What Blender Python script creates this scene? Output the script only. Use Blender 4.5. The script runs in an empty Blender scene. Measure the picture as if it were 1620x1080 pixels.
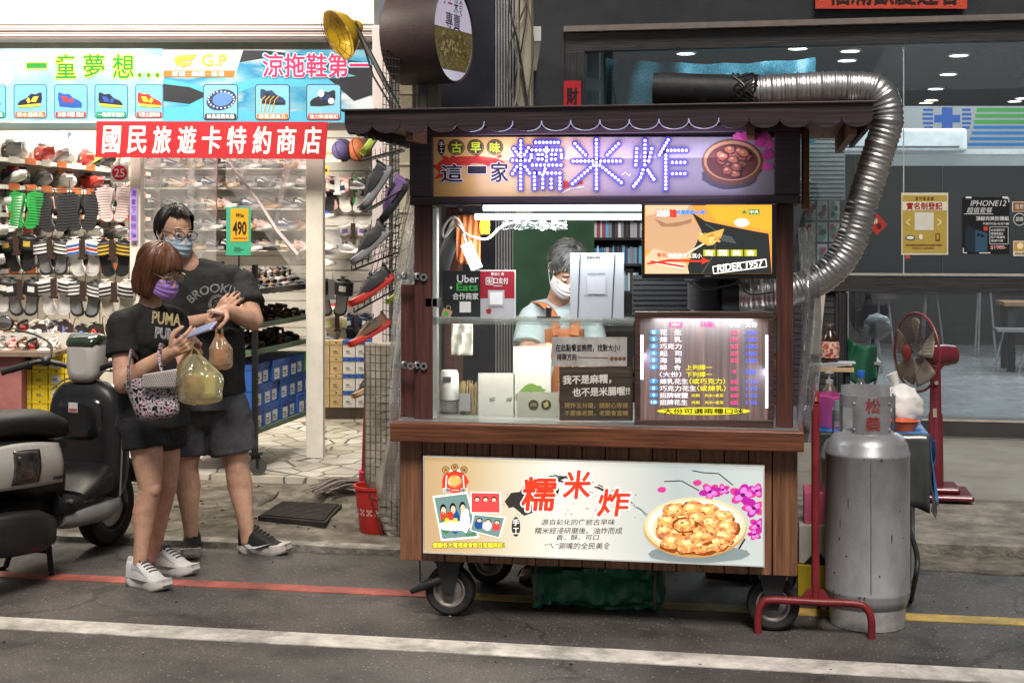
import bpy, bmesh, math, random
from mathutils import Vector, Matrix, noise
# ---------------------------------------------------------------- camera, world, sun, exposure
scene = bpy.context.scene
COL = scene.collection
TH = math.radians(10.4)
FP, HZ, CH = 2250.0, 375.0, 1.6
cT, sT = math.cos(TH), math.sin(TH)
cam_d = bpy.data.cameras.new('camera')
cam_d.sensor_width = 36; cam_d.lens = 50.0
cam_d.shift_y = -165 / 1620.0
cam_d.clip_start = 0.05; cam_d.clip_end = 500
cam = bpy.data.objects.new('camera', cam_d); COL.objects.link(cam)
cam.location = (0, 0, CH); cam.rotation_euler = (math.pi / 2, 0, TH)
scene.camera = cam
world = bpy.data.worlds.new('World'); scene.world = world; world.use_nodes = True
wn = world.node_tree
bg = wn.nodes['Background']
sky = wn.nodes.new('ShaderNodeTexSky'); sky.sky_type = 'NISHITA'; sky.sun_disc = False
sky.sun_elevation = math.radians(54); sky.sun_rotation = math.radians(190)
hs = wn.nodes.new('ShaderNodeHueSaturation'); hs.inputs['Saturation'].default_value = 0.25
wn.links.new(sky.outputs[0], hs.inputs['Color']); wn.links.new(hs.outputs[0], bg.inputs[0])
bg.inputs[1].default_value = 0.027
sun_d = bpy.data.lights.new('street_light_glow', 'SUN'); sun_d.energy = 2.4; sun_d.angle = math.radians(18); sun_d.color = (1, .93, .85)
sun = bpy.data.objects.new('street_light_glow', sun_d); COL.objects.link(sun)
sun.rotation_euler = (math.radians(36), 0, math.radians(14))
scene.view_settings.view_transform = 'Standard'; scene.view_settings.look = 'None'
scene.view_settings.gamma = 1; scene.view_settings.exposure = 0.52
scene.cycles.max_bounces = 8; scene.cycles.transparent_max_bounces = 24
scene.cycles.use_denoising = True
scene.cycles.caustics_reflective = False; scene.cycles.caustics_refractive = False
scene.cycles.sample_clamp_indirect = 4
random.seed(7)
R = math.radians
# ---------------------------------------------------------------- measuring helpers
def ray(px, py):
 a = (px - 810) / FP; b = -(py - HZ) / FP
 return Vector((cT * a - sT, sT * a + cT, b))
def W(px, py, Y):
 d = ray(px, py); t = Y / d.y
 return Vector((d.x * t, Y, CH + d.z * t))
def C(px, py, D):
 d = ray(px, py)
 return Vector((d.x * D, d.y * D, CH + d.z * D))
def G(px, py, z=0):
 d = ray(px, py); t = (z - CH) / d.z
 return Vector((d.x * t, d.y * t, z))
ML = Matrix.Rotation(TH, 4, 'Z')          # the shoe shop is set out along its own axes (right, deep, up)
def L(r, d, z): return ML @ Vector((r, d, z))
def Lr(px, d): return (px - 810) / FP * d
def Lz(py, d): return CH - (py - HZ) / FP * d
# ---------------------------------------------------------------- materials
MATS = {}
def hx(h):
 h = h.lstrip('#'); o = []
 for i in (0, 2, 4):
  v = int(h[i:i+2], 16) / 255
  o.append(v / 12.92 if v <= .04045 else ((v + .055) / 1.055) ** 2.4)
 return tuple(o)
def mat(name, col, rough=.6, metal=0, var=.12, scale=12, bump=0, bscale=80, stretch=(1, 1, 1), spec=.5, trans=0, coat=0, ior=1.45, alpha=1, emit=0, dirt=0, sub=0, det=4):
 if name in MATS: return MATS[name]
 if isinstance(col, str): col = hx(col)
 m = bpy.data.materials.new(name); m.use_nodes = True
 nt = m.node_tree; b = nt.nodes['Principled BSDF']; lk = nt.links.new
 b.inputs['Roughness'].default_value = rough; b.inputs['Metallic'].default_value = metal
 b.inputs['Specular IOR Level'].default_value = spec; b.inputs['IOR'].default_value = ior
 b.inputs['Transmission Weight'].default_value = trans; b.inputs['Alpha'].default_value = alpha
 b.inputs['Coat Weight'].default_value = coat
 if sub:
  b.inputs['Subsurface Weight'].default_value = sub; b.inputs['Subsurface Radius'].default_value = (.01, .004, .002)
 tc = nt.nodes.new('ShaderNodeTexCoord'); mp = nt.nodes.new('ShaderNodeMapping'); mp.inputs['Scale'].default_value = stretch
 lk(tc.outputs['Object'], mp.inputs['Vector'])
 if var > 0:
  n = nt.nodes.new('ShaderNodeTexNoise'); n.inputs['Scale'].default_value = scale; n.inputs['Detail'].default_value = det; n.inputs['Roughness'].default_value = .65
  lk(mp.outputs[0], n.inputs['Vector'])
  r = nt.nodes.new('ShaderNodeValToRGB'); r.color_ramp.elements[0].position = .25; r.color_ramp.elements[1].position = .75
  r.color_ramp.elements[0].color = tuple(max(0, c * (1 - var * 1.6)) for c in col) + (1,)
  r.color_ramp.elements[1].color = tuple(min(1, c * (1 + var)) for c in col) + (1,)
  lk(n.outputs['Fac'], r.inputs['Fac']); out = r.outputs['Color']
  if dirt > 0:
   n3 = nt.nodes.new('ShaderNodeTexNoise'); n3.inputs['Scale'].default_value = 3.3; n3.inputs['Detail'].default_value = 8; n3.inputs['Roughness'].default_value = .75
   lk(tc.outputs['Object'], n3.inputs['Vector'])
   r3 = nt.nodes.new('ShaderNodeValToRGB'); r3.color_ramp.elements[0].position = .48; r3.color_ramp.elements[1].position = .62
   lk(n3.outputs['Fac'], r3.inputs['Fac'])
   mx = nt.nodes.new('ShaderNodeMixRGB'); mx.inputs[2].default_value = tuple(c * .35 + .01 for c in col) + (1,)
   ml = nt.nodes.new('ShaderNodeMath'); ml.operation = 'MULTIPLY'; ml.inputs[1].default_value = dirt
   lk(r3.outputs['Color'], ml.inputs[0]); lk(ml.outputs[0], mx.inputs[0]); lk(out, mx.inputs[1]); out = mx.outputs[0]
  lk(out, b.inputs['Base Color'])
  rr = nt.nodes.new('ShaderNodeMapRange'); rr.inputs[3].default_value = max(.02, rough - .08); rr.inputs[4].default_value = min(1, rough + .1)
  lk(n.outputs['Fac'], rr.inputs[0]); lk(rr.outputs[0], b.inputs['Roughness'])
 else:
  b.inputs['Base Color'].default_value = tuple(col) + (1,)
 if emit:
  b.inputs['Emission Color'].default_value = tuple(col) + (1,); b.inputs['Emission Strength'].default_value = emit
 if bump:
  n2 = nt.nodes.new('ShaderNodeTexNoise'); n2.inputs['Scale'].default_value = bscale; n2.inputs['Detail'].default_value = 5
  lk(mp.outputs[0], n2.inputs['Vector'])
  bp = nt.nodes.new('ShaderNodeBump'); bp.inputs['Strength'].default_value = bump; bp.inputs['Distance'].default_value = .01
  lk(n2.outputs['Fac'], bp.inputs['Height']); lk(bp.outputs[0], b.inputs['Normal'])
 MATS[name] = m; return m
def pr(h, rough=.55, var=.06):                 # printed ink / plain paint of one colour
 return mat('ink_' + h.lstrip('#') + ('g' if rough < .5 else ''), h, rough, 0, var, 9)
def em(h, s=1.0):                              # back-lit print, screens and lamps
 k = 'lit_%s_%g' % (h.lstrip('#'), s)
 if k in MATS: return MATS[k]
 m = bpy.data.materials.new(k); m.use_nodes = True; nt = m.node_tree; b = nt.nodes['Principled BSDF']
 c = hx(h) + (1,)
 b.inputs['Base Color'].default_value = tuple(x * .25 for x in c[:3]) + (1,); b.inputs['Roughness'].default_value = .25
 b.inputs['Emission Color'].default_value = c; b.inputs['Emission Strength'].default_value = s
 MATS[k] = m; return m
def em2(name, stops, scale, s=1.0, stretch=(1, 1, 1), det=4, lo=.3, hi=.7):   # lit print with a mottled picture on it
 if name in MATS: return MATS[name]
 m = bpy.data.materials.new(name); m.use_nodes = True; nt = m.node_tree; b = nt.nodes['Principled BSDF']; lk = nt.links.new
 tc = nt.nodes.new('ShaderNodeTexCoord'); mp = nt.nodes.new('ShaderNodeMapping'); mp.inputs['Scale'].default_value = stretch
 n = nt.nodes.new('ShaderNodeTexNoise'); n.inputs['Scale'].default_value = scale; n.inputs['Detail'].default_value = det
 r = nt.nodes.new('ShaderNodeValToRGB'); e = r.color_ramp.elements
 while len(e) < len(stops): e.new(.5)
 for i, h in enumerate(stops):
  e[i].position = lo + (hi - lo) * i / (len(stops) - 1); e[i].color = hx(h) + (1,)
 lk(tc.outputs['Object'], mp.inputs[0]); lk(mp.outputs[0], n.inputs['Vector']); lk(n.outputs['Fac'], r.inputs[0])
 if s > 0:
  b.inputs['Base Color'].default_value = (.1, .1, .1, 1); lk(r.outputs[0], b.inputs['Emission Color']); b.inputs['Emission Strength'].default_value = s
 else: lk(r.outputs[0], b.inputs['Base Color'])
 b.inputs['Roughness'].default_value = .3
 MATS[name] = m; return m
def glass(name, tint=(1, 1, 1), refl=.08, rough=.02, haze=0, hazecol=(.8, .8, .8)):
 if name in MATS: return MATS[name]
 m = bpy.data.materials.new(name); m.use_nodes = True; nt = m.node_tree; nt.nodes.clear(); lk = nt.links.new
 o = nt.nodes.new('ShaderNodeOutputMaterial'); t = nt.nodes.new('ShaderNodeBsdfTransparent'); t.inputs[0].default_value = tuple(tint) + (1,)
 g = nt.nodes.new('ShaderNodeBsdfGlossy'); g.inputs['Roughness'].default_value = rough
 fr = nt.nodes.new('ShaderNodeLayerWeight'); fr.inputs[0].default_value = .35
 mr = nt.nodes.new('ShaderNodeMapRange'); mr.inputs[3].default_value = refl; mr.inputs[4].default_value = min(1, refl + .6)
 mx = nt.nodes.new('ShaderNodeMixShader'); lk(fr.outputs['Fresnel'], mr.inputs[0]); lk(mr.outputs[0], mx.inputs[0]); lk(t.outputs[0], mx.inputs[1]); lk(g.outputs[0], mx.inputs[2])
 last = mx.outputs[0]
 if haze:
  d = nt.nodes.new('ShaderNodeBsdfDiffuse'); d.inputs[0].default_value = tuple(hazecol) + (1,)
  tr = nt.nodes.new('ShaderNodeBsdfTranslucent'); tr.inputs[0].default_value = tuple(hazecol) + (1,)
  ad = nt.nodes.new('ShaderNodeMixShader'); ad.inputs[0].default_value = .5; lk(d.outputs[0], ad.inputs[1]); lk(tr.outputs[0], ad.inputs[2])
  tc = nt.nodes.new('ShaderNodeTexCoord'); n = nt.nodes.new('ShaderNodeTexNoise'); n.inputs['Scale'].default_value = 6; n.inputs['Detail'].default_value = 5; n.inputs['Distortion'].default_value = 1.5
  lk(tc.outputs['Object'], n.inputs['Vector'])
  rg = nt.nodes.new('ShaderNodeMapRange'); rg.inputs[1].default_value = .35; rg.inputs[2].default_value = .7; rg.inputs[3].default_value = haze * .5; rg.inputs[4].default_value = min(1, haze * 1.5)
  lk(n.outputs['Fac'], rg.inputs[0])
  m2 = nt.nodes.new('ShaderNodeMixShader'); lk(rg.outputs[0], m2.inputs[0]); lk(last, m2.inputs[1]); lk(ad.outputs[0], m2.inputs[2]); last = m2.outputs[0]
  bp = nt.nodes.new('ShaderNodeBump'); bp.inputs['Strength'].default_value = .5; bp.inputs['Distance'].default_value = .03; lk(n.outputs['Fac'], bp.inputs['Height']); lk(bp.outputs[0], g.inputs['Normal'])
 lk(last, o.inputs[0]); MATS[name] = m; return m
def wood(name, col, dark=.5, axis='z', rough=.5, scale=1.0, coat=0):
 st = {'z': (30, 30, 1.2), 'x': (1.2, 30, 30)}[axis]
 return mat(name, col, rough, 0, dark, 2.2 * scale, .25, 3 * scale, st, coat=coat, det=7)
# ---------------------------------------------------------------- mesh building
class PL:
 """an upright plane, either Y = const (along the street) or at constant depth D (the shoe shop front)"""
 def __init__(s, Y=None, D=None): s.Y, s.D = Y, D
 def p(s, px, py, off=0):
  return W(px, py, s.Y - off) if s.Y is not None else C(px, py, s.D - off)
class MB:
 def __init__(s): s.v = []; s.f = []; s.m = []; s.s = []
 def add(s, vs, fs, m=0, smooth=False, M=None):
  b = len(s.v)
  s.v += [tuple(M @ Vector(v)) if M is not None else tuple(v) for v in vs]
  for f in fs: s.f.append(tuple(i + b for i in f)); s.m.append(m); s.s.append(smooth)
  return s
 def box(s, x0, x1, y0, y1, z0, z1, m=0, M=None):
  vs = [(x, y, z) for z in (z0, z1) for y in (y0, y1) for x in (x0, x1)]
  return s.add(vs, [(0, 2, 3, 1), (4, 5, 7, 6), (0, 1, 5, 4), (2, 6, 7, 3), (0, 4, 6, 2), (1, 3, 7, 5)], m, False, M)
 def frame_of(s, d):
  d = d.normalized(); a = Vector((0, 0, 1)) if abs(d.z) < .9 else Vector((1, 0, 0))
  u = d.cross(a).normalized(); return u, d.cross(u).normalized()
 def tube(s, pts, r, n=10, m=0, caps=True, closed=False, M=None, flat=1.0):
  pts = [Vector(p) for p in pts]; k = len(pts)
  rs = r if isinstance(r, (list, tuple)) else [r] * k
  vs = []; u = None
  for i, p in enumerate(pts):
   if closed: d = pts[(i + 1) % k] - pts[i - 1]
   else: d = pts[min(i + 1, k - 1)] - pts[max(i - 1, 0)]
   d = d.normalized()
   if u is None: u, w = s.frame_of(d)
   else:
    u = (u - d * u.dot(d))
    u = u.normalized() if u.length > 1e-6 else s.frame_of(d)[0]
    w = d.cross(u)
   for j in range(n):
    a = 2 * math.pi * j / n; vs.append(p + (u * math.cos(a) + w * math.sin(a) * flat) * rs[i])
  fs = []
  for i in range(k if closed else k - 1):
   for j in range(n):
    i2 = (i + 1) % k; fs.append((i * n + j, i * n + (j + 1) % n, i2 * n + (j + 1) % n, i2 * n + j))
  s.add(vs, fs, m, True, M)
  if caps and not closed:
   s.add(vs[:n], [tuple(range(n - 1, -1, -1))], m, False, M); s.add(vs[-n:], [tuple(range(n))], m, False, M)
  return s
 def cyl(s, p0, p1, r, r1=None, n=16, m=0, caps=True, M=None): return s.tube([p0, p1], [r, r if r1 is None else r1], n, m, caps, False, M)
 def lathe(s, prof, c=(0, 0, 0), n=24, m=0, M=None, a0=0, a1=2 * math.pi):
  full = abs(a1 - a0 - 2 * math.pi) < 1e-6; k = n if full else n + 1
  vs = []
  for (r, z) in prof:
   for j in range(k):
    a = a0 + (a1 - a0) * j / n; vs.append((c[0] + r * math.cos(a), c[1] + r * math.sin(a), c[2] + z))
  fs = []
  for i in range(len(prof) - 1):
   for j in range(n):
    j2 = (j + 1) % k; fs.append((i * k + j, i * k + j2, (i + 1) * k + j2, (i + 1) * k + j))
  return s.add(vs, fs, m, True, M)
 def ell(s, c, r, m=0, nu=16, nv=10, M=None, rot=None, bumpf=None):
  vs = []; c = Vector(c)
  for i in range(nv + 1):
   t = math.pi * i / nv
   for j in range(nu):
    a = 2 * math.pi * j / nu
    p = Vector((math.sin(t) * math.cos(a), math.sin(t) * math.sin(a), math.cos(t)))
    k = bumpf(p) if bumpf else 1
    p = Vector((p.x * r[0], p.y * r[1], p.z * r[2])) * k
    if rot is not None: p = rot @ p
    vs.append(c + p)
  fs = []
  for i in range(nv):
   for j in range(nu): fs.append((i * nu + j, (i + 1) * nu + j, (i + 1) * nu + (j + 1) % nu, i * nu + (j + 1) % nu))
  return s.add(vs, fs, m, True, M)
 def sheet(s, fn, nu, nv, m=0, M=None, smooth=True):
  vs = [fn(i / nu, j / nv) for j in range(nv + 1) for i in range(nu + 1)]
  fs = [(j * (nu + 1) + i, j * (nu + 1) + i + 1, (j + 1) * (nu + 1) + i + 1, (j + 1) * (nu + 1) + i) for j in range(nv) for i in range(nu)]
  return s.add(vs, fs, m, smooth, M)
 def prism(s, poly, fn, h0, h1, m=0, M=None, smooth=False):
  """poly of (a,b); fn(a,b,h) -> point"""
  n = len(poly); vs = [fn(a, b, h0) for a, b in poly] + [fn(a, b, h1) for a, b in poly]
  s.add(vs, [tuple(range(n - 1, -1, -1)), tuple(range(n, 2 * n))], m, False, M)
  return s.add(vs, [(i, (i + 1) % n, n + (i + 1) % n, n + i) for i in range(n)], m, smooth, M)
 def slab(s, pl, x0, y0, x1, y1, off, th, m=0):      # a board on plane pl, its face off in front of it, th thick
  a = [pl.p(x0, y1, off), pl.p(x1, y1, off), pl.p(x1, y0, off), pl.p(x0, y0, off)]
  d = (pl.p(x0, y0, 0) - pl.p(x0, y0, 1)); d.z = 0; d = d.normalized() * th
  return s.add(a + [q + d for q in a], [(0, 1, 2, 3), (7, 6, 5, 4), (0, 4, 5, 1), (1, 5, 6, 2), (2, 6, 7, 3), (3, 7, 4, 0)], m)
 def poly(s, pl, pts, off, m=0):
  v = [pl.p(x, y, off) for x, y in pts]
  ar = sum(pts[i][0] * pts[(i + 1) % len(pts)][1] - pts[(i + 1) % len(pts)][0] * pts[i][1] for i in range(len(pts)))
  f = tuple(range(len(pts)))
  return s.add(v, [f if ar < 0 else f[::-1]], m)
 def rect(s, pl, x0, y0, x1, y1, off, m=0): return s.poly(pl, [(x0, y1), (x1, y1), (x1, y0), (x0, y0)], off, m)
 def oval(s, pl, cx, cy, rx, ry, off, m=0, n=24, rot=0, a0=0, a1=360):
  pts = []
  for i in range(n if a1 - a0 == 360 else n + 1):
   a = R(a0 + (a1 - a0) * i / n); x, y = rx * math.cos(a), ry * math.sin(a)
   pts.append((cx + x * math.cos(rot) - y * math.sin(rot), cy + x * math.sin(rot) + y * math.cos(rot)))
  return s.poly(pl, pts, off, m)
 def blob(s, pl, cx, cy, rx, ry, off, m=0, n=18, j=.2, sd=0):
  rn = random.Random(sd + int(cx * 7 + cy * 13)); pts = []
  for i in range(n):
   a = 2 * math.pi * i / n; k = 1 + rn.uniform(-j, j); pts.append((cx + rx * k * math.cos(a), cy + ry * k * math.sin(a)))
  return s.poly(pl, pts, off, m)
 def line(s, pl, pts, w, off, m=0):
  for (x0, y0), (x1, y1) in zip(pts, pts[1:]):
   dx, dy = x1 - x0, y1 - y0; l = math.hypot(dx, dy) or 1; ex, ey = -dy / l * w / 2, dx / l * w / 2
   s.poly(pl, [(x0 + ex, y0 + ey), (x1 + ex, y1 + ey), (x1 - ex, y1 - ey), (x0 - ex, y0 - ey)], off, m)
  return s
 def textm(s, body, weight=0, shear=0):
  c = bpy.data.curves.new('lettering', 'FONT'); c.body = body; c.size = 1; c.resolution_u = 3; c.offset = weight; c.shear = shear
  o = bpy.data.objects.new('lettering', c); me = o.to_mesh()
  vs = [v.co.copy() for v in me.vertices]; fs = [tuple(p.vertices) for p in me.polygons]
  o.to_mesh_clear(); bpy.data.objects.remove(o); bpy.data.curves.remove(c)
  return vs, fs
 def text(s, pl, body, box, off, m=0, weight=0.01, shear=0, slope=0, depth=0, curve=0):
  """fit the words into the box (x0,y0,x1,y1) of plane pl"""
  cjk = any(ord(c) > 0x2e80 for c in body); bold = 0
  if cjk and weight > .01: bold, weight = weight, 0
  vs, fs = s.textm(body, weight, shear)
  if not vs: return s
  a0, a1 = min(v.x for v in vs), max(v.x for v in vs); b0, b1 = min(v.y for v in vs), max(v.y for v in vs)
  x0, y0, x1, y1 = box
  if bold:                                     # heavier brush: the strokes laid down again round a small ring
   r_ = bold * (y1 - y0); n = 6 if bold < .04 else 10
   for k in range(n):
    dx, dy = r_ * math.cos(k * 2 * math.pi / n), r_ * math.sin(k * 2 * math.pi / n)
    s.text(pl, body, (x0 + r_ + dx, y0 + r_ + dy, x1 - r_ + dx, y1 - r_ + dy), off + k * .00004, m, 0, shear, slope, depth, curve)
   return s
  out = []
  for v in vs:
   u = (v.x - a0) / max(1e-6, a1 - a0); w = (v.y - b0) / max(1e-6, b1 - b0)
   x = x0 + (x1 - x0) * u; y = y1 + (y0 - y1) * w + slope * (x - x0) - curve * (1 - (2 * u - 1) ** 2)
   out.append(pl.p(x, y, off))
  return s.add(out, fs, m)
 def text3(s, body, O, U, V, w, h, m=0, weight=.01, shear=0):
  vs, fs = s.textm(body, weight, shear)
  if not vs: return s
  a0, a1 = min(v.x for v in vs), max(v.x for v in vs); b0, b1 = min(v.y for v in vs), max(v.y for v in vs)
  O, U, V = Vector(O), Vector(U), Vector(V)
  return s.add([O + U * (w * (v.x - a0) / (a1 - a0)) + V * (h * (v.y - b0) / (b1 - b0)) for v in vs], fs, m)
 def cut(s, name, mats, parent, **k):        # link what has been drawn so far as a part of its own and start afresh
  o = s.build(name, mats, parent, **k); s.v, s.f, s.m, s.s = [], [], [], []; return o
 def build(s, name, mats, parent=None, bevel=0, seg=2, angle=40, label=None, solid=0, sub=0, loc=None, subp=False):
  me = bpy.data.meshes.new(name); me.from_pydata(s.v, [], s.f)
  if not isinstance(mats, (list, tuple)): mats = [mats]
  for q in mats: me.materials.append(q)
  me.polygons.foreach_set('material_index', s.m); me.polygons.foreach_set('use_smooth', s.s)
  me.update()
  if any(s.s): me.set_sharp_from_angle(angle=R(angle))
  o = bpy.data.objects.new(name, me); COL.objects.link(o)
  if parent is not None:
   o.parent = parent
   if parent.type == 'EMPTY': o.matrix_parent_inverse = parent.matrix_basis.inverted()
  if sub:
   q = o.modifiers.new('sub', 'SUBSURF'); q.levels = sub; q.render_levels = sub
  if solid:
   q = o.modifiers.new('solid', 'SOLIDIFY'); q.thickness = solid; q.offset = 0
  if bevel:
   q = o.modifiers.new('bevel', 'BEVEL'); q.width = bevel; q.segments = seg; q.limit_method = 'ANGLE'; q.angle_limit = R(40); q.harden_normals = False
  if label: o['label'] = label
  return o
def thing(name, label, cat, loc=(0, 0, 0), rz=0, group=None):
 o = bpy.data.objects.new(name, None); COL.objects.link(o); o.empty_display_size = .1
 o.location = loc; o.rotation_euler = (0, 0, rz); o['label'] = label; o['category'] = cat
 if group: o['group'] = group
 o.matrix_basis = Matrix.Translation(loc) @ Matrix.Rotation(rz, 4, 'Z')
 return o
def tag(o, label, cat, group=None):
 o['label'] = label; o['category'] = cat
 if group: o['group'] = group
 return o
def struct(o): o['kind'] = 'structure'; return o
def local(o):                       # parts of a prototype are modelled at its own origin
 for c in o.children: c.matrix_parent_inverse = Matrix.Identity(4)
 return o
def dup(o, M, label=None, group=None, mats=None):
 def cp(a, par):
  c = a.copy(); COL.objects.link(c); c.parent = par
  for k in ('label', 'category', 'group'):
   if par is not None and k in c and k != 'label': del c[k]
  if mats and c.type == 'MESH':
   for i, sl in enumerate(c.material_slots):
    nm = a.data.materials[i].name
    if nm in mats: sl.link = 'OBJECT'; sl.material = mats[nm]
  for ch in a.children: cp(ch, c)
  return c
 n = cp(o, None); n.matrix_basis = M
 if label: n['label'] = label
 if group: n['group'] = group
 return n
def smooth_path(pts, n=8):
 pts = [Vector(p) for p in pts]; out = []
 for i in range(len(pts) - 1):
  p0 = pts[max(i - 1, 0)]; p1 = pts[i]; p2 = pts[i + 1]; p3 = pts[min(i + 2, len(pts) - 1)]
  for k in range(n):
   t = k / n
   out.append(.5 * ((2 * p1) + (p2 - p0) * t + (2 * p0 - 5 * p1 + 4 * p2 - p3) * t * t + (3 * p1 - p0 - 3 * p2 + p3) * t ** 3))
 out.append(pts[-1]); return out
def nz(v, s=1.0): return noise.noise(Vector(v) * s)
def area(name, loc, sx, sy, energy, col=(1, 1, 1), rot=(0, 0, 0)):
 d = bpy.data.lights.new(name, 'AREA'); d.shape = 'RECTANGLE'; d.size = sx; d.size_y = sy; d.energy = energy; d.color = col
 o = bpy.data.objects.new(name, d); COL.objects.link(o); o.location = loc; o.rotation_euler = rot; return o
# ================================================================ SETTING
def asphalt():
 m = bpy.data.materials.new('asphalt'); m.use_nodes = True; nt = m.node_tree; b = nt.nodes['Principled BSDF']; lk = nt.links.new
 tc = nt.nodes.new('ShaderNodeTexCoord')
 def N(t, **k):
  n = nt.nodes.new(t)
  for a, v in k.items(): n.inputs[a].default_value = v
  return n
 n1 = N('ShaderNodeTexNoise', Scale=1.1, Detail=7, Roughness=.7); n2 = N('ShaderNodeTexNoise', Scale=105, Detail=3, Roughness=.8)
 vo = N('ShaderNodeTexVoronoi', Scale=58)
 for n in (n1, n2, vo): lk(tc.outputs['Object'], n.inputs['Vector'])
 r1 = nt.nodes.new('ShaderNodeValToRGB'); e = r1.color_ramp.elements
 e[0].position = .36; e[0].color = (.030, .028, .027, 1); e[1].position = .64; e[1].color = (.098, .092, .087, 1)
 lk(n1.outputs['Fac'], r1.inputs[0])
 r2 = nt.nodes.new('ShaderNodeValToRGB'); e = r2.color_ramp.elements; e[0].position = .3; e[0].color = (.22, .22, .22, 1); e[1].position = .72; e[1].color = (2.1, 2.0, 1.95, 1)
 lk(n2.outputs['Fac'], r2.inputs[0])
 mu = nt.nodes.new('ShaderNodeMixRGB'); mu.blend_type = 'MULTIPLY'; mu.inputs[0].default_value = 1
 lk(r1.outputs[0], mu.inputs[1]); lk(r2.outputs[0], mu.inputs[2])
 sp = nt.nodes.new('ShaderNodeSeparateColor'); lk(vo.outputs['Color'], sp.inputs[0])
 th = nt.nodes.new('ShaderNodeMath'); th.operation = 'GREATER_THAN'; th.inputs[1].default_value = .84; lk(sp.outputs[0], th.inputs[0])
 d = nt.nodes.new('ShaderNodeMath'); d.operation = 'LESS_THAN'; d.inputs[1].default_value = .3; lk(vo.outputs['Distance'], d.inputs[0])
 mm = nt.nodes.new('ShaderNodeMath'); mm.operation = 'MULTIPLY'; lk(th.outputs[0], mm.inputs[0]); lk(d.outputs[0], mm.inputs[1])
 mx = nt.nodes.new('ShaderNodeMixRGB'); mx.inputs[2].default_value = (.19, .185, .18, 1); lk(mm.outputs[0], mx.inputs[0]); lk(mu.outputs[0], mx.inputs[1])
 wv = N('ShaderNodeTexNoise', Scale=.8, Detail=6, Roughness=.6); vc = nt.nodes.new('ShaderNodeTexVoronoi'); vc.feature = 'DISTANCE_TO_EDGE'; vc.inputs['Scale'].default_value = .55
 va = nt.nodes.new('ShaderNodeVectorMath'); lk(tc.outputs['Object'], wv.inputs['Vector']); lk(tc.outputs['Object'], va.inputs[0]); lk(wv.outputs['Color'], va.inputs[1]); lk(va.outputs[0], vc.inputs['Vector'])
 rc = nt.nodes.new('ShaderNodeValToRGB'); e = rc.color_ramp.elements; e[0].position = .0; e[0].color = (.35, .35, .35, 1); e[1].position = .007; e[1].color = (1, 1, 1, 1); lk(vc.outputs['Distance'], rc.inputs[0])
 n5 = N('ShaderNodeTexNoise', Scale=2.7, Detail=3, Roughness=.5, Distortion=.6); lk(tc.outputs['Object'], n5.inputs['Vector'])
 r5 = nt.nodes.new('ShaderNodeValToRGB'); e = r5.color_ramp.elements; e[0].position = .30; e[0].color = (.45, .45, .45, 1); e[1].position = .42; e[1].color = (1, 1, 1, 1); lk(n5.outputs['Fac'], r5.inputs[0])
 for rr in (rc, r5):
  mq = nt.nodes.new('ShaderNodeMixRGB'); mq.blend_type = 'MULTIPLY'; mq.inputs[0].default_value = 1; lk(mx.outputs[0], mq.inputs[1]); lk(rr.outputs[0], mq.inputs[2]); mx = mq
 lk(mx.outputs[0], b.inputs['Base Color']); b.inputs['Roughness'].default_value = .62
 bp = nt.nodes.new('ShaderNodeBump'); bp.inputs['Strength'].default_value = .7; bp.inputs['Distance'].default_value = .006
 lk(n2.outputs['Fac'], bp.inputs['Height']); lk(bp.outputs[0], b.inputs['Normal'])
 return m
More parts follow.
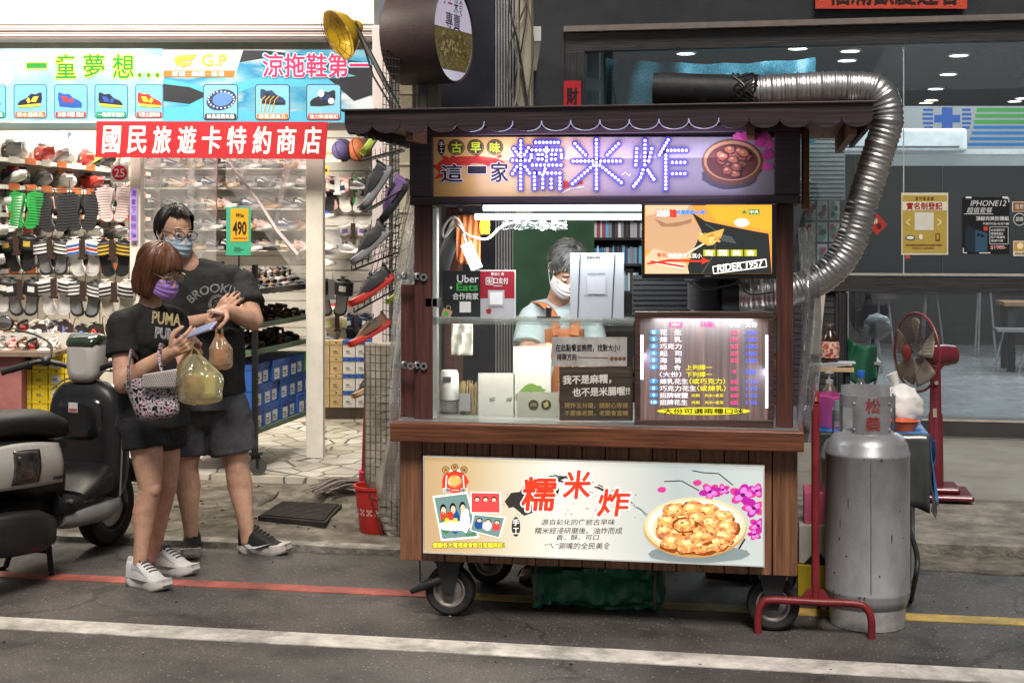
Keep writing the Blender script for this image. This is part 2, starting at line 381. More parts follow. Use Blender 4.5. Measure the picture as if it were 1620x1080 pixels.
def crazy_paving():
 m = bpy.data.materials.new('crazy_paving'); m.use_nodes = True; nt = m.node_tree; b = nt.nodes['Principled BSDF']; lk = nt.links.new
 tc = nt.nodes.new('ShaderNodeTexCoord'); mp = nt.nodes.new('ShaderNodeMapping'); mp.inputs['Scale'].default_value = (5.2, 4.2, 1)
 lk(tc.outputs['Object'], mp.inputs[0])
 v = nt.nodes.new('ShaderNodeTexVoronoi'); v.feature = 'DISTANCE_TO_EDGE'; v.inputs['Scale'].default_value = 1
 v2 = nt.nodes.new('ShaderNodeTexVoronoi'); v2.inputs['Scale'].default_value = 1
 n = nt.nodes.new('ShaderNodeTexNoise'); n.inputs['Scale'].default_value = 2.2; n.inputs['Detail'].default_value = 6
 for q in (v, v2): lk(mp.outputs[0], q.inputs['Vector'])
 lk(tc.outputs['Object'], n.inputs['Vector'])
 sp = nt.nodes.new('ShaderNodeSeparateColor'); lk(v2.outputs['Color'], sp.inputs[0])
 r = nt.nodes.new('ShaderNodeValToRGB'); e = r.color_ramp.elements; e[0].color = (.5, .46, .38, 1); e[1].color = (.72, .7, .64, 1); lk(sp.outputs[0], r.inputs[0])
 r2 = nt.nodes.new('ShaderNodeValToRGB'); e = r2.color_ramp.elements; e[0].position = .3; e[0].color = (.55, .52, .46, 1); e[1].position = .65; e[1].color = (1, 1, 1, 1); lk(n.outputs['Fac'], r2.inputs[0])
 mu = nt.nodes.new('ShaderNodeMixRGB'); mu.blend_type = 'MULTIPLY'; mu.inputs[0].default_value = 1; lk(r.outputs[0], mu.inputs[1]); lk(r2.outputs[0], mu.inputs[2])
 g = nt.nodes.new('ShaderNodeValToRGB'); e = g.color_ramp.elements; e[0].position = .025; e[1].position = .045; lk(v.outputs['Distance'], g.inputs[0])
 mx = nt.nodes.new('ShaderNodeMixRGB'); mx.inputs[1].default_value = (.1, .105, .085, 1); lk(g.outputs[0], mx.inputs[0]); lk(mu.outputs[0], mx.inputs[2])
 lk(mx.outputs[0], b.inputs['Base Color']); b.inputs['Roughness'].default_value = .33
 bp = nt.nodes.new('ShaderNodeBump'); bp.inputs['Strength'].default_value = .4; bp.inputs['Distance'].default_value = .005; lk(g.outputs[0], bp.inputs['Height']); lk(bp.outputs[0], b.inputs['Normal'])
 return m
def big_tiles(name, col, rough, sx, sy, grout=.35, off=.0):
 m = bpy.data.materials.new(name); m.use_nodes = True; nt = m.node_tree; b = nt.nodes['Principled BSDF']; lk = nt.links.new
 tc = nt.nodes.new('ShaderNodeTexCoord'); br = nt.nodes.new('ShaderNodeTexBrick'); br.offset = off
 for k, v in (('Scale', 1), ('Mortar Size', .006), ('Brick Width', sx), ('Row Height', sy)): br.inputs[k].default_value = v
 br.inputs['Color1'].default_value = tuple(col) + (1,); br.inputs['Color2'].default_value = tuple(c * .86 for c in col) + (1,); br.inputs['Mortar'].default_value = tuple(c * grout for c in col) + (1,)
 n = nt.nodes.new('ShaderNodeTexNoise'); n.inputs['Scale'].default_value = 3; n.inputs['Detail'].default_value = 8; n.inputs['Roughness'].default_value = .7
 lk(tc.outputs['Object'], br.inputs['Vector']); lk(tc.outputs['Object'], n.inputs['Vector'])
 r2 = nt.nodes.new('ShaderNodeValToRGB'); e = r2.color_ramp.elements; e[0].position = .3; e[0].color = (.7, .68, .65, 1); e[1].position = .7; e[1].color = (1, 1, 1, 1); lk(n.outputs['Fac'], r2.inputs[0])
 mu = nt.nodes.new('ShaderNodeMixRGB'); mu.blend_type = 'MULTIPLY'; mu.inputs[0].default_value = 1; lk(br.outputs[0], mu.inputs[1]); lk(r2.outputs[0], mu.inputs[2])
 lk(mu.outputs[0], b.inputs['Base Color'])
 rr = nt.nodes.new('ShaderNodeMapRange'); rr.inputs[3].default_value = max(.03, rough - .1); rr.inputs[4].default_value = rough + .15; lk(n.outputs['Fac'], rr.inputs[0]); lk(rr.outputs[0], b.inputs['Roughness'])
 return m
ASPH = asphalt()
CONC = mat('old_concrete', (.165, .145, .112), .9, 0, .6, 7, 1.0, 35, dirt=.95, det=12)
b = MB(); b.box(-60, 60, -20, 80, -.3, -.06); struct(b.build('ground', mat('bare_ground', (.06, .055, .05), .9)))
b = MB(); b.box(-40, 40, -18, 7.06, -.2, 0); struct(b.build('road', ASPH))
WORN = mat('worn_white_paint', (.62, .58, .52), .6, 0, .35, 7, .5, 120, dirt=.8, det=12)
b = MB(); b.box(-40, 40, 5.335, 5.5, -.02, .004); struct(b.build('white_road_line', WORN))
b = MB(); b.box(-40, -1.45, 6.145, 6.25, -.02, .004); struct(b.build('red_road_line', mat('red_road_paint', (.45, .115, .085), .6, 0, .35, 7, .4, 120, dirt=.75, det=10)))
b = MB(); b.box(-1.44, 40, 6.145, 6.25, -.02, .004); struct(b.build('yellow_road_line', mat('yellow_road_paint', (.55, .38, .09), .6, 0, .25, 7, .4, 120, dirt=.6, det=10)))
def rough_strip(x0, x1, y0, y1, z, amp, nx, ny, name, m, edge=.03):
 b = MB()
 def fn(u, v):
  x, y = x0 + (x1 - x0) * u, y0 + (y1 - y0) * v
  if v == 0: y += edge * nz((x * 3.1, 0, 7)) + edge * .6 * nz((x * 11, 2, 7))
  return Vector((x, y, z + amp * nz((x * 2.3, y * 2.3, 1)) + amp * .5 * nz((x * 9, y * 9, 3))))
 b.sheet(fn, nx, ny)
 def sk(u, v):
  q = fn(u, 0); q.z = q.z if v else -.05; return q
 b.sheet(lambda u, v: sk(u, v), nx, 1); struct(b.build(name, m)); return fn
rough_strip(-14, -1.2, 7.02, 8.74, .022, .012, 220, 40, 'gutter_pavement', CONC, .05)
rough_strip(-1.2, 14, 7.05, 7.40, .008, .006, 160, 12, 'gutter_apron', CONC, .05)
rough_strip(-1.2, 14, 7.45, 8.74, .05, .005, 160, 20, 'concrete_pavement', mat('pale_concrete', (.24, .22, .185), .85, 0, .5, 6, .9, 45, dirt=.8, det=10), .02)
b = MB(); b.box(-14, -1.95, 8.72, 18, -.05, .06); struct(b.build('arcade_floor', crazy_paving()))
b = MB(); b.box(-1.945, 14, 8.68, 11.38, -.05, .065); struct(b.build('shop_front_floor', big_tiles('grey_stone_tiles', (.27, .25, .22), .3, 1.05, .95)))
rough_strip(-9, -1.75, 6.93, 7.04, .03, .008, 240, 6, 'kerb', mat('pale_kerb', (.30, .28, .24), .9, 0, .5, 9, .9, 50, dirt=.9, det=10), .02)
# moss and dirt along the gutter
rnd = random.Random(3)
b = MB()
for k in range(200):
 x = rnd.uniform(-2.85, -2.2) if k % 3 else rnd.uniform(-3.6, -1.9); y = rnd.uniform(7.35, 8.6) if k % 2 else 7.75 + rnd.gauss(0, .12)
 z = .02 + .006 * rnd.random(); s = rnd.uniform(.006, .022)
 a = rnd.random() * 6.28; h = rnd.uniform(.003, .014)
 b.add([(x - s * math.cos(a), y - s * math.sin(a), z), (x + s * math.cos(a), y + s * math.sin(a), z), (x + rnd.uniform(-.01, .01), y, z + h)], [(0, 1, 2)], rnd.randrange(2))
o = b.build('moss', [mat('moss_green', (.045, .075, .02), .9, 0, .4, 40), mat('moss_brown', (.06, .05, .025), .9, 0, .4, 40)]); o['kind'] = 'stuff'
tag(o, 'low green moss and dirt growing along the broken gutter', 'moss')
b = MB(); rnd = random.Random(5)
for k in range(90):
 x, y = rnd.uniform(-4.2, 1.6), rnd.uniform(4.6, 7.2); s = rnd.uniform(.002, .008); z = .004
 b.ell((x, y, z), (s, s * rnd.uniform(.5, 1), s * .5), rnd.randrange(3), 6, 4)
o = b.build('gravel_bits', [mat('grit_pale', (.25, .23, .2), .9), mat('grit_dark', (.05, .045, .04), .9), mat('leaf_litter', (.12, .07, .03), .9)]); o['kind'] = 'stuff'
tag(o, 'scattered grit and tiny leaf litter lying on the asphalt', 'grit')
# ---------------------------------------------------------------- shoe shop shell (left)
DF = 9.9
PF = PL(D=DF)
CREAM = mat('cream_paint', (.72, .68, .6), .5, 0, .08, 4, dirt=.15)
WHITE = mat('white_wall', (.78, .77, .74), .6, 0, .05, 3)
PINKW = mat('pinkish_aluminium', (.66, .58, .57), .4, 0, .06, 4)
def lbox(px0, px1, py0, py1, d0, d1, b=None, m=0):
 b = b or MB(); b.box(Lr(px0, d0), Lr(px1, d0), d0, d1, Lz(py1, d0), Lz(py0, d0), m, ML); return b
sp = thing('shop_building', 'white shoe shop front with cream posts, shutter box and lit fascia', 'building', L(Lr(300, DF), DF, .06))
b = MB(); b.box(Lr(-420, DF), Lr(592, DF), DF - .02, DF + .35, Lz(38, DF), 4.6, 0, ML); b.build('fascia', WHITE, sp)
b = lbox(-420, 592, 41, 63, DF - .16, DF + .3)
for k, z in enumerate((44, 47.5, 52, 57, 60)): b.box(Lr(-420, DF), Lr(592, DF), DF - .17 - .012 * (k % 2), DF - .15, Lz(z + 1.6, DF - .16), Lz(z, DF - .16), 0, ML)
b.build('shutter_box', PINKW, sp, .006)
b = lbox(-420, 592, 63.5, 78, DF - .02, DF + .3); b.build('shaded_gap', mat('shaded_beige', (.42, .36, .28), .6), sp)  # recessed gap, its shadow put into the darker beige
b = lbox(-420, 560, 194, 205, DF - .02, DF + .1); b.build('transom', CREAM, sp, .004)
for x0, x1 in ((205, 222), (484, 511)):
 b = MB(); b.box(Lr(x0, DF), Lr(x1, DF), DF, DF + .12, .06, Lz(204, DF), 0, ML); b.build('post', CREAM, sp, .006)
b = MB(); b.box(Lr(589, DF - .2), Lr(617, DF - .2), DF - .2, DF, .06, Lz(40, DF - .2), 0, ML); b.build('corner_post', PINKW, sp, .006)
b = MB(); b.box(-5.7, .2, DF - .1, 15, 2.95, 3.05, 0, ML); b.build('ceiling', WHITE, sp)
# side wall of the shop, back wall, slat wall
rw = lambda d: -3.296 - .1836 * (12.3 - d)
def sidewall(d0, d1, z0, z1, th=.06, b=None):
 b = b or MB(); q = [L(rw(d0), d0, 0), L(rw(d1), d1, 0)]; n = Vector((-(q[1] - q[0]).y, (q[1] - q[0]).x, 0)).normalized() * th
 vs = [q[0], q[1], q[1] + n, q[0] + n]; vs = [Vector((v.x, v.y, z0)) for v in vs] + [Vector((v.x, v.y, z1)) for v in vs]
 return b.add(vs, [(0, 3, 2, 1), (4, 5, 6, 7), (0, 1, 5, 4), (1, 2, 6, 5), (2, 3, 7, 6), (3, 0, 4, 7)])
sidewall(9.3, 12.5, .06, 2.95).build('side_wall', CREAM, sp)
SLATM = mat('slatwall_white', (.55, .53, .49), .45, 0, .06, 4)
b = MB(); z = .4
while z < 2.9:
 b.box(-5.6, -.1, 14.6, 14.66, z, z + .085, 0, ML); z += .092
b.box(-5.6, -.1, 14.67, 14.72, .06, 2.95, 0, ML); b.box(-5.62, -5.57, 12.4, 14.72, .06, 2.95, 0, ML); b.build('back_wall', SLATM, sp)
b = MB(); z = .45
while z < 2.75:
 b.box(Lr(500, 12.4), Lr(700, 12.4), 12.4, 12.46, z, z + .088, 0, ML); z += .096
b.box(Lr(500, 12.4), Lr(700, 12.4), 12.47, 12.52, .06, 2.95, 0, ML); b.build('slat_wall', SLATM, sp)
b = MB(); b.box(Lr(500, 12.05), Lr(720, 12.05), 12.05, 12.4, .06, .16, 0, ML); b.build('plinth', mat('brown_plinth', (.12, .1, .08), .7), sp)
# fluorescent lamps of the shop and of the arcade in front, the latter unseen
for k, (r_, d_, l_) in enumerate(((-3.1, 10.9, 1.5), (-2.3, 11.4, 1.5), (-2.0, 13.2, 1.5), (-2.9, 13.2, 1.2))):
 t = thing('ceiling_lamp', 'white fluorescent ceiling lamp over the shoe shelves', 'lamp', L(r_, d_, 2.94), TH, 'fluorescent lamps in the shoe shop')
 b = MB(); b.box(r_ - .6, r_ + .6, d_ - .06, d_ + .06, 2.89, 2.945, 0, ML); b.build('housing', WHITE, t)
 b = MB(); b.tube([L(r_ - .57, d_, 2.87), L(r_ + .57, d_, 2.87)], .014, 8); b.build('tube', em('#f4f6ff', 10), t)
 area('shop_light', L(r_, d_, 2.84), 1.2, .3, 46 if k < 2 else 24, (1, .90, .76), (0, 0, TH))
area('unseen_arcade_light', L(-3.2, 8.9, 3.9), 2.6, .4, 24, (1, .92, .82), (R(22), 0, TH))
area('unseen_arcade_light', L(-2.6, 8.0, 3.9), 1.8, .5, 85, (1, .87, .72), (R(10), 0, TH))  # unseen light added for warm spill on the floor before the shop
# ---------------------------------------------------------------- arcade pillar, pole and round sign between the shops
BLK = mat('black_cladding', (.022, .024, .032), .45, 0, .3, 5, .15, 30)
NAVY = mat('navy_panel', (.045, .05, .065), .5, 0, .2, 3)
pil = thing('pillar', 'dark ribbed arcade pillar standing behind the food cart', 'pillar', W(790, 600, 9.3))
x0, x1, x2 = W(690, 0, 9.2).x, W(782, 0, 9.2).x, W(818, 0, 9.2).x
b = MB(); b.box(x0, x1, 9.2, 9.8, .06, 4.4); b.box(x1, x2, 9.24, 9.8, .06, 4.4)
b.build('shaft', mat('dark_navy_pillar', (.016, .017, .026), .45, 0, .25, 3, .1, 30), pil)
b = MB(); n = 8
for k in range(n):
 x = x1 + (x2 - x1) * (k + .5) / n; b.box(x - .006, x + .006, 9.205, 9.24, .06, 4.4)
b.build('rib', mat('aluminium_ribs', (.42, .43, .45), .35, .6, .1, 5), pil, .002)
BEIGE = mat('beige_post_paint', (.40, .36, .27), .55, 0, .2, 3, .2, 20, (1, 1, .3), dirt=.5)
b = MB(); xa, xb = W(632, 0, 8.75).x, W(653, 0, 8.75).x
b.box(xa, xb, 8.75, 8.85, .03, 4.4)
for z in (1.75, 2.05, 2.5, 2.9): b.box(xa - .006, xb + .006, 8.742, 8.86, z, z + .02)
tag(b.build('steel_post', BEIGE, None, .006), 'beige painted square steel post left of the round sign', 'post')
b = MB(); xa, xb = W(816, 0, 9.1).x, W(841, 0, 9.1).x
b.box(xa, xb, 9.08, 9.18, .06, 4.4)
tag(b.build('steel_post', BEIGE, None, .006), 'beige steel post carrying cables right of the ribbed pillar', 'post')
for k in range(7):
 rn = random.Random(k); x = (xa + xb) / 2; pts = []
 for i in range(9): pts.append((x + rn.uniform(-.06, .06) + .03 * math.sin(i + k), 9.05 - .01 * k, 2.0 + i * .28))
 b = MB(); b.tube(smooth_path(pts, 4), .005 if k % 2 else .007, 6)
 o = b.build('cable', mat('cable_%d' % (k % 3), [(.03, .03, .03), (.3, .28, .24), (.12, .1, .08)][k % 3], .5)); tag(o, 'loose electric cable running up the beige steel post beside the pillar', 'cable', 'cables on the post beside the pillar')
pA, pB = W(655, 0, 8.9).x, W(690, 0, 8.9).x
b = MB(); b.box(pA, pB, 8.95, 9.05, .06, 4.4); b.cyl((pA + .04, 8.9, .06), (pA + .04, 8.9, 4.4), .03, n=12)
tag(b.build('drain_pipe', mat('grey_beige_pipe', (.34, .32, .27), .5, 0, .2, 3, dirt=.5)), 'grey beige drain pipe behind the round sign', 'pipe')
# round sign: a drum seen obliquely
fc = W(717, 55, 8.55); right = Vector((cT, sT, 0)); fwd = Vector((-sT, cT, 0))
nrm = (right * .925 - fwd * .38).normalized()
Rr = 78 / FP * 8.6
U = Vector((-nrm.y, nrm.x, 0)).normalized(); V = Vector((0, 0, 1))
if U.dot(right) < 0: U = -U
rs = thing('round_sign', 'round drum shaped shop sign with dark brown rim above the cart roof', 'sign', fc)
MS = Matrix((( U.x, V.x, nrm.x, fc.x), (U.y, V.y, nrm.y, fc.y), (U.z, V.z, nrm.z, fc.z), (0, 0, 0, 1)))
dep = .36
b = MB(); b.lathe([(0, -dep), (Rr * .98, -dep), (Rr, -dep + .01), (Rr, 0), (Rr * .985, .012), (Rr * .96, .006), (Rr * .95, -.004)], n=48, M=MS)
b.build('rim', mat('dark_brown_sheet', (.035, .02, .022), .5, 0, .25, 6, .15, 120), rs, angle=30)
class PM:
 def __init__(s, M): s.M = M
 def p(s, x, y, off=0): return s.M @ Vector((x, -y, off))
ps = PM(MS)
b = MB(); b.oval(ps, 0, 0, Rr * .95, Rr * .95, .001, 0, 40)
FK = mat('sign_photo_food', (.28, .22, .07), .5, 0, .6, 60)
pts = [(Rr * .93 * math.cos(R(a)), Rr * .93 * math.sin(R(a))) for a in range(-8, 55, 6)] + [(Rr * .93 * math.cos(R(a)), Rr * .93 * math.sin(R(a))) for a in range(125, 189, 6)]
b.poly(ps, pts, .003, 1)
for k in range(60):
 a = random.uniform(0, 6.28); r_ = Rr * .5 * random.random(); b.oval(ps, r_ * math.cos(a) * 1.6, Rr * .25 + r_ * math.sin(a) * .6, .016, .014, .0045 + k * .00002, 4 + k % 2, 8)
b.text(ps, '手工', (-.16, -.27, -.02, -.17), .0045, 2); b.text(ps, '米食', (.0, -.23, .14, -.13), .0045, 3); b.text(ps, '專賣', (-.12, -.13, .10, -.03), .0045, 3)
b.build('face', [em('#b9b2c4', .55), FK, pr('#b3202a'), pr('#3b3350'), mat('grain_pale', (.5, .42, .18), .5), mat('grain_dark', (.2, .14, .05), .5)], rs)
b = MB(); bx = fc - nrm * .2; b.box(bx.x - .02, bx.x + .02, bx.y - .015, bx.y + .02, bx.z - Rr - .5, bx.z - Rr + .01); b.build('bracket', mat('bracket_steel', (.06, .05, .05), .5), rs)
# ---------------------------------------------------------------- phone shop (right): black frame, glass, room
YR = 11.4
PR = PL(Y=YR)
def rbox(px0, px1, py0, py1, y0, y1, b=None, m=0):
 b = b or MB(); A, B2 = W(px0, py0, y0), W(px1, py1, y0); b.box(A.x, B2.x, y0, y1, B2.z, A.z, m); return b
LOUV = mat('black_wood_grain_laminate', (.035, .034, .036), .45, 0, .5, 3, .3, 5, (1.2, 30, 30))
LOUVV = mat('black_wood_grain_upright', (.03, .03, .033), .45, 0, .5, 3, .3, 5, (30, 30, 1.2))
rb = thing('phone_shop', 'black framed glass shop front with wood grain beams', 'building', W(1300, 690, YR))
zt = W(1100, 40, YR).z; zi = W(1100, 64, YR).z
xl = W(840, 0, YR).x
b = MB(); b.box(xl, 14, YR, YR + .3, 3.3, 4.8); b.box(xl, W(893, 0, YR).x, YR, YR + .3, .06, 3.3); b.build('wall', mat('charcoal_facade', (.028, .03, .036), .5, 0, .2, 4, .15, 60), rb)
b = MB(); b.box(W(893, 0, YR).x, 14, YR - .05, YR + .1, 3.255, 3.3); b.build('trim', mat('grey_trim', (.2, .17, .15), .5), rb)
b = MB(); b.box(W(893, 0, YR).x, 14, YR + .01, YR + .15, 3.1, 3.25); b.build('top_rail', LOUV, rb, .004)
b = MB(); b.box(W(893, 0, YR).x, W(925, 0, YR).x, YR + .01, YR + .15, .1, 3.1); b.build('jamb', LOUVV, rb, .004)
b = MB(); b.box(W(925, 0, YR).x, 14, YR - .02, YR + .15, 1.175, 1.3); b.build('sill', LOUV, rb, .004)
b = MB(); b.box(W(925, 0, YR).x, 14, YR - .03, YR - .015, 1.305, 1.32); b.build('sill_trim', mat('pale_edge_trim', (.5, .45, .4), .4, .3), rb)
b = MB(); z = .1
while z < 1.12: b.box(W(1000, 0, YR).x, W(1322, 0, YR).x, YR + .02, YR + .06, z, z + .045); z += .05
b.box(W(1000, 0, YR).x, W(1322, 0, YR).x, YR + .065, YR + .1, .1, 1.17); b.build('lower_panel', LOUV, rb)
b = MB()
for k in range(4): x = W(1322 + k * 5, 0, YR).x; b.box(x, x + .022, YR - .01 - .01 * (k % 2), YR + .1, .1, 1.17)
b.build('door_jamb', LOUVV, rb, .003)
b = MB(); b.box(W(1340, 0, YR).x, 14, YR - .03, YR + .2, .02, .2); b.box(W(1340, 0, YR).x, 14, YR - .12, YR - .03, .02, .075); b.build('threshold', mat('dark_threshold', (.05, .047, .045), .4, 0, .2, 4), rb, .006)
b = MB(); b.box(W(1340, 0, YR).x, 14, YR - .035, YR - .028, .185, .2); b.build('threshold_trim', mat('pale_edge_trim', 0), rb)
GL = glass('shop_glass', (.86, .9, .9), .06, .01)
for x0, x1 in ((925, 1429.5), (1431.5, 1900)):
 b = MB(); b.box(W(x0, 0, YR).x, W(x1, 0, YR).x, YR + .05, YR + .06, 1.3, 3.12); b.build('window_pane', GL, rb)
b = MB(); b.box(W(1429.6, 0, YR).x, W(1431.4, 0, YR).x, YR + .045, YR + .065, 1.3, 3.12); b.build('glass_joint', mat('glass_edge', (.45, .5, .5), .3), rb)
b = MB(); b.box(W(1342, 0, YR).x, 14, YR + .05, YR + .06, .2, 1.175); b.build('door_pane', GL, rb)
b = MB(); b.box(W(1339, 0, YR).x, W(1342, 0, YR).x, YR - .02, YR + .02, .2, 1.175); b.build('door_edge', mat('pale_edge_trim', 0), rb)
# the room behind the glass
DK = mat('charcoal_room_wall', (.018, .021, .026), .6, 0, .15, 3)
b = MB(); b.box(-1.7, 10, 20, 20.1, .1, 3.6); b.box(-1.75, -1.65, 11.6, 20, .1, 3.6); b.box(10, 10.1, 11.6, 20, .1, 3.6); b.build('room_wall', DK, rb)
b = MB(); b.box(-1.7, 10, 11.55, 20.1, 3.42, 3.5); b.build('ceiling', mat('dark_ceiling', (.06, .055, .055), .7, 0, .1), rb)
b = MB(); b.box(-1.7, 10, 11.56, 20.1, .08, .15); b.build('floor', big_tiles('room_floor_tiles', (.30, .31, .33), .22, .8, .8, .75), rb)
spots = [(1340, 95), (1517, 87), (1500, 117), (1480, 140), (1473, 158), (1465, 176), (1085, 84), (1100, 104), (1262, 76), (1275, 100), (1270, 118), (1605, 171), (1618, 155), (1345, 80)]
for k, (px, py) in enumerate(spots):
 d_ = 1.8 * FP / (HZ - py); p = C(px, py, d_)
 if p.y > 19.9: p = p + (p - Vector((0, 0, CH))) * (19.7 / p.y - 1); p.z = 3.4
 t = thing('downlight', 'round recessed downlight in the dark ceiling of the phone shop', 'lamp', p, 0, 'downlights in the phone shop ceiling')
 b = MB(); b.lathe([(.0, .012), (.105, .012), (.105, -.006), (.09, -.012)], p, 20); b.build('rim', WHITE, t)
 b = MB(); b.lathe([(0, -.003), (.085, -.003)], p, 20); b.build('lens', em('#fff1e0' if k % 3 else '#e8f4ff', 14), t)
area('room_light', (3, 15, 3.3), 4, 4, 260, (.95, .97, 1), (0, 0, 0))
area('added_window_wash', (1.0, 12.2, 3.38), 3.5, .3, 60, (.75, .9, 1), (0, 0, 0))  # unseen light added to brighten the teal sheet behind the window
# things in the room
REFL_SHEET = em2('teal_reflection_sheet', ['#1d4a54', '#2f6472', '#467f8c', '#b0ccd4'], 110, 0, det=2, lo=.35, hi=.8)  # sheet made up for a teal reflection in the window, glints painted in
b = MB()
def cf(u, v):
 px = 958 + 332 * u; top = 92 + 9 * math.sin(u * math.pi); p = W(px, top + (168 - top + 60) * v, 12.4)
 p.y += .05 * math.sin(u * 30 + v * 3) + .03 * nz((u * 9, v * 5, 2)); return p
b.sheet(cf, 60, 14); tag(b.build('curtain', REFL_SHEET), 'dark teal speckled sheet standing in for a reflection in the upper shop window', 'curtain')  # no real curtain, only the sheet that stands in for the reflection
b = MB(); b.slab(PL(Y=12.3), 928, 70, 955, 440, 0, .03); b.build('pale_strip', mat('pale_grey_board', (.5, .55, .57), .5), rb)
p14 = PL(Y=14.0)
t = thing('wall_sign', 'white wall sign with blue emblem and green and blue stripes', 'sign', W(1500, 250, 14.0))
b = MB(); b.slab(p14, 1400, 168, 1680, 262, 0, .05); b.build('board', em2('white_sign_lit', ['#8a9298', '#a8b0b5'], 2, .55), t)
b = MB()
for k in range(3): b.rect(p14, 1545 - k * 2, 171 + k * 9.5, 1680, 177 + k * 9.5, .004, 0)
for k in range(4): b.rect(p14, 1540 - k * 3, 199 + k * 9, 1680, 204 + k * 9, .004, 1)
b.build('stripes', [em('#3f9a44', .6), em('#1f72b8', .6)], t)
b = MB()
b.rect(p14, 1490, 170, 1507, 205, .004, 0); b.rect(p14, 1478, 182, 1519, 194, .005, 0)
for k in range(5):
 w = [16, 20, 20, 18, 12][k]
 b.rect(p14, 1466 - w / 3, 172 + k * 7, 1476, 176 + k * 7, .004, 0); b.rect(p14, 1522, 172 + k * 7, 1530 + w / 3, 176 + k * 7, .004, 0)
b.build('emblem', em('#2a56a8', .6), t)
t = thing('air_conditioner', 'white wall air conditioner under the striped wall sign', 'air conditioner', W(1400, 240, 13.7))
p137 = PL(Y=13.7)
b = MB(); b.slab(p137, 1310, 203, 1530, 240, 0, .22); b.build('housing', mat('ac_white', (.8, .8, .8), .4), t, .03, 3)
b = MB(); b.slab(p137, 1330, 231, 1518, 234, .003, .01); b.build('louvre', mat('ac_slot', (.12, .12, .12), .5), t)
b = MB(); b.slab(p14, 1262, 236, 1700, 244, .01, .06); tag(b.build('shelf_rail', mat('pale_rail', (.6, .62, .62), .4)), 'pale wall rail running under the air conditioner', 'rail')
b = MB(); b.slab(PL(Y=12.6), 1262, 217, 1337, 316, 0, .05)
for k in range(14): b.slab(PL(Y=12.6), 1263, 219 + k * 7, 1336, 220 + k * 7, .004, .004)
tag(b.build('roller_blind', mat('grey_blind', (.34, .33, .31), .7)), 'grey slatted roller blind half lowered behind the duct', 'blind')
rnd = random.Random(8); pc = PL(Y=12.7)
for i in range(3):
 for j in range(3):
  x0, y0 = 1274 + i * 19, 318 + j * 34
  t = thing('phone_case', 'boxed phone case with a %s print hanging on the display, %s row, %s' % (['pale green', 'pink floral', 'dark round'][(i + j) % 3], ['top', 'middle', 'bottom'][j], ['left', 'centre', 'right'][i]), 'phone case', pc.p(x0 + 8, y0 + 30), 0, 'phone cases on the wall display')
  b = MB(); b.slab(pc, x0, y0, x0 + 16, y0 + 30, .0, .012); b.build('box', mat('case_card', (.7, .68, .64), .5), t)
  b = MB()
  for q in range(6): b.blob(pc, x0 + rnd.uniform(4, 12), y0 + rnd.uniform(5, 25), 3.5, 4.5, .002 + .0006 * q, (i + j + q % 2) % 3, 9, .3, q)
  b.build('print', [pr('#7fae9b'), pr('#c05a74'), pr('#2c4a44')], t)
b = MB()
for k in range(9): b.box(-1.2 + k * 1.15, -1.19 + k * 1.15, 19.97, 20, .15, 3.4)
b.box(-1.7, 10, 19.96, 19.99, 1.0, 1.03); b.build('wall_seam', mat('wall_seam_grey', (.07, .075, .08), .4), rb)
for k, (px, Y_, w_, h_) in enumerate(((1395, 17.5, .5, .75), (1470, 18.2, .6, .8), (1555, 17.2, .5, 1.0), (1380, 15.2, .35, .45))):
 q = C(px, 560, Y_); t = thing('stool', 'dark stool standing on the tiled floor inside the shop, %s from the left' % ['second', 'third', 'fourth', 'first'][k], 'stool', (q.x, q.y, .15)); b = MB(); b.cyl((q.x, q.y, .15 + h_ - .06), (q.x, q.y, .15 + h_), w_ * .4, w_ * .4, 18); b.build('seat', mat('stool_seat', (.05, .04, .04), .4), t)
 for a in range(3): b = MB(); b.cyl((q.x + w_ * .3 * math.cos(a * 2.1), q.y + w_ * .3 * math.sin(a * 2.1), .15), (q.x + w_ * .15 * math.cos(a * 2.1), q.y + w_ * .15 * math.sin(a * 2.1), .15 + h_ - .06), .014, n=8); b.build('leg', mat('chair_steel', (.5, .5, .52), .3, .8), t)
# table and chair deep in the room
t = thing('table', 'dark tall table with brown top inside the glass door', 'table', C(1618, 560, 16))
q = C(1640, 575, 15.5)
b = MB(); b.box(q.x - .38, q.x + .5, q.y - .3, q.y + .3, .86, .9); b.build('top', mat('brown_table_top', (.25, .15, .09), .4), t)
for dx in (-.3, .4):
 for dy in (-.22, .22): b = MB(); b.box(q.x + dx - .04, q.x + dx + .04, q.y + dy - .03, q.y + dy + .03, .15, .86); b.build('leg', BLK, t)
b = MB();
for dx in (-.46, -.2): b.tube([(q.x + dx - .07, q.y - .5, .15), (q.x + dx + .05, q.y - .45, .62), (q.x + dx, q.y - .1, .15)], .011, 8)
b.box(q.x - .5, q.x - .12, q.y - .6, q.y - .25, .6, .63)
tag(b.build('chair', mat('chair_steel', (.5, .5, .52), .3, .8)), 'steel legged chair standing at the dark table', 'chair')
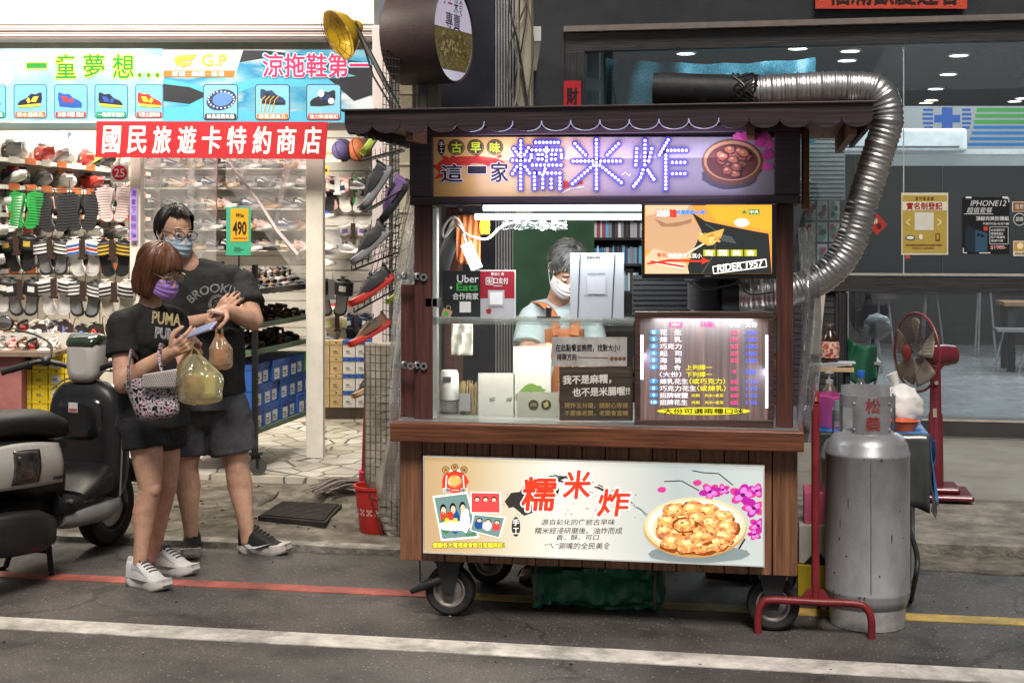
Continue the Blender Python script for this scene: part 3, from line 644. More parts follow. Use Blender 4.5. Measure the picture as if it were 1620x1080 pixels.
# posters and stickers on the glass
PG = PL(Y=YR + .045)
t = thing('poster', 'gold registration poster taped on the phone shop glass', 'poster', PG.p(1463, 402))
b = MB(); b.slab(PG, 1426, 305, 1500, 403, .002, .002); b.build('paper', pr('#d8d2b8'), t)
b = MB(); b.rect(PG, 1428, 309, 1498, 400, .004, 0); b.rect(PG, 1428, 319, 1498, 333, .0052, 1); b.rect(PG, 1447, 336, 1477, 364, .0052, 2)
b.text(PG, '實名制登記', (1434, 320, 1491, 332), .0065, 3, .025); b.text(PG, '遠 元 泰 店 鋪', (1448, 311, 1477, 317), .0065, 4, .01)
b.text(PG, '<', (1433, 345, 1440, 358), .0065, 5, .02); b.text(PG, '>', (1483, 345, 1490, 358), .0065, 5, .02)
b.oval(PG, 1440, 376, 8, 4, .0065, 6, 16); b.oval(PG, 1440, 376, 6, 2.5, .008, 7, 16); b.blob(PG, 1457, 375, 3, 5, .0065, 7, 10); b.rect(PG, 1480, 369, 1487, 381, .0065, 4); b.rect(PG, 1481.5, 370.5, 1485.5, 379, .008, 0)
b.text(PG, '請掃描實聯制條碼填寫資料並配戴口罩量測', (1433, 386, 1490, 389.5), .0065, 4); b.text(PG, '完成登記即可入店謝謝您配合', (1443, 391, 1478, 394), .0065, 4)
b.build('print', [pr('#b39a45'), pr('#ded8c0'), pr('#d6d4c8'), pr('#9c2018'), pr('#5b3b1e'), pr('#e2d48e'), pr('#3d4d68'), pr('#e8e4d4')], t)
t = thing('poster', 'black phone case poster with white lettering taped on the glass', 'poster', PG.p(1560, 400))
b = MB(); b.slab(PG, 1522, 312, 1597, 402, .002, .002); b.build('paper', pr('#14161a', .4), t)
b = MB(); b.text(PG, 'IPHONE12', (1535, 317, 1592, 326), .004, 0, .0, .25); b.text(PG, '超值套餐', (1529, 328, 1570, 337), .004, 0, .0, .2); b.line(PG, [(1525, 338.5), (1571, 338.5)], .9, .004, 0)
b.text(PG, '頂級完美防護組', (1544, 342, 1596, 349), .004, 0, .02); b.text(PG, '螢幕玻璃貼+機身包膜', (1555, 352, 1596, 356), .004, 0, .01)
for k, s in enumerate(('3D全滿版玻璃', '鏡頭保護貼', '防摔保護殼', '質感包膜')): b.text(PG, s, (1568, 362 + k * 5.6, 1590 - 3 * (k % 2), 366 + k * 5.6), .004, 0, .01)
b.line(PG, [(1566, 359), (1595, 359), (1595, 386), (1566, 386), (1566, 359)], .8, .004, 0); b.text(PG, '$1980-', (1567, 388, 1592, 395), .004, 1, .02)
b.poly(PG, [(1527, 362), (1533, 357), (1543, 362), (1543, 400), (1527, 398)], .004, 2); b.poly(PG, [(1543, 363), (1562, 369), (1562, 397), (1543, 399)], .004, 3); b.oval(PG, 1548, 371, 2.5, 2.5, .0055, 4, 12); b.oval(PG, 1554, 373, 2.5, 2.5, .0055, 4, 12)
for (x, y) in ((1528, 311), (1586, 311)): b.rect(PG, x, y, x + 9, y + 3, .006, 0)
for pts in ([(1524, 392), (1524, 400), (1530, 400)], [(1590, 314), (1596, 314), (1596, 320)], [(1549, 400), (1567, 400)]): b.line(PG, pts, 1.6, .005, 0)
b.rect(PG, 1556, 358, 1563, 365, .0055, 5); b.build('print', [pr('#d8dade'), pr('#e0a0a0'), pr('#1f2c38', .4), pr('#33526b', .4), pr('#101418', .4), pr('#b8442c')], t)
t = thing('sticker', 'brown square sticker at the right edge of the glass', 'sticker', PG.p(1610, 335)); b = MB(); b.slab(PG, 1601, 319, 1634, 335, .002, .002); b.build('paper', pr('#c8c0b0'), t); b = MB(); b.rect(PG, 1603, 320.5, 1634, 333.5, .004, 0); b.text(PG, '信用卡', (1606, 323, 1626, 331), .0055, 1); b.build('print', [pr('#8a5a28'), pr('#e0d8c8')], t)
t = thing('sticker', 'round black and white sticker below the brown square sticker', 'sticker', PG.p(1612, 357)); b = MB(); b.oval(PG, 1613, 347, 10, 10, .003, 0); b.build('paper', pr('#c8c8c8'), t); b = MB(); b.oval(PG, 1613, 347, 8.6, 8.6, .0045, 0); b.text(PG, '認證', (1607, 343, 1619, 350), .006, 1); b.build('print', [pr('#20242a'), pr('#d8d8d8')], t)
t = thing('sticker', 'gold payment sticker low on the right edge of the glass', 'sticker', PG.p(1612, 405)); b = MB(); b.slab(PG, 1603, 381, 1634, 405, .002, .002); b.build('paper', pr('#d8d2c0'), t); b = MB(); b.rect(PG, 1604.5, 382.5, 1634, 397, .004, 0); b.text(PG, '特約商店', (1606, 399, 1627, 403.5), .004, 1); b.oval(PG, 1614, 389, 5, 5, .0055, 2); b.build('print', [pr('#c09238'), pr('#6b4a22'), pr('#e8dcb8')], t)
t = thing('sticker', 'red diamond shaped paper sticker behind the silver duct', 'sticker', PG.p(1388, 372)); b = MB(); b.poly(PG, [(1388, 338), (1404, 355), (1387, 372), (1372, 354)], .002, 0); b.build('paper', pr('#a8302c'), t); b = MB(); b.text(PG, '春', (1381, 345, 1389, 354), .004, 0); b.text(PG, '福', (1386, 353, 1394, 362), .004, 1); b.build('print', [pr('#e8d8b8'), pr('#40201c')], t)
b = MB(); b.rect(PG, 1432, 403.5, 1440, 409, .003); tag(b.build('sticker', pr('#b04a4e')), 'tiny pink sticker under the gold poster', 'sticker')
PW = PL(Y=YR - .06)
t = thing('door_couplet', 'red paper couplet with a black character beside the window', 'couplet', PL(Y=YR).p(905, 172)); pq = PL(Y=YR)
b = MB(); b.slab(pq, 892, 128, 919, 173, .006, .003); b.build('paper', pr('#b8202a'), t); b = MB(); b.text(pq, '財', (896, 138, 915, 165), .011, 0, .03); b.build('print', pr('#1c1414'), t)
t = thing('door_banner', 'red paper new year banner above the black shop window', 'couplet', PW.p(1420, 15))
b = MB(); b.slab(PW, 1290, -45, 1530, 14, .01, .003)
b.build('paper', mat('red_gold_fleck_paper', (.62, .06, .035), .6, 0, .1, 5), t)
b = MB(); b.text(PW, '福滿歡慶迎春', (1310, -34, 1520, 8), .015, 0, .02)
for k in range(60): b.oval(PW, random.uniform(1294, 1526), random.uniform(-3, 12), .8, .8, .0148, 1, 6)
b.build('print', [pr('#1a1210'), pr('#c89a3a')], t)
# ================================================================ FOOD CART
DKW = wood('dark_purple_wood', (.045, .026, .027), .45, 'x', .45)
DKWZ = wood('dark_purple_wood_upright', (.048, .024, .024), .45, 'z', .45)
BRW = wood('red_brown_wood', (.17, .06, .028), .55, 'x', .42)
PLK = wood('brown_plank_wood', (.24, .108, .056), .5, 'z', .5)
DKB = wood('post_wood', (.10, .034, .026), .5, 'z', .45)
INT = mat('cart_inside', (.2, .17, .14), .6, 0, .15, 4)
class ZP:                       # a plane addressed in the units of an enlarged view of it
 def __init__(s, pl, x0, y0, k): s.pl, s.x0, s.y0, s.k = pl, x0, y0, k
 def p(s, x, y, off=0): return s.pl.p(s.x0 + x / s.k, s.y0 + y / s.k, off)
def emgrad(name, stops, x0, x1, s=1.0, nsc=3, namt=.12):
 m = bpy.data.materials.new(name); m.use_nodes = True; nt = m.node_tree; b = nt.nodes['Principled BSDF']; lk = nt.links.new
 tc = nt.nodes.new('ShaderNodeTexCoord'); sx = nt.nodes.new('ShaderNodeSeparateXYZ'); mr = nt.nodes.new('ShaderNodeMapRange'); mr.inputs[1].default_value = x0; mr.inputs[2].default_value = x1
 n = nt.nodes.new('ShaderNodeTexNoise'); n.inputs['Scale'].default_value = nsc; n.inputs['Detail'].default_value = 6
 ad = nt.nodes.new('ShaderNodeMath'); ad.operation = 'MULTIPLY_ADD'; ad.inputs[1].default_value = namt; r = nt.nodes.new('ShaderNodeValToRGB'); e = r.color_ramp.elements
 while len(e) < len(stops): e.new(.5)
 for i, (p, h) in enumerate(stops): e[i].position = p; e[i].color = hx(h) + (1,)
 lk(tc.outputs['Object'], sx.inputs[0]); lk(sx.outputs[0], mr.inputs[0]); lk(tc.outputs['Object'], n.inputs['Vector'])
 lk(n.outputs['Fac'], ad.inputs[0]); lk(mr.outputs[0], ad.inputs[2]); lk(ad.outputs[0], r.inputs[0])
 if s: b.inputs['Base Color'].default_value = (.15, .15, .15, 1); lk(r.outputs[0], b.inputs['Emission Color']); b.inputs['Emission Strength'].default_value = s
 else: lk(r.outputs[0], b.inputs['Base Color'])
 b.inputs['Roughness'].default_value = .25; return m
cx0, cx1, YB, YBK = -1.546, .097, 5.80, 6.55
cart = thing('food_cart', 'brown wooden street food cart with scalloped roof, lit signs and wheels', 'food cart', (-.72, 6.15, 0))
# lower body: planks on every side, floor, counter
b = MB(); x = cx0; w = .0965
xs = [cx0, cx0 + .098]
while xs[-1] + w < cx1 - .12: xs.append(xs[-1] + w)
xs += [cx1 - .1, cx1]
for a, c in zip(xs, xs[1:]): b.box(a + .0022, c - .0022, YB, YB + .022, .244, .752)
ys = [YB + .024]
while ys[-1] + .1 < YBK: ys.append(ys[-1] + .1)
for xx in (cx0, cx1 - .022):
 for a in ys: b.box(xx, xx + .022, a + .002, min(a + .098, YBK), .244, .752)
for a, c in zip(xs, xs[1:]): b.box(a + .002, c - .002, YBK + .001, YBK + .02, .244, .752)
b.build('plank_body', PLK, cart, .003)
b = MB(); b.box(cx0 + .024, cx1 - .024, YB + .0225, YBK - .001, .26, .75); b.build('inner_box', mat('dark_gap', (.012, .009, .008), .9), cart)
b = MB(); b.box(-1.565, .12, 5.715, YBK + .04, .753, .833); b.build('counter', BRW, cart, .006)
b = MB(); b.box(-1.54, .1, 5.74, YBK, .834, .838); b.build('counter_sheet', mat('steel_sheet', (.5, .5, .5), .3, .8, .1, 6), cart)
# uprights
for nm, xa, xb, ya, yb in (('l', -1.483, -1.403, 5.80, 5.87), ('lr', -1.50, -1.43, 6.44, 6.52), ('r', .012, .08, 5.80, 5.87), ('rr', .02, .09, 6.44, 6.52)):
 b = MB(); b.box(xa, xb, ya, yb, .838, 1.735); b.build('post', DKB, cart, .004)
b = MB(); b.box(-1.556, -1.487, 5.86, 5.93, .838, 1.4); b.build('post_stub', DKB, cart, .004)
b = MB()
for x, z in ((-1.53, 1.432), (-1.53, 1.06)):
 for k in range(5):
  M_ = Matrix.Translation((x + k * .028 - .02, 5.79, z + .004 * (k % 2)))
  b.lathe([(.008, -.004), (.016, -.004), (.016, .004), (.008, .004)], n=10, M=M_ @ Matrix.Rotation(R(90), 4, 'X') @ Matrix.Rotation(R(55 * (k % 2)), 4, 'Y'))
 b.cut('hinge_chain', mat('galvanised', (.4, .4, .4), .45, .9, .1, 20), cart)
# roof: slab, scalloped fascia on three sides, boards below
RX0, RX1, RY0, RY1 = -1.678, .366, 5.45, 6.8
b = MB(); b.box(RX0 + .02, RX1 - .02, RY0 + .02, RY1, 2.072, 2.098); b.box(RX0 - .012, RX1 + .012, RY0 - .012, RY1, 2.0985, 2.108); b.build('roof', DKW, cart, .003)
def scallops(fn, L_, n):
 pts = [(0, 2.098)]
 pts = [(L_, 2.098), (0, 2.098)]
 w = L_ / n
 for k in range(n):
  for j in range(11):
   a = math.pi * j / 10; pts.append((w * (k + .5) - w * .5 * math.cos(a), 2.052 - .040 * math.sin(a) ** .8))
 return pts
b = MB()
b.prism(scallops(None, RX1 - RX0, 18), lambda a, c, h: Vector((RX0 + a, RY0 + h, c)), 0, .018)
b.prism(scallops(None, RY1 - RY0, 12), lambda a, c, h: Vector((RX0 + h, RY0 + .019 + a, c)), 0, .018)
b.prism(scallops(None, RY1 - RY0, 12), lambda a, c, h: Vector((RX1 - .018 + h, RY0 + .019 + a, c)), 0, .018)
b.build('scalloped_fascia', wood('fascia_wood', (.045, .028, .034), .4, 'x', .4), cart)
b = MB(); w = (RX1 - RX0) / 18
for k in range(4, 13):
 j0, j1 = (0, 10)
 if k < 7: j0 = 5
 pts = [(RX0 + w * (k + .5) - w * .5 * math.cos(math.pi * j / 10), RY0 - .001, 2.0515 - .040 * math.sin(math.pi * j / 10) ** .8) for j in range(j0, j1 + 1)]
 b.tube(pts, .0017, 6); b.cut('edge_glow', em('#b8bce8', .5), cart)  # LED light on the scallop edges, put in as faintly glowing tubes
b = MB(); x = RX0 + .03
while x < RX1 - .08:
 b.box(x, x + .1, RY0 + .03, RY1 - .02, 2.058, 2.071); x += .104
b.build('roof_boards', wood('roof_underside', (.32, .17, .09), .4, 'z', .5), cart)
b = MB()
for x in (-1.44, -.1, .28): b.box(x, x + .03, 5.5, 6.7, 1.985, 2.056)
b.box(-1.45, .09, 6.44, 6.5, 1.9, 2.05); b.build('rafter', wood('rafter_wood', (.25, .13, .075), .4, 'x', .5), cart)
# upper sign box
sx0, sx1, sz0, sz1 = -1.486, .106, 1.732, 2.05
b = MB()
b.box(sx0, sx1, 5.735, 5.80, 1.732, 1.7675); b.box(sx0, sx1, 5.735, 5.80, 2.0185, sz1)
b.box(sx0, -1.3875, 5.735, 5.80, 1.768, 2.018); b.box(.0045, sx1, 5.735, 5.80, 1.768, 2.018)
b.box(sx0, sx1, 5.801, 5.815, 1.735, sz1)
b.box(sx0, sx0 + .03, 5.816, 6.5, 1.735, sz1); b.box(sx1 - .03, sx1, 5.816, 6.5, 1.735, sz1)
b.build('sign_frame', DKW, cart, .004)
b = MB(); b.box(.125, .15, 6.1, 6.5, 1.72, 2.05); b.build('side_board', wood('orange_edge', (.35, .14, .05), .3, 'z'), cart)
b = MB(); b.box(sx0 + .032, sx1 - .032, 5.83, 6.42, 1.80, 1.815); b.build('inner_ceiling', mat('pale_ceiling_board', (.55, .52, .48), .5), cart)
PS = PL(Y=5.752)
sg = cart
b = MB(); b.rect(PS, 685, 217, 1225, 312, 0, 0)
b.build('name_panel', emgrad('sign_print', [(.0, '#cf9d4a'), (.3, '#d8b36a'), (.48, '#b79a80'), (.62, '#8f7f86'), (.85, '#7d7774'), (1, '#8a8580')], -1.39, 0, 0, 4, .1), cart)
Z6 = ZP(PS, 640, 180, 2.531)
b = MB()
def ring(pl, cx, cy, r, o, m, t=.18): b.oval(pl, cx, cy, r, r, o, m, 24)
b.blob(Z6, 148, 135, 14, 32, .002, 0, 20, .03); b.text(Z6, '手', (139, 112, 157, 133), .0035, 1, .02); b.text(Z6, '工', (140, 140, 156, 158), .0035, 1, .02)
NPM0 = [pr('#1e140e'), pr('#e8e2d6'), pr('#c03018'), pr('#b89a50'), pr('#4a3a28'), pr('#c8e020')]
b.cut('handmade_badge', NPM0, cart)
brush = [(120, 215), (150, 185), (215, 172), (290, 170), (370, 178), (410, 200), (400, 225), (350, 205), (280, 198), (235, 205), (215, 230), (180, 215), (165, 250), (120, 262), (140, 235)]
b.poly(Z6, brush, .002, 2)
for k in range(14): b.blob(Z6, 130 + k * 20 + random.uniform(-8, 8), 190 + 20 * math.cos(k * 1.2), 9, 7, .0022 + k * .0001, 2, 9, .5, k)
b.cut('red_brush_stroke', NPM0, cart)
for cx_, ch in ((208, '古'), (285, '早'), (362, '味')):
 b.oval(Z6, cx_, 135, 33, 31, .003, 0, 28); b.oval(Z6, cx_, 135, 30, 28, .0045, 3, 28); b.oval(Z6, cx_, 135, 28, 26, .006, 4, 28)
 b.text(Z6, ch, (cx_ - 21, 114, cx_ + 21, 157), .0075, 5, .03); b.cut('round_character', NPM0, cart)
for ch, bx in (('這', (142, 198, 236, 277)), ('一', (250, 207, 330, 243)), ('家', (342, 190, 418, 277))):
 b.text(Z6, ch, bx, .0035, 1, .06); b.text(Z6, ch, (bx[0] + 3, bx[1] + 3, bx[2] - 3, bx[3] - 3), .005, 0, .02)
NPM = [pr('#1e140e'), pr('#e8e2d6'), pr('#c03018'), pr('#b89a50'), pr('#4a3a28'), pr('#c8e020'), pr('#d0508e'), pr('#b83a78'), pr('#4a4444'), pr('#6b4226'), pr('#b08050'), pr('#5a2a18'), pr('#4a1f10'), pr('#8a4526'), pr('#a05a32'), pr('#c98a58')]
b.cut('shop_name', NPM, cart); b.blob(Z6, 640, 285, 22, 14, .002, 2, 14, .3); b.blob(Z6, 688, 275, 26, 12, .0022, 2, 14, .3); b.line(Z6, [(630, 318), (665, 300), (720, 292)], 5, .003, 1)
b.line(Z6, [(870, 245), (885, 235), (900, 250), (905, 240)], 3, .003, 1)
b.cut('brush_marks', NPM, cart)
for k, (x, y) in enumerate(((1340, 92), (1370, 88), (1405, 90), (1440, 95), (1458, 125), (1455, 165), (1450, 210), (1425, 110))): b.blob(Z6, x, y, 26, 17 + 5 * (k % 2), .002 + .0002 * k, 6 + k % 2, 16, .15, k)
b.cut('flower_picture', NPM, cart); b.blob(Z6, 1300, 250, 110, 50, .0035, 8, 24, .05)
b.oval(Z6, 1312, 195, 122, 91, .004, 9, 40); b.oval(Z6, 1312, 188, 114, 80, .0055, 10, 40); b.oval(Z6, 1312, 192, 102, 70, .007, 11, 40)
rnd = random.Random(4)
for k in range(24):
 a = rnd.random() * 6.28; q = rnd.random() ** .6
 x, y = 1312 + 70 * q * math.cos(a), 190 + 52 * q * math.sin(a)
 b.blob(Z6, x, y + 3, 22, 17, .0085 + k * .0004, 12, 11, .2, k); b.blob(Z6, x - 2, y, 19, 14, .0087 + k * .0004, 13 + k % 2, 11, .22, k + 50); b.blob(Z6, x - 5, y - 4, 8, 5, .0089 + k * .0004, 15, 8, .3, k + 9)
b.build('bowl_picture', NPM, cart)
# LED letters
ST = [[(465, 110), (465, 300)], [(432, 187), (500, 187)], [(438, 140), (455, 165)], [(497, 137), (480, 165)], [(458, 200), (432, 240)], [(474, 200), (500, 238)],
 [(525, 115), (615, 115)], [(510, 146), (625, 146)], [(507, 152), (507, 176)], [(628, 152), (628, 176)], [(568, 120), (568, 188)], [(535, 164), (551, 164)], [(535, 182), (551, 182)], [(588, 164), (604, 164)], [(588, 182), (604, 182)],
 [(512, 206), (626, 206)], [(566, 210), (560, 234)], [(520, 238), (520, 300)], [(524, 238), (622, 238)], [(622, 242), (622, 300)], [(553, 246), (553, 296)], [(587, 246), (587, 296)],
 [(768, 105), (768, 300)], [(675, 190), (864, 190)], [(682, 120), (724, 165)], [(857, 120), (812, 165)], [(756, 206), (672, 280)], [(782, 206), (868, 275)],
 [(930, 140), (926, 205)], [(990, 140), (978, 190)], [(963, 108), (962, 205)], [(960, 210), (945, 255), (918, 290)], [(966, 215), (998, 262)],
 [(1056, 105), (1020, 166)], [(1038, 147), (1128, 147)], [(1046, 152), (1046, 300)], [(1056, 195), (1122, 195)], [(1056, 240), (1122, 240)]]
bd = MB(); bb = MB(); seen = []
for s_ in ST:
 for (x0, y0), (x1, y1) in zip(s_, s_[1:]):
  bb.line(Z6, [(x0, y0), (x1, y1)], 27, .014, 0)
  bb.oval(Z6, x0, y0, 13.5, 13.5, .0143, 0, 12); bb.oval(Z6, x1, y1, 13.5, 13.5, .0146, 0, 12)
  n = max(1, round(math.hypot(x1 - x0, y1 - y0) / 15.5))
  for i in range(n + 1):
   x, y = x0 + (x1 - x0) * i / n, y0 + (y1 - y0) * i / n
   if all(math.hypot(x - a, y - c) > 11 for a, c in seen): seen.append((x, y))
for g in ((0, 650), (650, 890), (890, 2000)):
 bd = MB()
 for x, y in seen:
  if g[0] <= x < g[1]: bd.ell(Z6.p(x, y, .019), (.0048, .005, .0048), 0, 8, 5)
 bd.build('led_character', em('#e6e2ff', 6), cart)
bb.build('letter_backing', em('#5a48c8', .42), cart)  # acrylic backing glows by itself to give the purple LED halo
area('led_glow', PS.p(950, 262, .11), 1.1, .2, 2.1, (.62, .58, 1), (R(90), 0, 0))
area('led_glow', PS.p(950, 250, .05), 1.0, .12, 1.6, (.62, .6, 1), (R(180), 0, 0))
# fluorescent tubes inside
for py in (329, 343):
 a, c = W(752 if py > 335 else 765, py, 5.90 if py > 335 else 6.0), W(1014, py, 5.90 if py > 335 else 6.0)
 b = MB(); b.tube([a, c], .014, 10); tb = b.build('light_tube', em('#f0fbff', 3), cart)
b = MB(); b.box(-1.2, -.5, 5.92, 5.97, 1.745, 1.798); b.build('tube_housing', WHITE, cart)
area('cart_tube_light', (-.86, 5.885, 1.655), .75, .08, 5, (.95, 1, .98), (0, 0, 0)); area('cart_tube_light', (-.86, 6.06, 1.7), .75, .08, 13, (.95, 1, .98), (0, 0, 0))
# menu board
PMn = PL(Y=5.775)
b = MB(); b.slab(PMn, 1004, 493, 1224, 504, .008, .05); b.slab(PMn, 1004, 664, 1224, 677, .008, .05); b.slab(PMn, 1004, 504.2, 1013, 663.8, .008, .05); b.slab(PMn, 1215, 504.2, 1224, 663.8, .008, .05)
mf = b.build('menu_frame', wood('menu_frame_wood', (.06, .03, .022), .4, 'x'), cart, .003)
b = MB(); b.rect(PMn, 1012, 503, 1216, 666, -.004)
def menu_mat():
 m = em2('menu_board_lit', ['#2a1814', '#4a2c24', '#6b4638', '#8a6858'], 2.2, .75, (36, 36, 1.2), 8, .3, .72); return m
b.build('menu_board', menu_mat(), cart)
b = MB(); b.rect(PMn, 1013.5, 530, 1018, 600, -.0028); b.rect(PMn, 1211, 530, 1215, 645, -.0028)
for k in range(14): b.oval(PMn, 1052 + k * 8.6, 506, 2.0, 1.5, .0, 0, 10)
b.build('menu_led_strip', em('#e6d8ff', 3.2), cart)
area('menu_glow', PMn.p(1016, 565, .02), .03, .3, .5, (.75, .65, 1), (0, R(-70), 0)); area('menu_glow', PMn.p(1212, 590, .02), .03, .3, .5, (.8, .75, 1), (0, R(70), 0))
area('menu_glow', PMn.p(1112, 506, .03), .4, .03, .8, (1, .95, 1), (R(20), 0, 0))
Z7 = ZP(PMn, 640, 460, 2.531)
b = MB()
b.text(Z7, '口', (1060, 125, 1112, 146), -.002, 0, .02); b.text(Z7, '味', (1187, 121, 1243, 147), -.002, 0, .02)
b.text(Z7, '小份', (1298, 124, 1347, 147), -.002, 2, .03); b.text(Z7, '大份', (1364, 124, 1413, 147), -.002, 2, .03)
MNM = [em('#ff3c78', 1.1), em('#f0e8ea', 1.0), em('#c8dcf8', .9), em('#3d9ae8', .9), em('#e8dc28', .9), em('#ff4a88', 1.0), em('#4a6af8', 1.1), em('#2a1a08', .1)]
b.cut('menu_heading', MNM, cart)
rows = [('花   生', 1109, '55', '100'), ('煉   乳', 1109, '55', '100'), ('巧克力', 1109, '55', '100'), ('起   司', 1109, '55', '100'), ('海   苔', 1109, '55', '100'), ('綜   合', 1107, '', ''), ('（大份）', 1108, '', ''), ('煉乳花生', 1135, '60', '110'), ('巧克力花生', 1168, '60', '110'), ('招牌椒鹽', 1135, '60', '110'), ('招牌花生', 1133, '60', '110')]
nums = ['1', '2', '3', '4', '5', '6', '', '7', '8', '9', '10']
for k, (s_, xe, pa, pb) in enumerate(rows):
 y = 166 + 28 * k; bx = (1022, y - 11, xe, y + 11)
 b.text(Z7, s_, bx, -.002, 1, .02)
 if nums[k]: b.oval(Z7, 998, y - 1, 17, 10.5, -.0022, 3, 20); b.text(Z7, nums[k], (992 if k < 10 else 987, y - 7, 1003 if k < 10 else 1009, y + 5), -.0008, 1, .02)
 if pa: b.text(Z7, pa, (1305, y - 7, 1335, y + 9), -.002, 5, .012); b.text(Z7, pb, (1367, y - 7, 1411, y + 10), -.002, 6, .012)
 if k == 5: b.text(Z7, '上列擇一', (1126, 296, 1232, 317), -.002, 4, .02)
 if k == 6: b.text(Z7, '下列擇一', (1126, 324, 1232, 345), -.002, 4, .02); b.text(Z7, '×', (1312, 316, 1328, 330), -.002, 5, .03); b.text(Z7, '105', (1366, 315, 1410, 332), -.002, 6, .04)
 if k == 7: b.text(Z7, '（或巧克力）', (1140, 350, 1284, 373), -.002, 4, .02)
 if k == 8: b.text(Z7, '（或煉乳）', (1172, 378, 1286, 401), -.002, 4, .02)
 if k > 8: b.text(Z7, '肉鬆', (1150, y - 6, 1183, y + 7), -.002, 4); b.text(Z7, '肉末+香菜', (1203, y - 6, 1277, y + 7), -.002, 4)
 b.cut('menu_row', MNM, cart)
b.blob(Z7, 1198, 481, 186, 15, -.0022, 4, 40, .015); b.text(Z7, '大份可選兩種口味', (1036, 470, 1358, 492), -.0008, 7, .03)
b.build('menu_footer', MNM, cart)
# television on its arm
PT = PL(Y=5.70)
tvt = thing('television', 'flat television showing a food programme hung at the cart front', 'television', PT.p(1122, 440))
b = MB(); b.slab(PT, 1015, 322, 1229, 441, 0, .05); b.build('case', mat('tv_black_plastic', (.012, .012, .014), .3), tvt, .004)
b = MB(); b.text(PT, 'acer', (1115, 434.5, 1126, 437.5), .002); b.build('badge', pr('#8a8a8a'), tvt)
b = MB(); b.rect(PT, 1020, 325, 1221, 433, .0015)
ZT = ZP(PT, 640, 180, 2.531)
s_ = b.build('screen', em('#e8963c', 1.0), tvt)
b = MB()
b.poly(ZT, [(1205, 365), (1470, 365), (1470, 470), (1400, 455), (1250, 430)], .0028, 1)
b.blob(ZT, 1350, 436, 30, 17, .0036, 2, 20, .05)
b.poly(ZT, [(965, 366), (1150, 366), (1160, 430), (1190, 455), (1185, 520), (1100, 600), (1000, 560), (964, 540)], .0044, 3)
b.poly(ZT, [(965, 366), (1140, 366), (1120, 400), (1060, 415), (1000, 400), (965, 410)], .0052, 4)
b.poly(ZT, [(1000, 420), (1050, 440), (1110, 432), (1150, 420), (1148, 436), (1090, 452), (1030, 452)], .006, 5)
b.poly(ZT, [(1150, 395), (1205, 430), (1300, 450), (1400, 470), (1458, 480), (1470, 640), (1125, 640), (1150, 560), (1190, 470)], .0068, 6)
b.poly(ZT, [(1260, 480), (1310, 492), (1330, 520), (1270, 510)], .0076, 7); b.line(ZT, [(1205, 440), (1250, 470), (1240, 560), (1190, 640)], 5, .0076, 7)
b.poly(ZT, [(964, 570), (1000, 540), (1070, 560), (1130, 600), (1140, 640), (964, 640)], .0084, 4); b.line(ZT, [(985, 590), (1120, 612)], 14, .0092, 2); b.line(ZT, [(985, 590), (1120, 612)], 9, .0098, 8)
b.line(ZT, [(1115, 570), (1215, 510)], 6, .01, 9); b.poly(ZT, [(1170, 490), (1280, 460), (1270, 490), (1235, 525), (1215, 528), (1180, 510)], .0108, 10)
rnd = random.Random(2)
for k in range(22): b.blob(ZT, rnd.uniform(1185, 1262), rnd.uniform(480, 512), 7, 5, .0112 + k * .0001, 10 + k % 3, 8, .3, k)
b.text(ZT, '非凡大探索', (1005, 382, 1090, 416), .012, 8, .06); b.text(ZT, '真的假的', (1008, 384, 1062, 414), .0128, 2, .02); b.text(ZT, '台灣美食GO啦', (1088, 384, 1205, 404), .012, 13, .05, .2)
b.rect(ZT, 1378, 383, 1422, 403, .012, 14); b.text(ZT, '★', (1346, 383, 1374, 403), .012, 14, .02); b.text(ZT, '中天', (1382, 386, 1418, 400), .0135, 2, .02)
b.text(ZT, '彰化', (1012, 556, 1052, 574), .012, 8, .03); b.text(ZT, '中原夜市人氣小', (1056, 558, 1190, 578), .012, 2, .02)
b.poly(ZT, [(970, 597), (1060, 582), (1190, 586), (1190, 574), (1224, 588), (1190, 603), (1190, 594), (1060, 592), (972, 604)], .013, 8)
for k, ch in enumerate('南回美食'): b.rect(ZT, 1196 + k * 55, 544, 1245 + k * 55, 570, .012, 15); b.text(ZT, ch, (1204 + k * 55, 546, 1236 + k * 55, 568), .0135, 2, .04)
b.text(ZT, 'RIDER 1957', (1252, 604, 1436, 634), .012, 2, .03, 0, -.12); b.line(ZT, [(1234, 612), (1446, 582), (1450, 612), (1238, 640), (1234, 612)], 4, .012, 2)
b.build('picture', [em('#e8963c', 1), em('#f0a030', 1.1), em('#f4efe6', 1.1), em('#c49a76', 1), em('#dcb48e', 1.05), em('#a5785a', .9), em('#2a2c2c', .9), em('#4c5250', .9), em('#c83a28', 1), em('#e8d8b8', 1), em('#d8a850', 1), em('#f0cf86', 1), em('#b8823a', 1), em('#4a8ad0', 1), em('#1f7a34', 1), em('#b8b820', .9)], tvt)
b = MB(); b.cyl(W(1120, 470, 5.95), W(1120, 470, 5.95) + Vector((0, 0, .17)), .03); b.tube(smooth_path([W(1090, 446, 5.78), W(1110, 458, 5.76), W(1150, 452, 5.76), W(1172, 446, 5.78)], 6), .004, 6); b.tube(smooth_path([W(1165, 444, 5.78), W(1185, 465, 5.77), W(1225, 462, 5.79)], 6), .003, 6)
b.build('cable', mat('cable_0', 0), tvt)
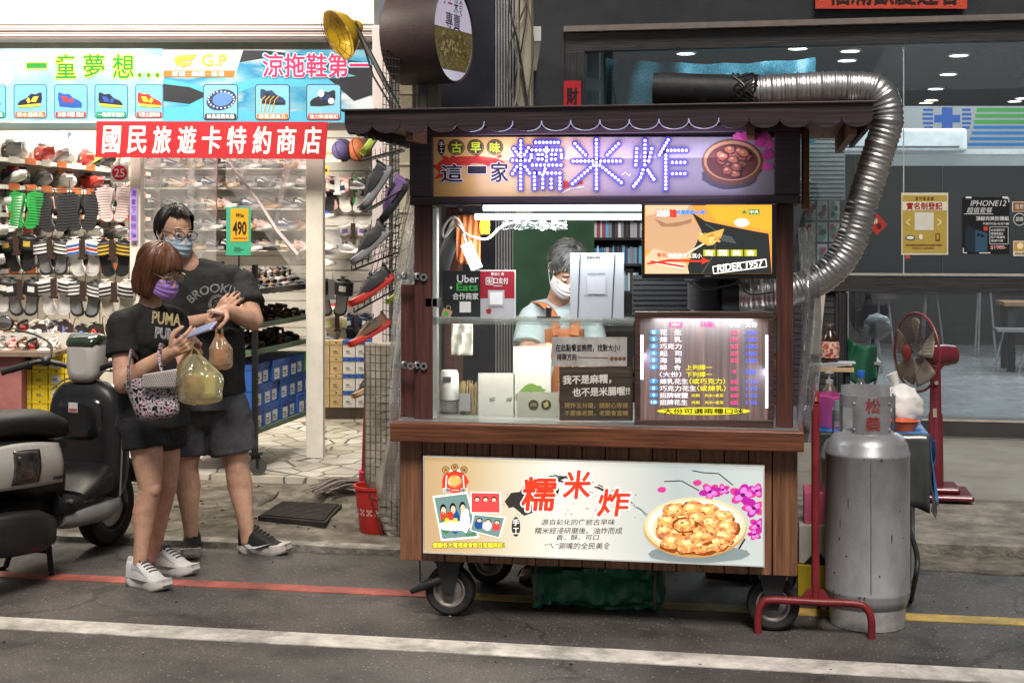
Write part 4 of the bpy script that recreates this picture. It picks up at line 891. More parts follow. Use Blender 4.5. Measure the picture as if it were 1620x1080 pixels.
# exhaust: blower, ribbed flexible duct, black spout
DUCT = mat('duct_aluminium', (.66, .64, .63), .36, 1, .12, 4, .25, 30, dirt=.25)
ex = thing('exhaust_duct', 'silver ribbed flexible duct with black spout curling over the cart roof', 'duct', W(1330, 430, 6.1))
path = [W(1150, 464, 5.98), W(1200, 464, 5.98), W(1258, 458, 5.98), W(1310, 432, 6.0), W(1345, 385, 6.02), W(1368, 310, 6.02), W(1390, 240, 6.02), W(1404, 185, 6.02), W(1388, 145, 6.02), W(1340, 138, 6.02), W(1270, 140, 6.02), W(1190, 145, 6.02)]
sp_ = smooth_path(path, 40)
# resample evenly
acc = [sp_[0]]; step = .0042
for q in sp_:
 while (q - acc[-1]).length > step: acc.append(acc[-1] + (q - acc[-1]).normalized() * step)
rads = [.064 + (.0036 if (i // 2) % 6 == 0 else .0012 * math.sin(i * 1.3)) + .002 * nz((i * .02, 1, 5)) for i in range(len(acc))]
b = MB(); b.tube(acc, rads, 32, 0, False); b.build('flexible_pipe', DUCT, ex, angle=70)
e0 = acc[-1]; e1 = W(1034, 140, 6.02)
b = MB(); d_ = (e1 - e0).normalized()
pts = [e0 - d_ * -.0, e0 + (e1 - e0) * .1, e0 + (e1 - e0) * .55, e1 - d_ * .06, e1]
b.tube(pts, [.072, .068, .067, .069, .066], 28, 0, False); b.tube([e1, e1 - d_ * .05, e0], [.066, .062, .061], 28, 1, False)
q0, q1 = e1 + Vector((0, 0, 0)), e1
b.build('spout', [mat('spout_black', (.016, .016, .018), .55, 0, .3, 8, .2, 40), mat('spout_soot', (.02, .02, .02), .9)], ex)
b = MB(); rnd = random.Random(6)
for k in range(26):
 a = rnd.random() * 6.28; b.tube(smooth_path([e0 + d_ * rnd.uniform(-.03, .09) + Vector((0, math.cos(a + j * .7), math.sin(a + j * .7))) * rnd.uniform(.066, .076) for j in range(4)], 4), .004, 5)
b.build('tape_wrap', mat('black_tape', (.02, .02, .02), .35, 0, .3, 30), ex)
b = MB(); p0 = W(1120, 490, 5.98); b.cyl((p0.x, 5.98, 1.3), (p0.x, 5.98, 1.42), .085, .085, 24); b.cyl((p0.x, 5.98, 1.42), (p0.x, 5.98, 1.44), .098, .098, 24); b.cyl((p0.x + .06, 5.98, 1.373), (p0.x + .13, 5.98, 1.373), .09, .09, 20)
b.cyl((p0.x, 5.98, 1.28), (p0.x, 5.98, 1.3), .06, .06, 20)
b.build('blower', mat('blower_black', (.02, .02, .022), .35, .3, .2, 8), ex, .004)
b = MB()
for x in (-.35, .33): b.box(W(1230, 0, 6.02).x + x * .9, W(1230, 0, 6.02).x + x * .9 + .015, 5.94, 6.1, 2.108, 2.135)
b.build('cradle', mat('galvanised', 0), ex)
# glass front and ledge
PGc = PL(Y=5.83)
CG = glass('cart_glass', (.93, .95, .93), .05)
b = MB(); b.slab(PGc, 690, 507, 1002, 664, 0, .006); b.build('front_glass', CG, cart)
b = MB(); z0 = W(800, 508, 5.83).z; b.box(-1.40, -.56, 5.80, 6.02, z0, z0 + .012); b.box(-1.40, -.56, 5.795, 5.80, z0 - .012, z0 + .018); b.build('acrylic_ledge', glass('acrylic', (.92, .95, .94), .14, .08, .08, (.75, .75, .7)), cart)
b = MB(); b.box(-1.402, -1.385, 5.80, 5.84, .84, 1.72); b.build('glass_channel', mat('alu_channel', (.6, .6, .58), .4, .7), cart)
b = MB(); q = PGc.p(682, 478); b.box(q.x - .02, q.x + .035, 5.8, 5.86, q.z - .02, q.z + .02); b.build('corner_clamp', mat('steel_dark', (.25, .24, .23), .35, .9), cart, .003)
area('ledge_lamp', (-1.0, 5.845, z0 - .012), .7, .02, 3.2, (1, .93, .82), (R(12), 0, 0))
# lower light box
PLB = PL(Y=5.757)
b = MB(); b.box(-1.428, -.035, 5.758, 5.799, .290, .690); b.build('light_box', mat('box_edge_white', (.7, .66, .58), .35), cart, .004)
b = MB(); b.box(-1.430, -.033, 5.745, 5.7578, .2885, .2935); b.box(-1.430, -.033, 5.745, 5.7578, .6865, .6915); b.box(-1.430, -1.4255, 5.745, 5.7578, .294, .686); b.box(-.0375, -.033, 5.745, 5.7578, .294, .686); b.build('light_box_rim', mat('clear_rim', (.75, .75, .72), .2, .2), cart)
b = MB(); b.box(-1.4253, -.0377, 5.7565, 5.7575, .2938, .6862); b.build('light_box_face', emgrad('food_sign_background', [(0, '#bd935a'), (.18, '#cfae78'), (.3, '#ddcfae'), (.45, '#f0eadc'), (.62, '#d6d4c8'), (.8, '#aeb8b6'), (1, '#bfc6c1')], -1.43, -.03, .80, 2, .1), cart)
ZL = ZP(PLB, 660, 710, 2.893)
b = MB()
ink = [em(h, .95) for h in ('#33302c', '#e23a20', '#fff8f0', '#f0e040', '#6d8a84', '#c8387f', '#a81f8e', '#e07ac8', '#c09050', '#e8c898', '#f7ead0', '#e88c3c', '#f4b060', '#fcd898', '#86400f', '#7a8584', '#274a86', '#d84848', '#3a7a4a', '#e8c4a8', '#141414', '#5a1850')]
ink[11] = em2('fried_dough_lit', ['#b8561c', '#dc7e30', '#f0a850', '#fbd49a'], 55, .9, det=3, lo=.34, hi=.68)
b.poly(ZL, [(400, 240), (430, 200), (470, 195), (500, 150), (560, 140), (620, 125), (700, 122), (640, 150), (650, 190), (620, 270), (560, 280), (490, 305), (440, 265), (420, 270)], .001, 0)
for k in range(46):
 u = random.random(); x = 600 + 440 * u; y = 128 + 165 * u ** 2.2 + random.uniform(-16, 16) * (1 - .5 * u); l = random.uniform(15, 60)
 b.line(ZL, [(x, y), (x + l, y + l * (.12 + .75 * u))], random.uniform(2, 6) * (1.1 - .5 * u), .0012 + k * .00001, 0 if k % 4 else 15)
for k in range(40): b.blob(ZL, random.uniform(395, 1010), random.uniform(190, 320), random.uniform(1.5, 5), 2, .0018, 0, 7, .4, k)
b.cut('ink_brush', ink, cart)
for ch, bx in (('糯', (475, 125, 640, 285)), ('米', (665, 95, 795, 230)), ('炸', (820, 180, 978, 310))):
 b.text(ZL, ch, (bx[0] - 5, bx[1] - 5, bx[2] + 7, bx[3] + 7), .003, 2, .06, .12); b.text(ZL, ch, bx, .0042, 1, .03, .12); b.cut('title_character', ink, cart)
b.blob(ZL, 452, 355, 20, 45, .002, 0, 24, .03); b.text(ZL, '手', (437, 320, 467, 350), .0035, 2, .02); b.text(ZL, '工', (438, 360, 466, 388), .0035, 2, .02)
b.cut('handmade_badge', ink, cart)
for s_, bx in (('源自彰化的傳統古早味', (568, 320, 905, 348)), ('糯米經浸研磨後。油炸而成', (537, 358, 940, 388)), ('香、酥、可口', (637, 391, 833, 416)), ('“ㄟ”涮嘴的全民美食', (585, 427, 885, 458))): b.text(ZL, s_, bx, .002, 0, .008, .15); b.cut('caption_line', ink, cart)
# emblem with three round characters (the cartoon figures are left out)
b.blob(ZL, 172, 150, 62, 52, .0015, 1, 28, .08); b.oval(ZL, 172, 148, 32, 28, .003, 11, 24); b.oval(ZL, 172, 148, 22, 19, .0042, 12, 24)
b.line(ZL, [(125, 110), (172, 92), (220, 110)], 8, .003, 2); b.line(ZL, [(135, 120), (130, 185)], 5, .003, 2); b.line(ZL, [(210, 120), (215, 185)], 5, .003, 2)
for cx_, cy_, ch in ((131, 95, '古'), (172, 84, '早'), (214, 95, '味')): b.oval(ZL, cx_, cy_, 17, 17, .0045, 0, 18); b.oval(ZL, cx_, cy_, 14, 14, .0057, 8, 18); b.text(ZL, ch, (cx_ - 9, cy_ - 9, cx_ + 9, cy_ + 9), .007, 0, .02)
b.text(ZL, '這 一 家', (118, 176, 230, 200), .005, 2, .08); b.text(ZL, '這 一 家', (121, 178, 227, 198), .0063, 0, .03)
b.cut('emblem', ink, cart)
def snap(q, cols, sd):
 b.poly(ZL, q, .002 + sd * .0013, 2); c_ = (sum(x for x, y in q) / 4, sum(y for x, y in q) / 4)
 iq = [(c_[0] + (x - c_[0]) * .92, c_[1] + (y - c_[1]) * .92) for x, y in q]; b.poly(ZL, iq, .0027 + sd * .0013, cols[0])
 rn = random.Random(sd)
 ax = Vector((iq[1][0] - iq[0][0], iq[1][1] - iq[0][1])); ay = Vector((iq[3][0] - iq[0][0], iq[3][1] - iq[0][1]))
 for i in range(3):
  u = .2 + .3 * i;
  def P(u_, v_): return (iq[0][0] + ax.x * u_ + ay.x * v_, iq[0][1] + ax.y * u_ + ay.y * v_)
  x, y = P(u, .62); b.blob(ZL, x, y, abs(ax.x) * .15, abs(ay.y) * .3, .003 + sd * .0013 + i * .0001, cols[1 + i], 14, .12, i)
  x, y = P(u, .30); b.oval(ZL, x, y, abs(ax.x) * .10, abs(ay.y) * .13, .0032 + sd * .0013 + i * .0001, 20, 14); x, y = P(u, .34); b.oval(ZL, x, y, abs(ax.x) * .075, abs(ay.y) * .10, .0034 + sd * .0013 + i * .0001, 19, 14)
 return P
P = snap([(70, 215), (230, 195), (285, 405), (110, 420)], (4, 18, 16, 2), 0)
x, y = P(.4, .75); b.blob(ZL, x + 5, y - 5, 75, 22, .0042, 2, 20, .1); b.text(ZL, '台灣', (105, 285, 165, 325), .0055, 1, .05); b.text(ZL, '第一等', (125, 315, 185, 340), .0055, 3, .05); b.text(ZL, '美食地圖', (220, 382, 265, 400), .0055, 18, .03)
b.cut('snapshot', ink, cart); P = snap([(243, 196), (382, 199), (383, 294), (243, 292)], (17, 17, 17, 17), 2)
b.cut('snapshot', ink, cart); P = snap([(258, 296), (405, 312), (378, 408), (240, 372)], (4, 16, 2, 17), 4)
b.cut('snapshot', ink, cart); b.text(ZL, '感謝各大電視美食節目蒞臨採訪！', (70, 424, 402, 453), .003, 20, .10); b.text(ZL, '感謝各大電視美食節目蒞臨採訪！', (72, 426, 400, 451), .0043, 3, .035)
b.cut('thanks_line', ink, cart)
b.line(ZL, [(1258, 98), (1310, 108), (1380, 112), (1445, 165)], 5, .0015, 0); b.line(ZL, [(1130, 148), (1210, 145), (1290, 190)], 5, .0015, 0)
for x, y in ((1120, 185), (1282, 154)): b.blob(ZL, x, y, 20, 14, .0025, 5, 14, .1)
rnd = random.Random(9); kk = 0
for x, y, s_ in ((1340, 195, 60), (1400, 185, 40), (1490, 210, 75), (1555, 190, 50), (1540, 270, 65), (1560, 350, 55), (1545, 390, 40)):
 for i in range(5):
  a = i * 1.2566 + .3 * s_; kk += 1
  pts = []
  for j in range(12):
   t_ = 2 * math.pi * j / 12; u, v = s_ * .42 * math.cos(t_) + s_ * .45, s_ * .3 * math.sin(t_)
   xx, yy = x + u * math.cos(a) - v * math.sin(a), y + .8 * (u * math.sin(a) + v * math.cos(a)); pts.append((min(xx, 1578), yy))
  b.poly(ZL, pts, .002 + kk * .00005, 6 if i % 2 else 5)
  pts2 = [(x + (px_ - x) * .7, y + (py_ - y) * .7) for px_, py_ in pts]; b.poly(ZL, pts2, .0045 + kk * .00005, 7 if i % 3 else 6)
 b.blob(ZL, x, y, s_ * .16, s_ * .13, .0068, 21, 10, .2)
b.line(ZL, [(1465, 468), (1500, 410)], 9, .002, 0)
b.cut('orchid_picture', ink, cart); b.blob(ZL, 1290, 480, 235, 40, .0072, 15, 30, .03)
b.oval(ZL, 1272, 360, 236, 137, .008, 8, 56); b.oval(ZL, 1272, 352, 232, 130, .0088, 9, 56); b.oval(ZL, 1272, 350, 216, 116, .0096, 10, 56); b.oval(ZL, 1272, 362, 195, 100, .0103, 9, 50)
rnd = random.Random(12)
spn = [(1180, 280), (1260, 275), (1330, 285), (1400, 310), (1150, 330), (1215, 325), (1280, 320), (1345, 340), (1415, 360), (1135, 375), (1195, 385), (1260, 370), (1330, 385), (1400, 400), (1170, 425), (1240, 435), (1310, 440), (1375, 430), (1225, 345), (1300, 400)]
for k, (x, y) in enumerate(spn):
 rx, ry = rnd.uniform(48, 66), rnd.uniform(34, 44); o_ = .011 + k * .0011
 b.blob(ZL, x + 2, y + 6, rx, ry, o_, 14, 12, .2, k); b.blob(ZL, x, y, rx * .95, ry * .93, o_ + .0002, 11, 12, .2, k); b.blob(ZL, x - 4, y - 5, rx * .55, ry * .45, o_ + .0004, 12, 12, .35, k + 7); b.blob(ZL, x - 8, y - 10, rx * .35, ry * .3, o_ + .0006, 13, 9, .3, k + 8)
 for q in range(4): b.blob(ZL, x + rnd.uniform(-.6, .6) * rx, y + rnd.uniform(-.6, .6) * ry, 5, 4, o_ + .0008, 13 + q % 2, 7, .4, q)
b.build('bowl_picture', ink, cart)
# casters
def caster(x, y, small=True):
 b = MB(); r_ = .107; M_ = Matrix.Translation((x, y, r_)) @ Matrix.Rotation(R(90), 4, 'X')
 b.lathe([(.068, -.026), (.09, -.034), (.1, -.03), (r_, -.014), (r_, .014), (.1, .03), (.09, .034), (.068, .026)], n=32, M=M_); w_ = b.build('wheel', mat('tyre_rubber', (.018, .017, .017), .75, 0, .3, 20, .3, 60), cart)
 b = MB(); b.lathe([(0, -.02), (.02, -.026), (.03, -.018), (.05, -.014), (.062, -.026), (.069, -.026), (.069, .026), (.062, .026), (.05, .014), (.03, .018), (.02, .026), (0, .02)], n=28, M=M_); b.build('rim', mat('worn_rim', (.35, .32, .29), .45, .6, .25, 20), w_)
 b = MB(); fr_ = mat('caster_steel', (.03, .03, .032), .5, .4, .2, 12)
 for s_ in (-1, 1): b.prism([(-.02, .09), (.02, .09), (.055, .236), (-.055, .236)], lambda a, c, h, s_=s_: Vector((x + a, y + s_ * .045 + h, c)), -.003, .003)
 b.box(x - .06, x + .06, y - .06, y + .06, .232, .243); b.cyl((x, y - .05, r_), (x, y + .05, r_), .009); b.build('fork', fr_, cart, .002)
PLW = [(-1.345, 5.885), (-1.29, 6.46), (0.0, 5.90), (.0, 6.46)]
# front casters show their face, so turn the rolling axis towards the street
for x, y in PLW: caster(x, y)
b = MB(); q = G(655, 940); b.tube([W(650, 935, 5.83), W(672, 925, 5.83), W(700, 915, 5.86)], [.012, .02, .022], 10); b.build('brake_lever', mat('caster_steel', 0), cart)
b = MB(); b.tube([W(664, 885, 5.85), W(665, 925, 5.85)], .0035, 6); b.build('cord', mat('cable_0', 0), cart)
b = MB(); b.box(-1.3, -.1, 6.0, 6.06, .215, .243); b.box(-1.3, -.1, 6.36, 6.42, .215, .243); b.build('under_frame', mat('caster_steel', 0), cart)
# ================================================================ THINGS ON AND AROUND THE CART
def flatsign(name, label, cat, pl, x0, y0, x1, y1, th, paper, fn=None, inks=None, off=0, group=None, bevel=0):
 t = thing(name, label, cat, pl.p((x0 + x1) / 2, y1), 0, group)
 b = MB(); b.slab(pl, x0, y0, x1, y1, off, th); b.build('board', paper, t, bevel)
 if fn: b = MB(); fn(b); b.build('print', inks, t)
 return t
PA = PL(Y=5.915)
def f(b):
 b.text(PA, 'Uber', (723, 435, 757, 447), .0015, 0, .01); b.text(PA, 'Eats', (722, 448, 756, 460), .0015, 1, .02); b.text(PA, '合作商家', (716, 463, 757, 474), .0015, 0, .02)
 b.rect(PA, 727, 477, 745, 494, .0015, 0); b.text(PA, '✦', (711, 452, 716, 458), .0015, 0)
 b.poly(PA, [(702, 487), (716, 492), (712, 503), (698, 499)], .0015, 2); b.line(PA, [(706, 488), (708, 483), (713, 485), (712, 490)], 1.2, .0015, 2); b.blob(PA, 706, 496, 4, 4, .0025, 1, 10)
flatsign('delivery_sign', 'black delivery partner sign with white and green lettering on the acrylic ledge', 'sign', PA, 700, 428, 760, 503, .003, pr('#1a1d22'), f, [pr('#e8e8e4'), pr('#3fb04a'), pr('#c0a078')])
PA2 = PL(Y=5.94)
def f(b):
 b.rect(PA2, 757, 429, 814, 472, .0012, 0); b.rect(PA2, 757, 472, 814, 502, .0012, 1)
 b.text(PA2, '歡迎使用', (777, 431, 797, 436), .0025, 2, .01); b.text(PA2, '口支付', (781, 439, 804, 449), .0025, 2, .02); b.line(PA2, [(769, 439), (780, 439), (780, 450), (769, 450), (769, 439)], 1, .0025, 2); b.text(PA2, '街', (770.5, 440.5, 778.5, 448.5), .0025, 2, .01)
 b.text(PA2, '行動支付', (780, 451, 795, 453.5), .0025, 2); b.rect(PA2, 772, 459, 798, 485, .0025, 1); b.rect(PA2, 775, 462, 795, 482, .0038, 2)
 b.blob(PA2, 773, 492, 5, 4, .0025, 0, 10)
flatsign('payment_sign', 'red and grey mobile payment sign beside the black delivery sign', 'sign', PA2, 755, 427, 816, 503, .003, pr('#d8d6d6'), f, [pr('#a01f30'), pr('#b8b6bc'), pr('#efeeee')])
PA3 = PL(Y=5.95)
def f(b):
 b.line(PA3, [(918, 402), (914, 503)], 1.6, .002, 0); b.line(PA3, [(973, 402), (968, 503)], 1.6, .002, 0)
 b.text(PA3, '實聯制措施', (928, 405, 950, 409), .002, 0); b.text(PA3, '請掃描條碼完成實聯制登記', (930, 432, 958, 434), .002, 0, .01); b.text(PA3, '場所代碼：1234 5678 9012 345', (924, 467, 962, 469), .002, 0)
 b.rect(PA3, 929, 437, 958, 465, .002, 1)
flatsign('notice_sheet', 'white paper notice in a clear holder standing before the vendor', 'notice', PA3, 902, 400, 987, 503, .002, mat('white_paper', (.42, .43, .47), .6, 0, .04, 5), f, [pr('#222222'), pr('#b9b9c2')])
t = thing('acrylic_holder', 'clear acrylic panel behind the white paper notice', 'holder', PA3.p(975, 503)); b = MB(); b.slab(PL(Y=5.965), 905, 425, 1002, 503, 0, .004); b.build('panel', CG, t); b = MB(); b.slab(PL(Y=5.965), 905, 500, 1002, 503, -.005, .03); b.build('foot', CG, t)
t = thing('binder_clip', 'dark bulldog clip standing on the acrylic ledge', 'clip', PGc.p(868, 504)); PC2 = PL(Y=5.86)
b = MB(); b.slab(PC2, 849, 500, 887, 505, 0, .03); b.build('base', pr('#2a1c18'), t, .002); b = MB(); b.cyl(PC2.p(868, 501), PC2.p(868, 489), .011, .014, 12); b.ell(PC2.p(868, 488), (.014, .014, .01)); b.build('knob', pr('#2a1c18'), t)
PF3 = PL(Y=5.826)
def f(b):
 b.text(PF3, '在此點餐並詢問，找對大小！', (879, 544, 981, 556), .0012, 0, .02); b.text(PF3, '排隊方向', (881, 559, 912, 570), .0012, 0, .02); b.line(PF3, [(914, 565), (962, 566)], 1, .0012, 2)
 for k in range(4): b.oval(PF3, 968 + k * 6.5, 567, 3, 3, .0012 + k * .0001, 1, 12)
flatsign('laminated_notice', 'white laminated queue notice taped to the cart glass', 'notice', PF3, 873, 533, 992, 579, .001, mat('laminated_paper', (.5, .48, .46), .25, 0, .3, 7, .3, 12), f, [pr('#22202a'), pr('#7a4a2a'), pr('#55403a')])
def f(b):
 Z = ZP(PF3, 640, 460, 2.531)
 b.text(Z, '我不是麻糬，', (633, 338, 828, 376), .0015, 0, .03, 0, -.03); b.text(Z, '也不是米腸喔!!', (672, 388, 902, 424), .0015, 0, .03, 0, -.03)
 b.text(Z, '現炸五分鐘，請耐心等候', (640, 447, 895, 470), .0015, 1, .012); b.text(Z, '不要催老闆，老闆會當機', (640, 478, 895, 500), .0015, 1, .012)
flatsign('humour_sign', 'dark wood sign with white lettering leaning inside the cart glass corner', 'sign', PF3, 885, 580, 1001, 665, .004, wood('dark_sign_wood', (.07, .05, .038), .4, 'x'), f, [pr('#e4dfd4'), pr('#a8945a')])
PI = PL(Y=5.97)
t = thing('sanitizer_dispenser', 'white soap dispenser with clear base at the left of the counter', 'dispenser', PI.p(707, 663))
c_ = PI.p(707, 663); c_.y += .045
b = MB(); z_ = lambda py: PI.p(707, py).z
b.lathe([(.0, .838), (.042, .838), (.044, .845), (.043, z_(633))], (c_.x, c_.y, 0), 20); b.build('tank', glass('clear_plastic', (.86, .88, .88), .1, .06, .12), t)
b = MB(); b.lathe([(.043, z_(633)), (.044, z_(631)), (.04, z_(592)), (.034, z_(587)), (.0, z_(586))], (c_.x, c_.y, 0), 20); b.build('pump_head', mat('white_plastic', (.78, .78, .78), .35, 0, .03), t)
b = MB(); b.box(c_.x - .018, c_.x + .018, c_.y - .0445, c_.y - .04, z_(603), z_(596)); b.build('nozzle', pr('#55565a'), t)
t = thing('toothpick_bag', 'clear bag of bamboo skewers behind the counter glass', 'skewers', PI.p(741, 663))
b = MB(); rnd = random.Random(1); q = PI.p(741, 663)
for k in range(46):
 x = q.x + rnd.uniform(-.036, .036); y = q.y + rnd.uniform(0, .05); b.cyl((x, y, .84), (x + rnd.uniform(-.01, .01), y, z_(602 + rnd.random() * 10)), .0022, .0018, 5)
b.build('skewer_bundle', mat('bamboo', (.5, .38, .2), .6, 0, .2, 40), t); b = MB(); b.slab(PI, 727, 622, 744, 650, .005, .001); b.build('tag', mat('white_paper', 0), t)
PAP = mat('paper_bag_white', (.75, .74, .71), .7, 0, .05, 6, .2, 20)
def stack(name, label, x0, y0, x1, y1, th, dx, n, mk=None):
 t = thing(name, label, 'paper bags', PI.p((x0 + x1) / 2, 663)); b = MB()
 for k in range(n):
  pl = PL(Y=PI.Y + k * th); s_ = rnd.uniform(-1, 1); b.slab(pl, x0 + s_, y0 + k * .5 * dx, x1 + s_, y1, 0, th * .75)
 b.build('bag_stack', PAP, t)
 if mk: b = MB(); mk(b); b.build('print', [pr('#6a6a6a'), pr('#7aa04a'), pr('#a03a4a'), pr('#4a3a24')], t)
Zi = ZP(PI, 640, 460, 2.531)
def mk1(b):
 for x in (340, 408): b.line(Zi, [(x, 432), (x + 22, 428)], 3, .002, 0); b.line(Zi, [(x, 440), (x + 22, 436)], 3, .002, 0)
stack('paper_bags', 'short stack of white paper bags left of the tall stack', 757, 590, 814, 663, .004, 1, 8, mk1)
def mk2(b):
 b.blob(Zi, 500, 415, 45, 40, .002, 1, 18, .3); b.blob(Zi, 478, 425, 14, 16, .0035, 2, 12, .3); b.blob(Zi, 530, 395, 30, 14, .0033, 1, 12, .3)
stack('paper_bags', 'tall stack of white paper bags printed with flowers', 813, 548, 871, 663, .005, 2, 12, mk2)
P95 = PL(Y=5.93)
def f(b):
 for x in (844, 864): b.oval(P95, x, 640, 8, 8, .001, 0, 20)
 b.text(P95, '古早味', (839, 637, 849, 643), .0022, 1, .01); b.blob(P95, 864, 640, 4, 5, .0022, 1, 9, .3)
flatsign('small_card', 'pale card with two dark round emblems before the tall bag stack', 'card', P95, 818, 620, 884, 664, .002, pr('#c4c4b8'), f, [pr('#4a3c24'), pr('#c8b88a')])
# inner hangings
P61 = PL(Y=6.2)
def wavy(name, label, cat, pl, x0, y0, x1, y1, m, amp=.006, fr=25, group=None):
 b = MB(); b.sheet(lambda u, v: pl.p(x0 + (x1 - x0) * u, y0 + (y1 - y0) * v, amp * math.sin(u * fr + v * 4) + amp * nz((u * 5, v * 5, x0))), 14, 14); o = b.build(name, m, None, solid=.001); tag(o, label, cat, group); return o
wavy('orange_cloth', 'orange cloth hanging inside the cart above the payment signs', 'cloth', P61, 722, 340, 760, 418, mat('orange_cloth', (.62, .19, .06), .7, 0, .15, 10))
wavy('yellow_tag', 'small yellow tag hanging beside the orange cloth', 'tag', PL(Y=6.19), 759, 345, 775, 371, mat('yellow_tag', (.72, .56, .05), .6))
wavy('white_wrap', 'white plastic wrap sheet hanging behind the counter glass', 'wrap', PL(Y=6.1), 714, 512, 748, 562, mat('white_wrap', (.7, .68, .62), .4), .01, 12)
t = thing('power_strip', 'white power strip dangling from its cord inside the cart', 'power strip', W(748, 425, 6.1))
b = MB(); p0, p1 = W(737, 385, 6.1), W(755, 426, 6.1); d_ = (p1 - p0).normalized(); s_ = d_.cross(Vector((0, 1, 0)))
b.prism([(-.024, 0), (.024, 0), (.024, (p1 - p0).length), (-.024, (p1 - p0).length)], lambda a, c, h: p0 + s_ * a + d_ * c + Vector((0, h, 0)), -.016, .016); b.build('strip_body', mat('white_plastic', 0), t, .004)
b = MB(); b.tube(smooth_path([p0, W(728, 352, 6.1), W(715, 344, 6.1), W(702, 360, 6.12), W(703, 375, 6.14), W(722, 356, 6.1), W(740, 372, 6.05), W(770, 378, 6.05), W(792, 360, 6.1), W(820, 350, 6.1)], 8), .0055, 8); b.build('cord', mat('white_plastic', 0), t)
b = MB(); b.tube(smooth_path([W(735, 338, 6.3), W(722, 360, 6.25), W(700, 420, 6.2), W(690, 455, 6.2), W(688, 500, 6.2)], 8), .045, 12, flat=.35); tag(b.build('curved_arm', mat('black_arm', (.04, .04, .042), .4), None), 'black curved support arm inside the left of the cart', 'arm')
b = MB(); b.sheet(lambda u, v: W(795 + 102 * u, 350 + 13 * v + 4 * nz((u * 9, v * 3, 4)), 6.1) + Vector((0, .03 * nz((u * 12, v * 9, 1)), 0)), 40, 8); tag(b.build('plastic_roll', glass('crinkled_film', (.7, .74, .76), .12, .2, .12, (.35, .36, .36))), 'crumpled clear plastic film tucked under the light tubes', 'plastic film')
b = MB(); b.slab(PL(Y=6.3), 1000, 436, 1092, 498, 0, .1)
for k in range(7): b.slab(PL(Y=6.3), 1001, 440 + k * 8, 1091, 442 + k * 8, .006, .006)
tag(b.build('fryer_hood', mat('black_hood', (.025, .025, .028), .35, .3)), 'black louvred fryer hood behind the menu board', 'hood')
b = MB(); q = W(1100, 500, 6.2); b.box(-.45, 0, 6.05, 6.45, .838, 1.1); tag(b.build('fryer', mat('fryer_steel', (.4, .4, .4), .3, .9), None, .01), 'steel fryer hidden behind the menu board on the counter', 'fryer')
# board, shelf and books behind the cart
b = MB(); b.slab(PL(Y=8.6), 812, 345, 940, 560, 0, .03); b.slab(PL(Y=8.62), 815, 560, 825, 700, 0, .02); b.slab(PL(Y=8.62), 925, 560, 935, 700, 0, .02)
b2 = tag(b.build('green_board', mat('green_board', (.022, .07, .036), .5, 0, .35, 2)), 'tall deep green board standing on the pavement behind the vendor', 'board')
b = MB(); p8 = PL(Y=8.9)
b.slab(p8, 926, 340, 930, 640, 0, .3); b.slab(p8, 1022, 340, 1026, 640, 0, .3)
for y in (340, 376, 417, 460, 520, 600): b.slab(p8, 930.2, y, 1021.8, y + 4, 0, .3)
b.slab(PL(Y=9.2), 926, 340, 1026, 640, 0, .01); tag(b.build('bookcase', mat('black_bookcase', (.02, .02, .022), .5)), 'black bookcase behind the cart filled with books', 'bookcase')
rnd = random.Random(21); nb = 0
BC = ['#c8c8c8', '#9a4a5a', '#3a7ab8', '#d8d8e0', '#4a4a52', '#8a8a92', '#6aa8d0', '#b0b0b8', '#303038']
for y in (376, 417, 460):
 x = 932
 while x < 1016:
  w = rnd.uniform(3, 5.5); h = rnd.uniform(24, 30); col = BC[rnd.randrange(2, 4) if x < 952 and y == 417 else (rnd.randrange(0, 2) if x < 955 else rnd.randrange(3, 9))]
  b = MB(); b.slab(PL(Y=8.93), x, y - h, x + w - .4, y - .2, 0, .18); o = b.build('book', pr(col)); nb += 1
  tag(o, 'thin book standing upright in the black bookcase behind the cart', 'book', 'books in the bookcase behind the cart'); x += w
# tarp bundle under the cart
b = MB(); rnd = random.Random(4)
A, B2 = G(838, 962), G(1048, 966)
def tf(u, v):
 x = A.x + (B2.x - A.x) * u; a = 2 * math.pi * v
 r_ = 1 + .10 * math.sin(7 * a + 5 * u) + .28 * nz((u * 5, math.cos(a) * 2, math.sin(a) * 2)) + .16 * nz((u * 15, math.cos(a) * 5, math.sin(a) * 5))
 e = 1 if .0 < u < 1 else .75
 yy = 6.18 + .14 * r_ * math.copysign(abs(math.cos(a)) ** .6, math.cos(a)) * e; zz = .1 + .102 * r_ * math.copysign(abs(math.sin(a)) ** .6, math.sin(a)) * e
 return Vector((x + .02 * nz((a, u * 3, 2)), yy, max(.004, zz)))
b.sheet(tf, 60, 40)
for u in (0, 1):
 c_ = Vector((A.x + (B2.x - A.x) * u, 6.18, .1)); n0 = len(b.v); vs = [tf(u, j / 40) for j in range(40)]; b.add([c_] + vs, [(0, 1 + j, 1 + (j + 1) % 40) if u else (0, 1 + (j + 1) % 40, 1 + j) for j in range(40)], 0, True)
tp = thing('tarpaulin_bundle', 'folded dark green tarpaulin bundle lying under the cart', 'tarpaulin', (-.75, 6.18, 0))
b.build('folded_sheet', mat('green_tarpaulin', (.03, .15, .09), .36, 0, .3, 6, .5, 14), tp)
b = MB()
for px_ in (848, 1040):
 x = G(px_, 962).x; b = MB(); b.tube([(x + .01 * nz((k, px_, 0)), 6.18 + .165 * math.cos(k * .33), max(.01, .1 + .125 * math.sin(k * .33))) for k in range(20)], .006, 6); b.build('strap', mat('tarp_strap', (.2, .13, .07), .7), tp)
